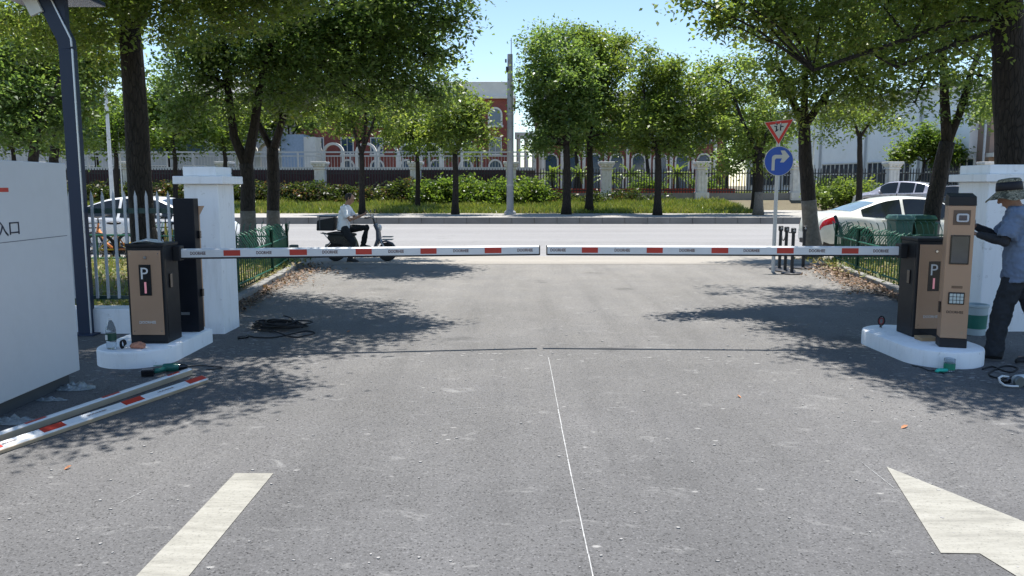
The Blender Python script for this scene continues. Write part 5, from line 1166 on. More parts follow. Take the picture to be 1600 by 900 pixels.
    # rear face: bumper lower trim, number plate recess
    MB().box(-0.012, 0.03, -0.52, 0.52, 0.24, 0.36).build('bumper_trim', DK, t, world=False, bevel=0.01)
    MB().box(-0.02, 0.01, -0.23, 0.23, zb[0]*0.62+0.1, zb[0]*0.62+0.22).build('plate_holder', P('plate blue', (0.02,0.06,0.25), 0.4), t, world=False)
    # underbody
    MB().box(0.25, L-0.25, -wd[K//2]*0.86, wd[K//2]*0.86, 0.16, 0.52).build('underbody', DK, t, world=False)
    RIM = P('alloy rim', (0.30,0.31,0.32), 0.3, metal=0.8, var=0.08)
    for xw in wheels:
        for s_ in (1, -1):
            yw = s_*(wd[int(xw/L*(K-1))]-0.02); yi = yw-s_*0.21
            ty = MB().lathe((xw, 0, wr), [(wr*0.62, yi), (wr*0.95, yi+s_*0.01), (wr, yi+s_*0.04), (wr, yw-s_*0.04), (wr*0.95, yw-s_*0.01), (wr*0.66, yw)], 28, axis='y').build('wheel', RUBBER, t, smooth=True, world=False)
            rm = MB(); rm.lathe((xw, 0, wr), [(wr*0.66, yw-s_*0.02), (wr*0.66, yw+s_*0.004), (wr*0.58, yw+s_*0.004), (wr*0.55, yw-s_*0.03)], 24, axis='y')
            for k in range(5):
                a = 2*math.pi*k/5; rm.tube([(xw+0.05*math.cos(a), yw+s_*0.002, wr+0.05*math.sin(a)), (xw+wr*0.62*math.cos(a), yw-s_*0.002, wr+wr*0.62*math.sin(a))], [0.035, 0.028], 6)
            rm.build('rim', RIM, ty, world=False)
    for s_ in (1, -1):
        u = win['mirror']; i = int(u/L*(K-1)); p = surf(1, i, jb)
        MB().ball((u, s_*(p.y+0.10), p.z+0.09), (0.07, 0.10, 0.07), 10).build('wing_mirror', paint, t, smooth='all', world=False)
    return t
CREAM = P('white car paint', (0.66,0.66,0.60), 0.28, spec=0.5, var=0.02, coat=0.6)
sed = dict(prof=([0, 0.06, 0.25, 0.75, 1.15, 1.7, 2.2, 2.75, 3.25, 3.62, 4.1, 4.45, 4.6], [0.62, 0.88, 1.0, 1.06, 1.20, 1.38, 1.43, 1.40, 1.20, 0.99, 0.87, 0.72, 0.48]),
           belt=([0, 0.1, 0.5, 1.2, 2.5, 3.5, 4.3, 4.6], [0.58, 0.84, 0.97, 0.93, 0.89, 0.86, 0.72, 0.45]), width=([0, 0.08, 0.35, 1.0, 2.3, 3.6, 4.2, 4.5, 4.6], [0.66, 0.78, 0.85, 0.885, 0.895, 0.88, 0.83, 0.68, 0.5]), roofw=0.60,
           wheels=(0.92, 3.62), wr=0.315)
swin = dict(side=[(0.98, 1.98), (2.03, 3.35)], front=(2.95, 3.58), rear=(0.78, 1.42), doors=(2.0, 3.15, 1.18), handles=(1.55, 2.45), mirror=3.05)
car('cream white saloon car parked behind the right green fence', (7.42, 20.1, -0.085), 0.0, 4.6, sed['prof'], sed['belt'], sed['width'], 0.60, sed['wheels'], 0.315, CREAM, (0.02, 0.40, 5, 7), swin, rearglass=True)
suvp = dict(prof=([0, 0.08, 0.3, 0.75, 1.3, 2.0, 2.6, 3.1, 3.55, 4.1, 4.5, 4.65], [0.7, 1.0, 1.22, 1.5, 1.6, 1.64, 1.60, 1.38, 1.10, 1.0, 0.85, 0.55]),
            belt=([0, 0.1, 0.5, 1.2, 2.5, 3.5, 4.3, 4.65], [0.62, 0.92, 1.05, 1.04, 1.0, 0.96, 0.82, 0.5]), width=([0, 0.1, 0.4, 1.0, 2.3, 3.6, 4.2, 4.55, 4.65], [0.7, 0.82, 0.89, 0.92, 0.925, 0.91, 0.86, 0.7, 0.55]))
uwin = dict(side=[(0.75, 1.2), (1.25, 2.05), (2.10, 3.05)], front=(2.75, 3.5), rear=(0.12, 0.72), doors=(2.07, 3.05, 1.15), handles=(1.45, 2.35), mirror=2.95)
SILVER = P('silver violet car paint', (0.36,0.355,0.40), 0.28, metal=0.4, var=0.02, coat=0.6)
hd = R(122)
def at_rear(px, Y, z, heading, L):  # rear bumper centre location from a point on the ground
    p = D(px, 300, Y); return (p.x, Y, z)
car('silver grey hatchback parked beyond the road, left of the darker car', at_rear(1478, 41.0, 0.2, hd, 4.6), R(130), 4.65, suvp['prof'], suvp['belt'], suvp['width'], 0.64, (0.95, 3.65), 0.34, SILVER, (0.03, 0.5, 4, 7), uwin, group='cars parked beyond the road')
DARKC = P('dark grey car paint', (0.06,0.065,0.075), 0.28, metal=0.5, var=0.02, coat=0.6)
car('dark grey car parked beyond the road behind the kiosk column', at_rear(1578, 39.5, 0.2, hd, 4.6), R(135), 4.6, sed['prof'], sed['belt'], sed['width'], 0.60, sed['wheels'], 0.315, DARKC, (0.02, 0.42, 4, 7), swin, group='cars parked beyond the road')
car('white car parked behind the picket fence on the left', (-11.7, 20.6, -0.085), 0.0, 4.6, [x for x in sed['prof']], sed['belt'], sed['width'], 0.60, sed['wheels'], 0.315, P('white estate paint', (0.62,0.63,0.66), 0.28, var=0.02, coat=0.6), (0.02, 0.42, 4, 7), swin, rearglass=True)

# ---------------- shared bicycles behind the left fence
def bicycle(label, loc, rz, frame_mat):
    t = thing('bicycle', label, 'bicycle', loc, rz, group='shared bicycles by the left bed')
    r_ = 0.30
    for x in (0, 1.02):
        m = MB(); k = 28; vs = []
        pts = [(x+r_*math.cos(2*math.pi*i/k), 0, r_+r_*math.sin(2*math.pi*i/k)) for i in range(k+1)]
        m.tube(pts, 0.022, 6); wo = m.build('wheel', RUBBER, t, smooth='all', world=False)
        s_ = MB(); 
        for i in range(9): a = math.pi*i/9; s_.tube([(x+r_*0.93*math.cos(a), 0, r_+r_*0.93*math.sin(a)), (x-r_*0.93*math.cos(a), 0, r_-r_*0.93*math.sin(a))], 0.004, 4)
        s_.lathe((x, 0, r_), [(0.03, -0.05), (0.03, 0.05)], 8, axis='y'); s_.build('spokes', CHROME, wo, world=False)
        m = MB(); m.tube([(x+(r_+0.03)*math.cos(a), 0, r_+(r_+0.03)*math.sin(a)) for a in [R(q) for q in range(20, 190, 12)]], 0.02, 5); m.build('mudguard', BLACKIRON, t, world=False)
    f = MB(); f.tube([(0, 0, r_), (0.42, 0, 0.28)], 0.018, 6).tube([(0, 0, r_), (0.34, 0, 0.62)], 0.014, 6).tube([(0.42, 0, 0.28), (0.33, 0, 0.72)], 0.022, 6).tube([(0.42, 0, 0.28), (0.62, 0, 0.40), (0.86, 0, 0.70)], 0.032, 8).tube([(0.84, 0, 0.82), (0.90, 0, 0.62), (1.02, 0, r_)], 0.02, 6)
    f.build('frame', frame_mat, t, smooth='all', world=False)
    MB().ball((0.30, 0, 0.84), (0.13, 0.075, 0.035), 10).cyl((0.33, 0, 0.7), (0.31, 0, 0.83), 0.012, n=6).build('saddle', BLACKIRON, t, smooth='all', world=False)
    MB().tube([(0.80, -0.28, 0.98), (0.86, -0.2, 0.98), (0.85, 0, 0.94), (0.86, 0.2, 0.98), (0.80, 0.28, 0.98)], 0.013, 6).cyl((0.84, 0, 0.8), (0.85, 0, 0.95), 0.014, n=6).build('handlebar', BLACKIRON, t, smooth='all', world=False)
    bk = MB(); 
    for z in (0.62, 0.72, 0.82): bk.tube([(0.95, -0.15, z), (1.18, -0.17, z), (1.18, 0.17, z), (0.95, 0.15, z), (0.95, -0.15, z)], 0.007, 4)
    bk.box(0.95, 1.17, -0.14, 0.14, 0.60, 0.61); bk.build('basket', BLACKIRON, t, world=False)
    MB().lathe((0.42, -0.03, 0.28), [(0.07, -0.01), (0.07, 0.01)], 14, axis='y').tube([(0.42, -0.06, 0.28), (0.50, -0.06, 0.14)], 0.01, 5).box(0.46, 0.54, -0.14, -0.05, 0.12, 0.145).build('crank', BLACKIRON, t, world=False)
    return t
YEL = P('yellow bicycle paint', (0.62,0.42,0.02), 0.35, var=0.05)
for px, rz, lab, mt in ((168, 2.7, 'orange and black bicycle leftmost behind the picket fence', P('orange paint', (0.5,0.17,0.04), 0.4)), (190, 0.6, 'yellow bicycle behind the picket fence, left of the thick trunk', YEL), (262, 2.2, 'yellow bicycle behind the picket fence, right of the thick trunk', YEL)):
    p = D(px, 300, 16.8); bicycle(lab, (p.x-0.5*math.cos(rz), 16.8-0.5*math.sin(rz), -0.012), rz, mt)

# ---------------- loose booms lying on the ground
WOODT = P('primed boom edge', (0.50,0.40,0.28), 0.6, var=0.1)
def loose(label, a, b, firsts, z, tilt, edge, w2=0.041, h2=0.0225):
    a, b = Vector((a[0], a[1], 0)), Vector((b[0], b[1], 0)); d = b-a; L = d.length; ang = math.atan2(d.y, d.x)
    t = thing('spare_boom', label, 'barrier boom', (a.x, a.y, 0), group='spare booms lying beside the sign board')
    M = Matrix.Translation((a.x, a.y, z)) @ Matrix.Rotation(ang, 4, 'Z') @ Matrix.Rotation(tilt, 4, 'X')
    bo = MB().rings([[M @ Vector((x, y, q)) for y, q in ((-w2, -h2), (w2, -h2), (w2, h2-0.008), (w2-0.010, h2), (-w2+0.010, h2), (-w2, h2-0.008))] for x in (0, L)]).build('boom', ALU, t)
    MB().box(0, L, -w2-0.004, -w2-0.0005, -h2+0.002, h2-0.010, M=M).build('edge', edge, bo)
    MB().box(L+0.0005, L+0.010, -w2, w2, -h2, h2, M=M).build('end_cap', P('tan cap', (0.52,0.44,0.34), 0.6), bo, bevel=0.002)
    for x0, x1 in firsts:
        MB().box(x0, x1, -w2+0.010, w2-0.010, h2+0.0005, h2+0.002, M=M).build('red_stripe', REDT, bo)
    return t, M, bo
# far one, on edge; near one, flat with its printed face up
A1, A2_ = G(-130, 735), G(297, 586)
def ub(a, b, px):
    best = min(((abs((lambda p: 800+F_*p.x/(p.y*CT+(H_-p.z)*ST))(a.lerp(b, i/400))-px)), i/400) for i in range(401)); return best[1]*(b-a).length
t, M, bo = loose('spare red and white boom lying on its edge, nearer to the left island', A1, A2_, [(ub(A1, A2_, p0), ub(A1, A2_, p1)) for p0, p1 in ((-62, -20), (40, 72), (160, 187), (262, 280))], 0.032, R(6), WOODT, 0.021, 0.027)
B1, B2_ = G(-140, 755), G(319, 598)
t, M, bo2 = loose('spare red and white boom lying flat, nearer to the painted lane line', B1, B2_, [(ub(B1, B2_, p0), ub(B1, B2_, p1)) for p0, p1 in ((-40, 0), (65, 100), (192, 222), (292, 319))], 0.032, R(20), WOODT, 0.036, 0.019)
for px in (150, 258, 5):
    u = ub(B1, B2_, px); L_ = (B2_-B1).length; an = math.atan2((B2_-B1).y, (B2_-B1).x)
    text('lettering', 'DOORHEE', 0.16, M @ Vector((u, 0, 0.0197)), (0, 0, an), LETTERD, bo2, height=0.022, extr=0.001, bold=0.01)

# ---------------- small things on and around the islands
def tubec(pts, r, n=6, k=6):
    """rounded tube through points"""
    P_ = [Vector(p) for p in pts]; out = []
    for i in range(len(P_)-1):
        p0, p1, p2, p3 = P_[max(0, i-1)], P_[i], P_[i+1], P_[min(len(P_)-1, i+2)]
        for j in range(k):
            t = j/k; out.append(0.5*((2*p1)+(p2-p0)*t+(2*p0-5*p1+4*p2-p3)*t*t+(3*p1-p0-3*p2+p3)*t**3))
    out.append(P_[-1]); return MB().tube(out, r, n)
# water bottle
bx, by = -3.58, 7.03
bt = thing('water_bottle', 'clear plastic water bottle with dark green label on the nose of the left island', 'bottle', (bx, by, 0.15))
m_, tt, bb_ = _new('clear plastic'); bb_.inputs['Base Color'].default_value = (0.80,0.86,0.90,1); bb_.inputs['Transmission Weight'].default_value = 0.85; bb_.inputs['Roughness'].default_value = 0.12; bb_.inputs['IOR'].default_value = 1.15; CLEAR = m_
MB().lathe((bx, by, 0.1515), [(0.034, 0.0), (0.042, 0.006), (0.043, 0.05), (0.040, 0.06), (0.043, 0.07), (0.043, 0.17), (0.040, 0.19), (0.026, 0.235), (0.014, 0.255), (0.014, 0.272)], 28).build('bottle', CLEAR, bt, smooth=True)
lb = MB().lathe((bx, by, 0.1515), [(0.0442, 0.078), (0.0442, 0.145)], 28).build('label', P('dark green label', (0.008,0.06,0.04), 0.4), bt, smooth=True)
MB().box(bx-0.030, bx-0.010, by-0.0452, by-0.0392, 0.24, 0.285).build('label_mark', LETTER, lb)
MB().lathe((bx, by, 0.1515), [(0.0165, 0.262), (0.0165, 0.282), (0.014, 0.284)], 20).build('cap', P('white cap', (0.7,0.72,0.74), 0.4), bt, smooth=True)
# tape, wire coil, work glove
cw_ = thing('wire_bundle', 'small bundle of black and white wire beside the water bottle', 'wire', (-3.49, 7.04, 0.15))
m = MB()
for i in range(4): m.tube([(-3.487+0.018*math.cos(a)*(1+i*0.06), 7.04+0.012*i-0.01, 0.192+0.036*math.sin(a)) for a in [2*math.pi*k/16 for k in range(17)]], 0.005, 5)
m.build('black_coil', RUBBER, cw_); tubec([(-3.46, 7.02, 0.156), (-3.445, 7.0, 0.18), (-3.43, 7.02, 0.195), (-3.44, 7.04, 0.16)], 0.004).build('white_wire', LETTER, cw_)
gl = MB().ball((-3.355, 7.06, 0.180), (0.065, 0.045, 0.030), 14).ball((-3.40, 7.05, 0.170), (0.03, 0.022, 0.016), 8).ball((-3.31, 7.04, 0.168), (0.03, 0.02, 0.016), 8).build('work_glove', P('orange knit glove', (0.50,0.22,0.14), 0.9, var=0.3, scale=30, bump=0.6, bscale=120), None, smooth='all')
rm_ = gl.modifiers.new('r', 'REMESH'); rm_.mode = 'VOXEL'; rm_.voxel_size = 0.006; ds = gl.modifiers.new('d', 'DISPLACE'); tx = bpy.data.textures.new('n', 'CLOUDS'); tx.noise_scale = 0.03; ds.texture = tx; ds.strength = 0.018
setp(gl, 'crumpled orange work glove at the foot of the left cabinet', 'glove')
pb_ = MB().add([(-3.5, 7.33, 1.078), (-3.42, 7.29, 1.092), (-3.33, 7.30, 1.100), (-3.25, 7.31, 1.084), (-3.22, 7.40, 1.080), (-3.30, 7.43, 1.105), (-3.40, 7.42, 1.098), (-3.49, 7.43, 1.080), (-3.36, 7.36, 1.118)], [(0,1,8,7), (1,2,8), (2,3,4,8), (8,4,5), (8,5,6), (8,6,7)]).build('plastic_film', P('pale plastic film', (0.6,0.6,0.6), 0.3), None); pb_.modifiers.new('s', 'SOLIDIFY').thickness = 0.002
setp(pb_, 'crumpled pale plastic film lying on top of the left cabinet', 'film')
# drill
dg_ = G(250, 584); dx, dy = dg_.x, dg_.y
dr = thing('cordless_drill', 'green cordless drill with black battery lying in front of the left island', 'drill', (dx, dy, 0))
TEAL = P('tool green', (0.01,0.13,0.10), 0.4); M = Matrix.Translation((dx, dy, 0.0)) @ Matrix.Rotation(R(14), 4, 'Z')
def lat_x(c, prof, n=16, M=M):
    mm = MB().lathe(c, prof, n, axis='x'); mm.v = [tuple(M @ Vector(p)) for p in mm.v]; return mm
lat_x((0.02, 0.03, 0.045), [(0.028, 0), (0.036, 0.01), (0.037, 0.10), (0.030, 0.13)]).build('body', TEAL, dr, smooth=True)
lat_x((0.15, 0.03, 0.045), [(0.030, 0), (0.026, 0.03), (0.016, 0.065), (0.008, 0.07)]).build('chuck', BLACKP, dr, smooth=True)
MB().tube([M @ Vector(p) for p in ((0.06, 0.03, 0.045), (0.0, -0.02, 0.035), (-0.06, -0.055, 0.035))], [0.026, 0.022, 0.024], 10).build('grip', TEAL, dr, smooth='all')
MB().box(-0.13, -0.03, -0.11, -0.04, 0.004, 0.062, M=M).build('battery', BLACKP, dr, bevel=0.008)
MB().box(-0.06, 0.045, 0.055, 0.075, 0.055, 0.063, M=M).build('top_vent', P('pale green plastic', (0.25,0.42,0.36), 0.4), dr)
g = G
def ground_tube(name, label, cat, pix, r, mat, z=None):
    pts = [g(a, b) for a, b in pix]; pts = [(p.x, p.y, (z or r)+0.001+(q if q else 0)) for p, q in zip(pts, [0]*len(pts))]
    o = tubec(pts, r).build(name, mat, None, smooth='all'); return setp(o, label, cat)
ground_tube('power_cord', 'thin black cord trailing right from the green drill', 'cord', [(276, 578), (292, 574), (310, 572), (330, 573), (347, 575), (341, 577), (322, 578)], 0.004, RUBBER)
# coil of black cable
c = G(438, 514); cable = thing('cable_coil', 'heap of coiled black cable lying right of the left pillar', 'cable', (c.x, c.y, 0))
pts = []
for i in range(340):
    a = i*0.245; rr = 0.19+0.08*math.sin(i*0.13)+0.06*math.sin(i*0.041+1); pts.append((c.x-0.02+rr*1.05*math.cos(a)+0.05*math.sin(i*0.09), c.y+rr*0.72*math.sin(a)+0.04*math.cos(i*0.07), 0.010+0.085*(i/340)*(0.6+0.4*math.sin(i*0.3))+0.03*abs(math.sin(i*0.05))))
MB().tube(pts, 0.008, 6).build('coil', RUBBER, cable, smooth='all')
tubec([(c.x-0.2, c.y-0.05, 0.04), *[tuple(G(a, b, 0.009)) for a, b in ((455, 526), (478, 524), (492, 520), (480, 517), (462, 520), (430, 527), (402, 527), (385, 524))]], 0.007).build('tail', RUBBER, cable, smooth='all')
MB().tube([G(372, 528, 0.018), G(388, 526, 0.018)], [0.018, 0.014], 8).build('plug', BLACKP, cable, smooth='all')
# plastic bags by the sign board
FILM = P('clear plastic sheet', (0.20,0.225,0.23), 0.2, spec=0.8, var=0.3, scale=20)
def crumple(name, label, cx, cy, sx, sy, h, mat, seed):
    rs = np.random.default_rng(seed); n = 15; vs = []
    for j in range(n):
        for i in range(n):
            u, v = i/(n-1)*2-1, j/(n-1)*2-1; q = math.sqrt(u*u+v*v); k = 1/(max(abs(u), abs(v))/q) if q > 0 else 1
            e = max(0, 1-(max(abs(u), abs(v)))); vs.append((cx+sx*u/k**0.9*(1+rs.normal(0, .05)), cy+sy*v/k**0.9*(1+rs.normal(0, .05)), 0.004+h*min(1, e*1.6)*(0.35+0.65*abs(math.sin(u*5.1+seed)*math.cos(v*4.3+u*3+seed)))*rs.uniform(0.75, 1.1)))
    o = MB().add(vs, [(j*n+i, j*n+i+1, (j+1)*n+i+1, (j+1)*n+i) for j in range(n-1) for i in range(n-1)]).build(name, mat, None, fixn=False); o.modifiers.new('s', 'SOLIDIFY').thickness = 0.0015; return setp(o, label, 'plastic bag', 'crumpled plastic by the sign board')
a = G(118, 607); crumple('plastic_bag', 'crumpled clear plastic bag by the foot of the sign board near its right end', a.x, a.y, 0.16, 0.10, 0.055, FILM, 3)
a = G(20, 660); crumple('plastic_bag', 'crumpled clear plastic bag between the sign board and the spare booms', a.x, a.y, 0.17, 0.08, 0.05, FILM, 5)
a = G(80, 626); o = crumple('plastic_bag', 'narrow strip of torn clear plastic under the sign board edge', a.x, a.y, 0.12, 0.04, 0.03, FILM, 8)
# right island: looped lead, cardboard, cut bottle, glove, grinder, bucket
ro = thing('looped_lead', 'small upright loop of red and black lead on the far end of the right island', 'lead', (3.80, 8.12, 0.15))
for i, (rx, mat) in enumerate(((0.030, P('dull red lead', (0.25,0.03,0.03), 0.5)), (0.046, RUBBER), (0.042, RUBBER), (0.036, CHROME))):
    MB().tube([(3.80+rx*0.72*math.cos(a)+0.006*i, 8.12+0.012*i, 0.218+rx*1.05*math.sin(a)) for a in [2*math.pi*k/22 for k in range(23)]], 0.006, 6).build('loop', mat, ro, smooth='all')
MB().cyl((3.795, 8.12, 0.152), (3.80, 8.12, 0.185), 0.014, 0.008, 8).build('clip', BLACKP, ro)
o = MB().box(3.70, 3.86, 7.36, 7.50, 0.1515, 0.185).build('cardboard_box', P('cardboard', (0.36,0.24,0.13), 0.85), None, bevel=0.003); o.location.x += 0.14; o.location.y += 0.02; setp(o, 'flat piece of tan packaging between the kiosk and the right cabinet', 'packaging')
o = tubec([(3.93, 7.585, 0.21), (3.97, 7.55, 0.20), (4.02, 7.52, 0.175), (4.07, 7.50, 0.165)], 0.005).build('loose_wire', RUBBER, None, smooth='all'); setp(o, 'short black wire hanging out under the right cabinet', 'wire')
cb = G(1481, 579); cbt = thing('cut_bottle', 'clear cut off bottle with green label standing against the right island', 'bottle', (cb.x, cb.y-0.02, 0))
MB().lathe((cb.x, cb.y-0.02, 0.001), [(0.036, 0.0), (0.045, 0.005), (0.045, 0.11), (0.040, 0.112), (0.040, 0.008)], 24).build('bottle', CLEAR, cbt, smooth=True)
MB().lathe((cb.x, cb.y-0.02, 0.001), [(0.0462, 0.015), (0.0462, 0.07)], 24).build('label', P('green label', (0.02,0.22,0.13), 0.5), cbt, smooth=True)
cg = G(1471, 582); o = MB().ball((cg.x, cg.y, 0.020), (0.05, 0.032, 0.018), 12).ball((cg.x+0.04, cg.y+0.01, 0.018), (0.025, 0.018, 0.016), 8).ball((cg.x-0.045, cg.y-0.01, 0.014), (0.022, 0.016, 0.012), 8).build('green_glove', P('turquoise glove', (0.03,0.42,0.32), 0.7, var=0.3, scale=30), None, smooth='all'); o.modifiers.new('r', 'REMESH').voxel_size = 0.006; setp(o, 'small turquoise glove lying in front of the cut bottle', 'glove')
gg = G(1585, 604); gx, gy = gg.x, gg.y; gr = thing('angle_grinder', 'pale grey power tool with round guard lying at the right edge', 'power tool', (gx, gy, 0))
GREYT = P('pale grey tool plastic', (0.50,0.52,0.52), 0.4, var=0.1)
M = Matrix.Translation((gx-0.02, gy, 0)) @ Matrix.Rotation(R(12), 4, 'Z')
lat_x((0.02, 0.0, 0.052), [(0.034, 0), (0.042, 0.02), (0.044, 0.10), (0.036, 0.16), (0.034, 0.26), (0.03, 0.30)], M=M).build('body', GREYT, gr, smooth=True)
mm = MB().lathe((0.03, -0.045, 0.045), [(0.0, -0.004), (0.042, -0.004), (0.046, 0.0), (0.046, 0.022), (0.03, 0.025)], 24, axis='y'); mm.v = [tuple(M @ Vector(p)) for p in mm.v]; mm.build('guard', P('dull metal', (0.16,0.18,0.18), 0.4, metal=0.6), gr, smooth=True)
MB().tube([M @ Vector(p) for p in ((-0.02, 0.02, 0.075), (-0.09, 0.01, 0.088), (-0.14, -0.01, 0.08), (-0.135, -0.02, 0.05), (-0.10, -0.03, 0.022), (-0.05, -0.04, 0.016), (0.01, -0.05, 0.014))], 0.009, 8).build('loop_handle', P('white tool plastic', (0.68,0.69,0.68), 0.4), gr, smooth='all')
MB().tube([M @ Vector(p) for p in ((-0.02, 0.02, 0.05), (-0.08, 0.015, 0.045))], [0.03, 0.02], 10).build('nose', BLACKP, gr, smooth='all')
ground_tube('tangled_cord', 'tangled dark cord lying behind the power tool at the right edge', 'cord', [(1535, 578), (1550, 574), (1566, 580), (1580, 583), (1590, 577), (1575, 573), (1560, 576), (1545, 586), (1560, 592), (1585, 590), (1610, 585), (1640, 588)], 0.007, RUBBER)
ground_tube('long_lead', 'thin dark lead along the foot of the right island towards the cut bottle', 'lead', [(1425, 572), (1440, 575), (1452, 580), (1465, 580), (1475, 585)], 0.004, RUBBER)
# bucket behind the kiosk
bu = thing('paint_bucket', 'pale paint bucket with green print standing between the kiosk and right pillar', 'bucket', (5.02, 8.55, 0))
MB().lathe((5.02, 8.55, 0.001), [(0.10, 0), (0.115, 0.30), (0.125, 0.305), (0.125, 0.33), (0.108, 0.332), (0.10, 0.02)], 28).build('pail', P('pale bucket plastic', (0.42,0.50,0.52), 0.5, var=0.08), bu, smooth=True)
MB().lathe((5.02, 8.55, 0.001), [(0.1065, 0.07), (0.1135, 0.22)], 28).build('print', P('bucket green', (0.02,0.16,0.12), 0.5), bu, smooth=True)
text('lettering', 'PAINT', 0.10, (5.02, 8.55-0.137, 0.17), FACE, LETTER, bu, height=0.03) if False else None
# red cloth behind kiosk
cl = MB().ball((5.47, 9.42, 1.22), (0.06, 0.05, 0.10), 14).ball((5.50, 9.42, 1.12), (0.065, 0.05, 0.08), 12).ball((5.52, 9.42, 1.31), (0.03, 0.03, 0.05), 8).build('red_cloth', P('faded red cloth', (0.45,0.12,0.13), 0.9, var=0.35, scale=18), None, smooth='all')
cl.modifiers.new('r', 'REMESH').voxel_size = 0.012; ds = cl.modifiers.new('d', 'DISPLACE'); ds.texture = tx; ds.strength = 0.05; setp(cl, 'faded red cloth bundle hanging behind the kiosk beside the right pillar', 'cloth')
fk = thing('black_railing', 'black upright railing between the kiosk and the right white pillar', 'railing', (4.95, 9.2, 0.05)); m = MB()
for i in range(5): m.box(5.30+i*0.075, 5.315+i*0.075, 9.5, 9.515, 0.0, 1.12)
m.build('bars', BLACKIRON, fk); MB().box(5.26, 5.68, 9.495, 9.52, 1.0, 1.03).box(5.26, 5.68, 9.495, 9.52, 0.12, 0.15).build('rails', BLACKIRON, fk)

kb = G(500, 392, -0.03); cbk = MB().rings([[(kb.x-0.1, 17.6, -0.06), (kb.x+0.1, 17.6, -0.06), (kb.x+0.1, 17.8, -0.06), (kb.x-0.1, 17.8, -0.06)], [(kb.x-0.085, 17.62, 0.30), (kb.x+0.085, 17.62, 0.30), (kb.x+0.085, 17.78, 0.30), (kb.x-0.085, 17.78, 0.30)]]).build('stone_block', P('grey green stone', (0.13,0.14,0.12), 0.9, grime=0.3), None, bevel=0.015); setp(cbk, 'small grey stone block standing behind the scooter rear wheel', 'block')
# ================================================================== PEOPLE, SCOOTER
SKIN = P('skin', (0.36,0.205,0.14), 0.55, var=0.06, scale=12)
def ell(c, ax, ay, rx, ry, n=20):
    c = Vector(c); return [c+ax*rx*math.cos(2*math.pi*i/n)+ay*ry*math.sin(2*math.pi*i/n) for i in range(n)]
def chain(mb, pts, rs, n=14):
    """tapered limb with round joints"""
    mb.tube(pts, rs, n)
    for p, r in zip(pts, rs): mb.ball(tuple(p), r, n)
def stack(mb, secs, right, fwd, n=24):
    """torso: list of (centre, half width, half depth)"""
    mb.rings([ell(c, right, fwd, a, b, n) for c, a, b in secs])
def fused(mb, name, mat, parent, voxel=0.008, smooth_it=6, disp=0.0, dscale=0.08, world=True):
    tmp = mb.build(name, mat, None, fixn=True, world=False)
    r = tmp.modifiers.new('r', 'REMESH'); r.mode = 'VOXEL'; r.voxel_size = voxel
    s = tmp.modifiers.new('s', 'SMOOTH'); s.iterations = smooth_it; s.factor = 0.5
    if disp:
        d = tmp.modifiers.new('d', 'DISPLACE'); tx_ = bpy.data.textures.new('folds', 'CLOUDS'); tx_.noise_scale = dscale; tx_.noise_depth = 2; d.texture = tx_; d.strength = disp; d.mid_level = 0.5
    dg = bpy.context.evaluated_depsgraph_get(); dg.update()
    me = bpy.data.meshes.new_from_object(tmp.evaluated_get(dg)); bpy.data.objects.remove(tmp)
    off = wloc(parent) if world and parent is not None else Vector((0, 0, 0)); me.transform(Matrix.Translation(-off))
    if not me.materials: me.materials.append(mat)
    me.polygons.foreach_set('use_smooth', [True]*len(me.polygons)); me.name = name
    o = bpy.data.objects.new(name, me); COL.objects.link(o); o.parent = parent; return o
def hand(mb, wrist, dirv, palmn, s=1.0, curl=0.5, thumb=1):
    """palm, four curled fingers and a thumb; dirv: along the hand, palmn: out of the palm"""
    d = Vector(dirv).normalized(); nn = Vector(palmn); nn = (nn-d*nn.dot(d)).normalized(); sd_ = d.cross(nn); w = Vector(wrist)
    mb.tube([w, w+d*0.03*s, w+d*0.085*s], [0.024*s, 0.034*s, 0.036*s], 10, flat=0.5)
    for k, (off, L) in enumerate(((-0.030, 0.062), (-0.010, 0.074), (0.010, 0.070), (0.029, 0.056))):
        b_ = w+d*0.080*s+sd_*off*s; a1 = curl*0.6; a2 = curl*1.5
        p1 = b_+(d*math.cos(a1)+nn*math.sin(a1))*L*0.5*s; p2 = p1+(d*math.cos(a2)+nn*math.sin(a2))*L*0.3*s; p3 = p2+(d*math.cos(a2*1.5)+nn*math.sin(a2*1.5))*L*0.25*s
        mb.tube([b_-d*0.02*s, b_, p1, p2, p3], [0.0095*s, 0.0098*s, 0.009*s, 0.008*s, 0.0068*s], 8); mb.ball(tuple(p3), 0.0068*s, 8)
    tb = w+d*0.025*s+sd_*(-0.028*thumb)*s; t1 = tb+(d*0.6-sd_*0.7*thumb+nn*0.3).normalized()*0.035*s; t2 = t1+(d*0.85-sd_*0.2*thumb+nn*0.5).normalized()*0.03*s
    mb.tube([tb, t1, t2], [0.014*s, 0.0115*s, 0.009*s], 8); mb.ball(tuple(t2), 0.009*s, 8)
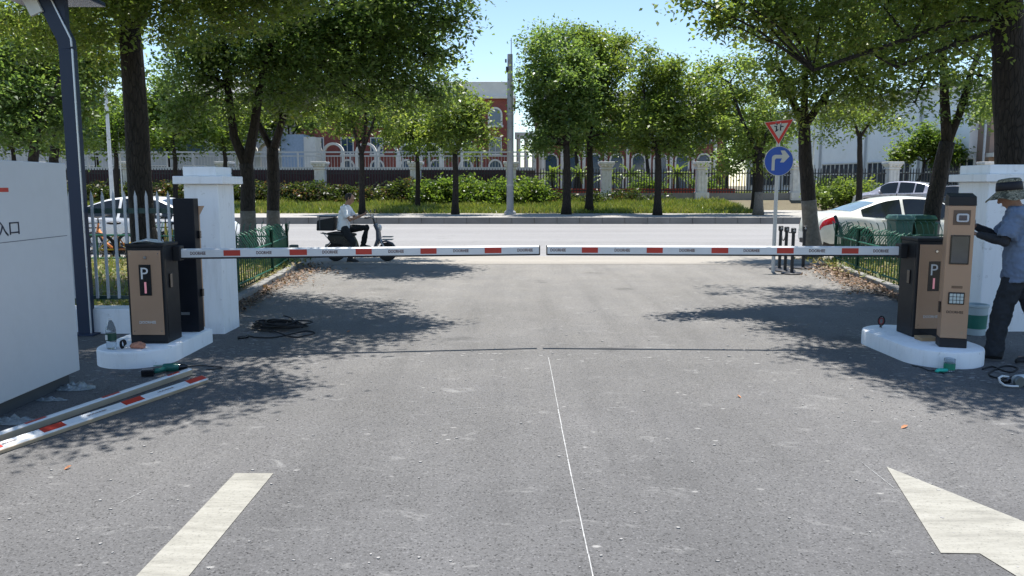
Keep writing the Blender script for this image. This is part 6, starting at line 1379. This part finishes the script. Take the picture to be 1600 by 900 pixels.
def head(mb, c, fwd, up, s=1.0):
    f = Vector(fwd).normalized(); u = Vector(up); u = (u-f*u.dot(f)).normalized(); rt = f.cross(u); c = Vector(c)
    secs = [(-0.115, 0.030, 0.035, 0.045), (-0.105, 0.046, 0.05, 0.030), (-0.08, 0.057, 0.066, 0.018), (-0.045, 0.066, 0.080, 0.008), (0.0, 0.073, 0.090, 0), (0.04, 0.076, 0.095, -0.004), (0.075, 0.070, 0.086, -0.008), (0.10, 0.052, 0.064, -0.010), (0.117, 0.022, 0.03, -0.010)]
    mb.rings([ell(c+u*z*s+f*o*s, rt, f, a*s, b*s, 20) for z, a, b, o in secs])
    mb.tube([c+f*0.088*s+u*0.025*s, c+f*0.104*s-u*0.008*s, c+f*0.112*s-u*0.020*s], [0.007*s, 0.010*s, 0.013*s], 8); mb.ball(tuple(c+f*0.106*s-u*0.022*s), 0.014*s, 8)
    mb.tube([c+f*0.084*s-u*0.058*s-rt*0.022*s, c+f*0.094*s-u*0.056*s, c+f*0.084*s-u*0.058*s+rt*0.022*s], 0.006*s, 8)
    mb.tube([c+f*0.083*s-u*0.068*s-rt*0.018*s, c+f*0.091*s-u*0.067*s, c+f*0.083*s-u*0.068*s+rt*0.018*s], 0.007*s, 8)
    for q in (1, -1):
        mb.tube([c+rt*q*0.030*s+f*0.080*s+u*0.028*s, c+rt*q*0.012*s+f*0.090*s+u*0.026*s], 0.007*s, 6)
        e = c+rt*q*0.077*s-f*0.008*s+u*0.0*s
        mb.tube([e+u*0.026*s-f*0.006*s, e+u*0.02*s-f*0.02*s+rt*q*0.009*s, e-u*0.005*s-f*0.018*s+rt*q*0.010*s, e-u*0.028*s+f*0.002*s], [0.008*s, 0.010*s, 0.009*s, 0.007*s], 8)
    return f, u, rt
def eyes(parent, c, fwd, up, s):
    f = Vector(fwd).normalized(); u = Vector(up); u = (u-f*u.dot(f)).normalized(); rt = f.cross(u); c = Vector(c); m = MB()
    for q in (1, -1):
        m.ball(tuple(c+rt*q*0.031*s+f*0.080*s+u*0.012*s), 0.0115*s, 8); 
    m.build('eyes', P('dark eyes', (0.03,0.02,0.015), 0.3), parent, smooth='all')
    m = MB()
    for q in (1, -1): m.tube([c+rt*q*0.046*s+f*0.076*s+u*0.034*s, c+rt*q*0.030*s+f*0.087*s+u*0.038*s, c+rt*q*0.016*s+f*0.090*s+u*0.034*s], 0.0035*s, 5)
    m.build('eyebrows', P('black hair', (0.012,0.010,0.009), 0.6), parent, smooth='all')
HAIR = P('black hair', (0.012,0.010,0.009), 0.6)

# ---------------- worker at the right edge, back to the camera, reaching to the kiosk
wx, wy = 4.63, 7.28
wk = thing('person', 'person in grey blue t-shirt, dark trousers and patterned bucket hat working at the kiosk', 'person', (wx, wy, 0))
fw_ = Vector((-0.80, 0.60, 0)).normalized(); rt_ = Vector((fw_.y, -fw_.x, 0)); up = Vector((0, 0, 1))
V = lambda r_, f_, z_: Vector((wx, wy, 0))+rt_*r_+fw_*f_+up*z_
hipc = V(0, 0, 0.86); chest = V(0, 0.035, 1.23)
footL = Vector((4.40, 7.24, 0)); footR = Vector((4.68, 7.03, 0))
LT = {'L': (V(-0.09, 0.0, 0.84), Vector((4.50, 7.26, 0.46)), Vector((4.45, 7.26, 0.09))), 'R': (V(0.09, -0.0, 0.84), Vector((4.72, 7.14, 0.46)), Vector((4.77, 7.08, 0.09)))}
# arms: left (towards camera side) reaches to the kiosk, right one too, further away
aL = [V(-0.185, 0.02, 1.345), V(-0.235, 0.10, 1.10), V(-0.06, 0.33, 1.15)]
aR = [V(0.185, 0.05, 1.345), V(0.22, 0.20, 1.12), V(0.08, 0.38, 1.22)]
bm_ = MB()
stack(bm_, [(V(0, 0, 0.80), 0.14, 0.095), (V(0, 0, 0.88), 0.165, 0.11), (V(0, 0, 1.0), 0.14, 0.095), (V(0, 0.02, 1.15), 0.16, 0.105), (V(0, 0.03, 1.28), 0.175, 0.105), (V(0, 0.035, 1.36), 0.14, 0.08), (V(0, 0.04, 1.40), 0.06, 0.055)], rt_, fw_)
bm_.tube([V(0, 0.035, 1.36), V(0, 0.07, 1.44), V(0, 0.095, 1.48)], [0.062, 0.052, 0.054], 14)
hc = V(0, 0.115, 1.515); hf = (fw_*0.85-up*0.52).normalized(); head(bm_, hc, hf, up, 0.97)
for a in (aL, aR):
    chain(bm_, [a[0], a[0].lerp(a[1], 0.5), a[1], a[1].lerp(a[2], 0.4), a[2]], [0.052, 0.045, 0.038, 0.038, 0.025])
    dv = (a[2]-a[1]).normalized(); hand(bm_, a[2], dv, Vector((0, 0, -1)) if a is aL else -rt_, 0.95, 0.55, 1 if a is aL else -1)
for s_ in 'LR':
    a, b, c_ = LT[s_]; chain(bm_, [a, a.lerp(b, 0.5), b, b.lerp(c_, 0.35), c_], [0.085, 0.070, 0.052, 0.052, 0.036])
    toe = c_+Vector((-0.17, 0.05, -0.045)); bm_.tube([c_+Vector((0.04, 0, -0.045)), c_+Vector((-0.02, 0, -0.03)), toe], [0.026, 0.030, 0.018], 10)
body = fused(bm_, 'body', SKIN, wk, 0.007, 4)
SHIRT = P('grey blue cotton', (0.145,0.195,0.285), 0.9, var=0.14, scale=5, bump=0.25, bscale=35)
sh = MB()
stack(sh, [(V(0, -0.01, 0.735), 0.190, 0.140), (V(0, -0.01, 0.76), 0.195, 0.145), (V(0, -0.01, 0.90), 0.190, 0.138), (V(0, 0.0, 1.05), 0.188, 0.132), (V(0, 0.02, 1.20), 0.196, 0.130), (V(0, 0.03, 1.31), 0.200, 0.118), (V(0, 0.035, 1.375), 0.155, 0.090), (V(0, 0.05, 1.415), 0.075, 0.068)], rt_, fw_)
for a in (aL, aR): sh.tube([a[0]+(V(0, 0.03, 1.33)-a[0])*0.35, a[0], a[0].lerp(a[1], 0.45), a[0].lerp(a[1], 0.86)], [0.07, 0.077, 0.078, 0.084], 16); sh.ball(tuple(a[0]), 0.078, 14)
fused(sh, 't_shirt', SHIRT, wk, 0.007, 3, 0.050, 0.075)
TR = P('dark work trousers', (0.022,0.026,0.032), 0.9, var=0.2, scale=6, bump=0.3, bscale=30)
tr = MB()
stack(tr, [(V(0, 0, 0.87), 0.125, 0.09), (V(0, 0, 0.82), 0.150, 0.105), (V(0, 0, 0.76), 0.160, 0.115)], rt_, fw_)
for s_ in 'LR':
    a, b, c_ = LT[s_]; tr.tube([a-Vector((0, 0, 0.03)), a.lerp(b, 0.35), b, b.lerp(c_, 0.5), c_+Vector((0, 0, -0.05))], [0.088, 0.094, 0.084, 0.078, 0.078], 18); tr.ball(tuple(a-Vector((0, 0, 0.03))), 0.085, 14)
fused(tr, 'trousers', TR, wk, 0.008, 4, 0.036, 0.07)
SL = P('charcoal arm sleeve', (0.028,0.030,0.036), 0.85, var=0.15)
for a in (aL, aR):
    sm_ = MB(); sm_.tube([a[0].lerp(a[1], 0.6), a[1], a[1].lerp(a[2], 0.4), a[2]], [0.048, 0.045, 0.045, 0.031], 14); sm_.ball(tuple(a[1]), 0.045, 12); fused(sm_, 'arm_sleeve', SL, wk, 0.006, 3, 0.008, 0.03)
def hatmat():
    m, t, b = _new('patterned hat cloth'); tc = N(t, 'ShaderNodeTexCoord')
    v = N(t, 'ShaderNodeTexNoise', i_Scale=22.0, i_Detail=2.0, i_Distortion=1.2); t.links.new(tc.outputs['Object'], v.inputs['Vector'])
    c = ramp(t, v.outputs[0], [(0.35, (0.06,0.06,0.04)), (0.45, (0.17,0.16,0.11)), (0.52, (0.32,0.29,0.21)), (0.6, (0.09,0.08,0.05)), (0.7, (0.22,0.20,0.13))]).outputs[0]
    t.nodes[c.node.name].color_ramp.interpolation = 'CONSTANT'; t.links.new(c, b.inputs['Base Color']); b.inputs['Roughness'].default_value = 0.9; return m
hu = (up*0.93+fw_*0.10).normalized(); hp = hc+Vector((0, 0, 0.03)); q1 = rt_; q2 = hu.cross(q1)
ht = MB(); prof = [(0.196, -0.066), (0.190, -0.060), (0.14, -0.020), (0.108, 0.008), (0.104, 0.05), (0.098, 0.10), (0.085, 0.115), (0.04, 0.121), (0.001, 0.122)]
rs = []
for k, (r_, z_) in enumerate(prof):
    rs.append([hp+hu*(z_+(0.012*math.sin(3*t_)+0.006*math.sin(7*t_))*(1 if r_ > 0.15 else 0.2))+(q1*math.cos(t_)+q2*math.sin(t_))*r_ for t_ in [2*math.pi*i/40 for i in range(40)]])
hat = ht.rings(rs, cap=False).build('bucket_hat', hatmat(), wk, smooth='all'); hat.modifiers.new('s', 'SOLIDIFY').thickness = 0.004
ht = MB(); ht.rings([[hp+hu*z_+(q1*math.cos(t_)+q2*math.sin(t_))*r_ for t_ in [2*math.pi*i/32 for i in range(32)]] for r_, z_ in ((0.112, 0.012), (0.108, 0.052), (0.103, 0.088))], cap=False).build('hat_band', P('black hat band', (0.010,0.010,0.014), 0.7), hat, smooth='all').modifiers.new('s', 'SOLIDIFY').thickness = 0.003
pr = MB(); bc_ = hp-fw_*0.1185-rt_*0.01+up*0.037; 
for i in range(5): pass
hr = MB(); hr.ball(tuple(hc-hf*0.02+up*0.02), (0.083, 0.083, 0.09), 14); fused(hr, 'hair', HAIR, wk, 0.008, 2)
SHOE = P('dark work shoe', (0.018,0.018,0.02), 0.6, var=0.2)
for s_ in 'LR':
    c_ = LT[s_][2]; fx = Vector((-0.80, 0.45, 0)).normalized() if s_ == 'L' else Vector((-0.97, 0.15, 0)).normalized(); sx_ = Vector((-fx.y, fx.x, 0))
    m = MB(); base = Vector((c_.x, c_.y, 0))
    secs = [(-0.075, 0.026, 0.03, 0.032), (-0.06, 0.040, 0.055, 0.055), (0.0, 0.046, 0.062, 0.062), (0.06, 0.050, 0.050, 0.048), (0.13, 0.050, 0.038, 0.038), (0.185, 0.038, 0.030, 0.030), (0.21, 0.015, 0.018, 0.02)]
    m.rings([[base+fx*x_+sx_*math.cos(t_)*a_+up*(zc_+math.sin(t_)*min(b_, zc_-0.004)) for t_ in [2*math.pi*i/16 for i in range(16)]] for x_, a_, b_, zc_ in secs])
    m.cyl(base+up*0.05, base+up*0.115, 0.045, 0.042, 14)
    so_ = fused(m, 'shoe', SHOE, wk, 0.006, 3)
    q = MB(); q.rings([[base+fx*x_+sx_*w_, base+fx*x_-sx_*w_, base+fx*x_-sx_*w_+up*0.016, base+fx*x_+sx_*w_+up*0.016] for x_, w_ in ((-0.085, 0.03), (-0.06, 0.042), (0.05, 0.047), (0.13, 0.049), (0.18, 0.036), (0.20, 0.015))]); q.build('sole', P('grey sole', (0.10,0.10,0.10), 0.8), so_)

# ---------------- electric scooter and rider
SX, SY = -3.83, 17.35
SZ = -0.03
sc_ = thing('electric_scooter', 'black electric scooter with top box standing across the drive mouth', 'scooter', (SX, SY, SZ))
Q = lambda x, y, z: (SX+x, SY+y, SZ+z)
BP = P('black scooter plastic', (0.014,0.015,0.018), 0.3, spec=0.6, var=0.1); DGY = P('dark blue grey plastic', (0.04,0.05,0.075), 0.35, var=0.1); SILP = P('silver scooter trim', (0.40,0.41,0.43), 0.3, metal=0.5)
for x in (0.0, 1.12):
    ty = MB(); ty.lathe(Q(x, 0, 0.205), [(0.13, -0.035), (0.19, -0.035), (0.205, -0.015), (0.205, 0.015), (0.19, 0.035), (0.13, 0.035)], 28, axis='y'); ty = ty.build('wheel', RUBBER, sc_, smooth=True)
    r_ = MB(); r_.lathe(Q(x, 0, 0.205), [(0.133, -0.030), (0.133, 0.030)], 24, axis='y')
    r_.build('rim', P('dark rim', (0.05,0.05,0.055), 0.4, metal=0.6), ty)
    r_ = MB(); 
    for k in range(6): a = 2*math.pi*k/6; r_.tube([Q(x+0.02*math.cos(a), -0.037, 0.205+0.02*math.sin(a)), Q(x+0.12*math.cos(a), -0.033, 0.205+0.12*math.sin(a))], [0.016, 0.010], 6)
    r_.lathe(Q(x, 0, 0.205), [(0.04, -0.045), (0.04, 0.045)], 14, axis='y'); r_.build('spokes', SILP, ty)
def prof_body(poly, w, mat, name, bevel=0.015): return MB().prism([(SX+a, SZ+b) for a, b in poly], SY-w, SY+w, 'y').build(name, mat, sc_, bevel=bevel)
prof_body([(-0.16, 0.50), (-0.05, 0.36), (0.12, 0.36), (0.30, 0.24), (0.48, 0.22), (0.50, 0.30), (0.46, 0.44), (0.40, 0.56), (0.05, 0.58), (-0.14, 0.58)], 0.12, BP, 'rear_body', 0.03)
prof_body([(0.46, 0.20), (0.82, 0.20), (0.84, 0.25), (0.48, 0.28)], 0.13, BP, 'floor_board')
prof_body([(0.80, 0.20), (0.86, 0.22), (0.98, 0.48), (0.96, 0.70), (0.90, 0.82), (0.84, 0.80), (0.90, 0.66), (0.90, 0.48)], 0.15, DGY, 'front_shield', 0.02)
prof_body([(-0.20, 0.36), (-0.22, 0.30), (-0.12, 0.42), (0.02, 0.46), (0.16, 0.40), (0.18, 0.36), (0.10, 0.40), (0.0, 0.42), (-0.12, 0.38)], 0.055, SILP, 'rear_mudguard', 0.01)
prof_body([(0.92, 0.36), (0.98, 0.43), (1.10, 0.455), (1.24, 0.40), (1.33, 0.28), (1.30, 0.28), (1.22, 0.36), (1.10, 0.42), (0.99, 0.40)], 0.05, DGY, 'front_mudguard', 0.01)
MB().rings([[Q(x, -w_, z0), Q(x, w_, z0), Q(x, w_*0.9, z1), Q(x, -w_*0.9, z1)] for x, w_, z0, z1 in ((-0.18, 0.09, 0.58, 0.615), (0.0, 0.13, 0.58, 0.645), (0.25, 0.14, 0.56, 0.625), (0.45, 0.10, 0.55, 0.60))]).build('seat', P('black seat vinyl', (0.012,0.012,0.013), 0.5), sc_, bevel=0.02)
MB().tube([Q(0.86, 0, 0.80), Q(0.83, 0, 0.92)], 0.022, 8).tube([Q(0.74, -0.30, 0.95), Q(0.80, -0.18, 0.955), Q(0.83, 0, 0.925), Q(0.80, 0.18, 0.955), Q(0.74, 0.30, 0.95)], 0.014, 8).tube([Q(0.70, -0.31, 0.95), Q(0.80, -0.2, 0.95)], 0.018, 8).build('handlebar', BP, sc_, smooth='all')
MB().tube([Q(0.94, 0.06, 0.52), Q(1.03, 0.06, 0.36), Q(1.12, 0.06, 0.205)], 0.022, 8).tube([Q(0.94, -0.06, 0.52), Q(1.03, -0.06, 0.36), Q(1.12, -0.06, 0.205)], 0.022, 8).build('fork', SILP, sc_, smooth='all')
MB().ball(Q(0.955, 0, 0.72), (0.06, 0.09, 0.08), 14).build('headlight', P('headlight glass', (0.45,0.46,0.47), 0.1, spec=0.8), sc_, smooth='all')
m = MB()
for z in (0.47, 0.53): m.tube([Q(1.0, -0.13, z), Q(1.24, -0.12, z), Q(1.24, 0.12, z), Q(1.0, 0.13, z)], 0.009, 6)
for y_ in (-0.12, 0, 0.12): m.tube([Q(1.0, y_, 0.47), Q(1.24, y_, 0.47)], 0.006, 5)
m.build('front_rack', SILP, sc_)
for s_ in (-1, 1): MB().tube([Q(0.80, s_*0.2, 0.96), Q(0.82, s_*0.24, 1.06)], 0.006, 5).ball(Q(0.82, s_*0.26, 1.09), (0.015, 0.05, 0.032), 10).build('mirror', BP, sc_, smooth='all')
MB().tube([Q(-0.1, -0.08, 0.57), Q(-0.30, -0.08, 0.615)], 0.011, 6).tube([Q(-0.1, 0.08, 0.57), Q(-0.30, 0.08, 0.615)], 0.011, 6).tube([Q(-0.24, -0.08, 0.61), Q(-0.08, -0.09, 0.42)], 0.009, 6).build('rear_rack', SILP, sc_)
MB().tube([Q(0.42, 0.1, 0.24), Q(0.36, 0.24, 0.01)], 0.012, 6).build('side_stand', BP, sc_)
bx_ = thing('cargo_box', 'black soft delivery box strapped on the rack behind the rider', 'box', (SX-0.17, SY, 0.64))
MB().rings([[(SX+x, SY-0.17, z), (SX+x2, SY-0.17, z2), (SX+x2, SY+0.17, z2), (SX+x, SY+0.17, z)] for x, z, x2, z2 in ((-0.37, 0.64, 0.0, 0.635), (-0.36, 0.80, 0.02, 0.86), (-0.345, 0.86, 0.015, 0.925))]).build('box_body', P('black nylon', (0.012,0.013,0.015), 0.7, var=0.3), bx_, bevel=0.02)
MB().box(SX-0.35, SX+0.02, SY-0.175, SY+0.175, 0.925, 0.945).build('box_lid', P('black nylon', (0.012,0.013,0.015), 0.7), bx_, bevel=0.01)
MB().box(SX-0.30, SX-0.28, SY-0.178, SY-0.170, 0.66, 0.93).build('strap', P('grey strap', (0.10,0.10,0.11), 0.7), bx_)
# rider
rp = thing('person', 'person in white shirt and black trousers on the scooter looking down at a phone', 'person', (SX+0.3, SY, SZ))
X = Vector((1, 0, 0)); Yv = Vector((0, 1, 0))
W = lambda x, y, z: Vector((SX+x, SY+y, SZ+z))
s = 0.97
hip = W(0.20, 0, 0.72)
legN = [W(0.22, -0.10, 0.70), W(0.42, -0.22, 0.42), W(0.36, -0.26, 0.08)]      # foot planted on the camera side
legF = [W(0.22, 0.09, 0.70), W(0.66, 0.12, 0.72), W(0.58, 0.10, 0.35)]
armN = [W(0.22, -0.165, 1.14), W(0.36, -0.20, 0.90), W(0.60, -0.06, 1.00)]
armF = [W(0.26, 0.165, 1.14), W(0.40, 0.19, 0.93), W(0.60, 0.06, 1.0)]
rb = MB()
stack(rb, [(W(0.18, 0, 0.66), 0.15, 0.11), (W(0.18, 0, 0.76), 0.155, 0.115), (W(0.19, 0, 0.90), 0.135, 0.10), (W(0.22, 0, 1.04), 0.155, 0.105), (W(0.24, 0, 1.14), 0.155, 0.09), (W(0.26, 0, 1.20), 0.06, 0.055)], Yv, X)
rb.tube([W(0.25, 0, 1.16), W(0.28, 0, 1.25), W(0.30, 0, 1.29)], [0.06, 0.05, 0.052], 12)
rh = W(0.335, 0, 1.345); rf = Vector((0.86, 0, -0.5)).normalized(); head(rb, rh, rf, up, 0.95)
for a in (armN, armF):
    chain(rb, [a[0], a[0].lerp(a[1], 0.5), a[1], a[1].lerp(a[2], 0.4), a[2]], [0.047, 0.040, 0.035, 0.034, 0.023]); hand(rb, a[2], (a[2]-a[1]), Vector((0, 0.3 if a is armN else -0.3, 1)), 0.88, 0.8, 1 if a is armN else -1)
for l in (legN, legF):
    chain(rb, [l[0], l[0].lerp(l[1], 0.5), l[1], l[1].lerp(l[2], 0.4), l[2]], [0.080, 0.066, 0.050, 0.048, 0.034]); rb.tube([l[2]-X*0.03, l[2]+X*0.04-up*0.03, l[2]+X*0.15-up*0.045], [0.03, 0.034, 0.025], 8)
fused(rb, 'body', SKIN, rp, 0.007, 4); eyes(rp, rh, rf, up, 0.95)
WS = P('white shirt cotton', (0.82,0.83,0.86), 0.85, var=0.05, scale=8)
sh = MB(); stack(sh, [(W(0.17, 0, 0.68), 0.172, 0.145), (W(0.18, 0, 0.80), 0.170, 0.138), (W(0.19, 0, 0.92), 0.165, 0.125), (W(0.215, 0, 1.05), 0.175, 0.122), (W(0.235, 0, 1.14), 0.175, 0.105), (W(0.25, 0, 1.19), 0.12, 0.075), (W(0.265, 0, 1.225), 0.066, 0.062)], Yv, X)
for a in (armN, armF): sh.tube([a[0]+(W(0.24, 0, 1.13)-a[0])*0.4, a[0], a[0].lerp(a[1], 0.75)], [0.065, 0.068, 0.066], 14); sh.ball(tuple(a[0]), 0.068, 12)
fused(sh, 'shirt', WS, rp, 0.008, 4, 0.028, 0.09)
tr = MB(); stack(tr, [(W(0.18, 0, 0.66), 0.160, 0.13), (W(0.18, 0, 0.76), 0.165, 0.13)], Yv, X)
for l in (legN, legF): tr.tube([l[0], l[0].lerp(l[1], 0.5), l[1], l[1].lerp(l[2], 0.5), l[2]+up*0.01], [0.095, 0.084, 0.070, 0.062, 0.058], 14); tr.ball(tuple(l[0]), 0.095, 12); tr.ball(tuple(l[1]), 0.069, 12)
fused(tr, 'trousers', P('black trousers', (0.010,0.011,0.014), 0.85, var=0.2), rp, 0.009, 4, 0.022, 0.09)
hr = MB(); hr.ball(tuple(rh-rf*0.016+up*0.036), (0.092, 0.084, 0.092), 16); hr.ball(tuple(rh-rf*0.045-up*0.02), (0.055, 0.068, 0.065), 14); fused(hr, 'hair', HAIR, rp, 0.007, 2, 0.012, 0.03)
for l, sd_ in ((legN, -1), (legF, 1)):
    b_ = l[2]-up*0.075; m = MB(); m.rings([[b_+X*x_+Yv*math.cos(t_)*a_+up*(zc_+math.sin(t_)*(zc_-0.002)) for t_ in [2*math.pi*i/14 for i in range(14)]] for x_, a_, zc_ in ((-0.07, 0.025, 0.03), (-0.05, 0.036, 0.048), (0.0, 0.04, 0.055), (0.07, 0.043, 0.036), (0.14, 0.04, 0.028), (0.18, 0.015, 0.018))]); m.build('shoe', SHOE, rp, smooth='all')
ph = MB().box(-0.038, 0.038, -0.004, 0.004, -0.075, 0.075, M=Matrix.Translation(W(0.725, 0, 1.05)) @ Matrix.Rotation(R(-35), 4, 'Y') @ Matrix.Rotation(R(90), 4, 'Z')).build('phone', BLACKP, None, bevel=0.003); setp(ph, 'black phone held in both hands by the person on the scooter', 'phone')
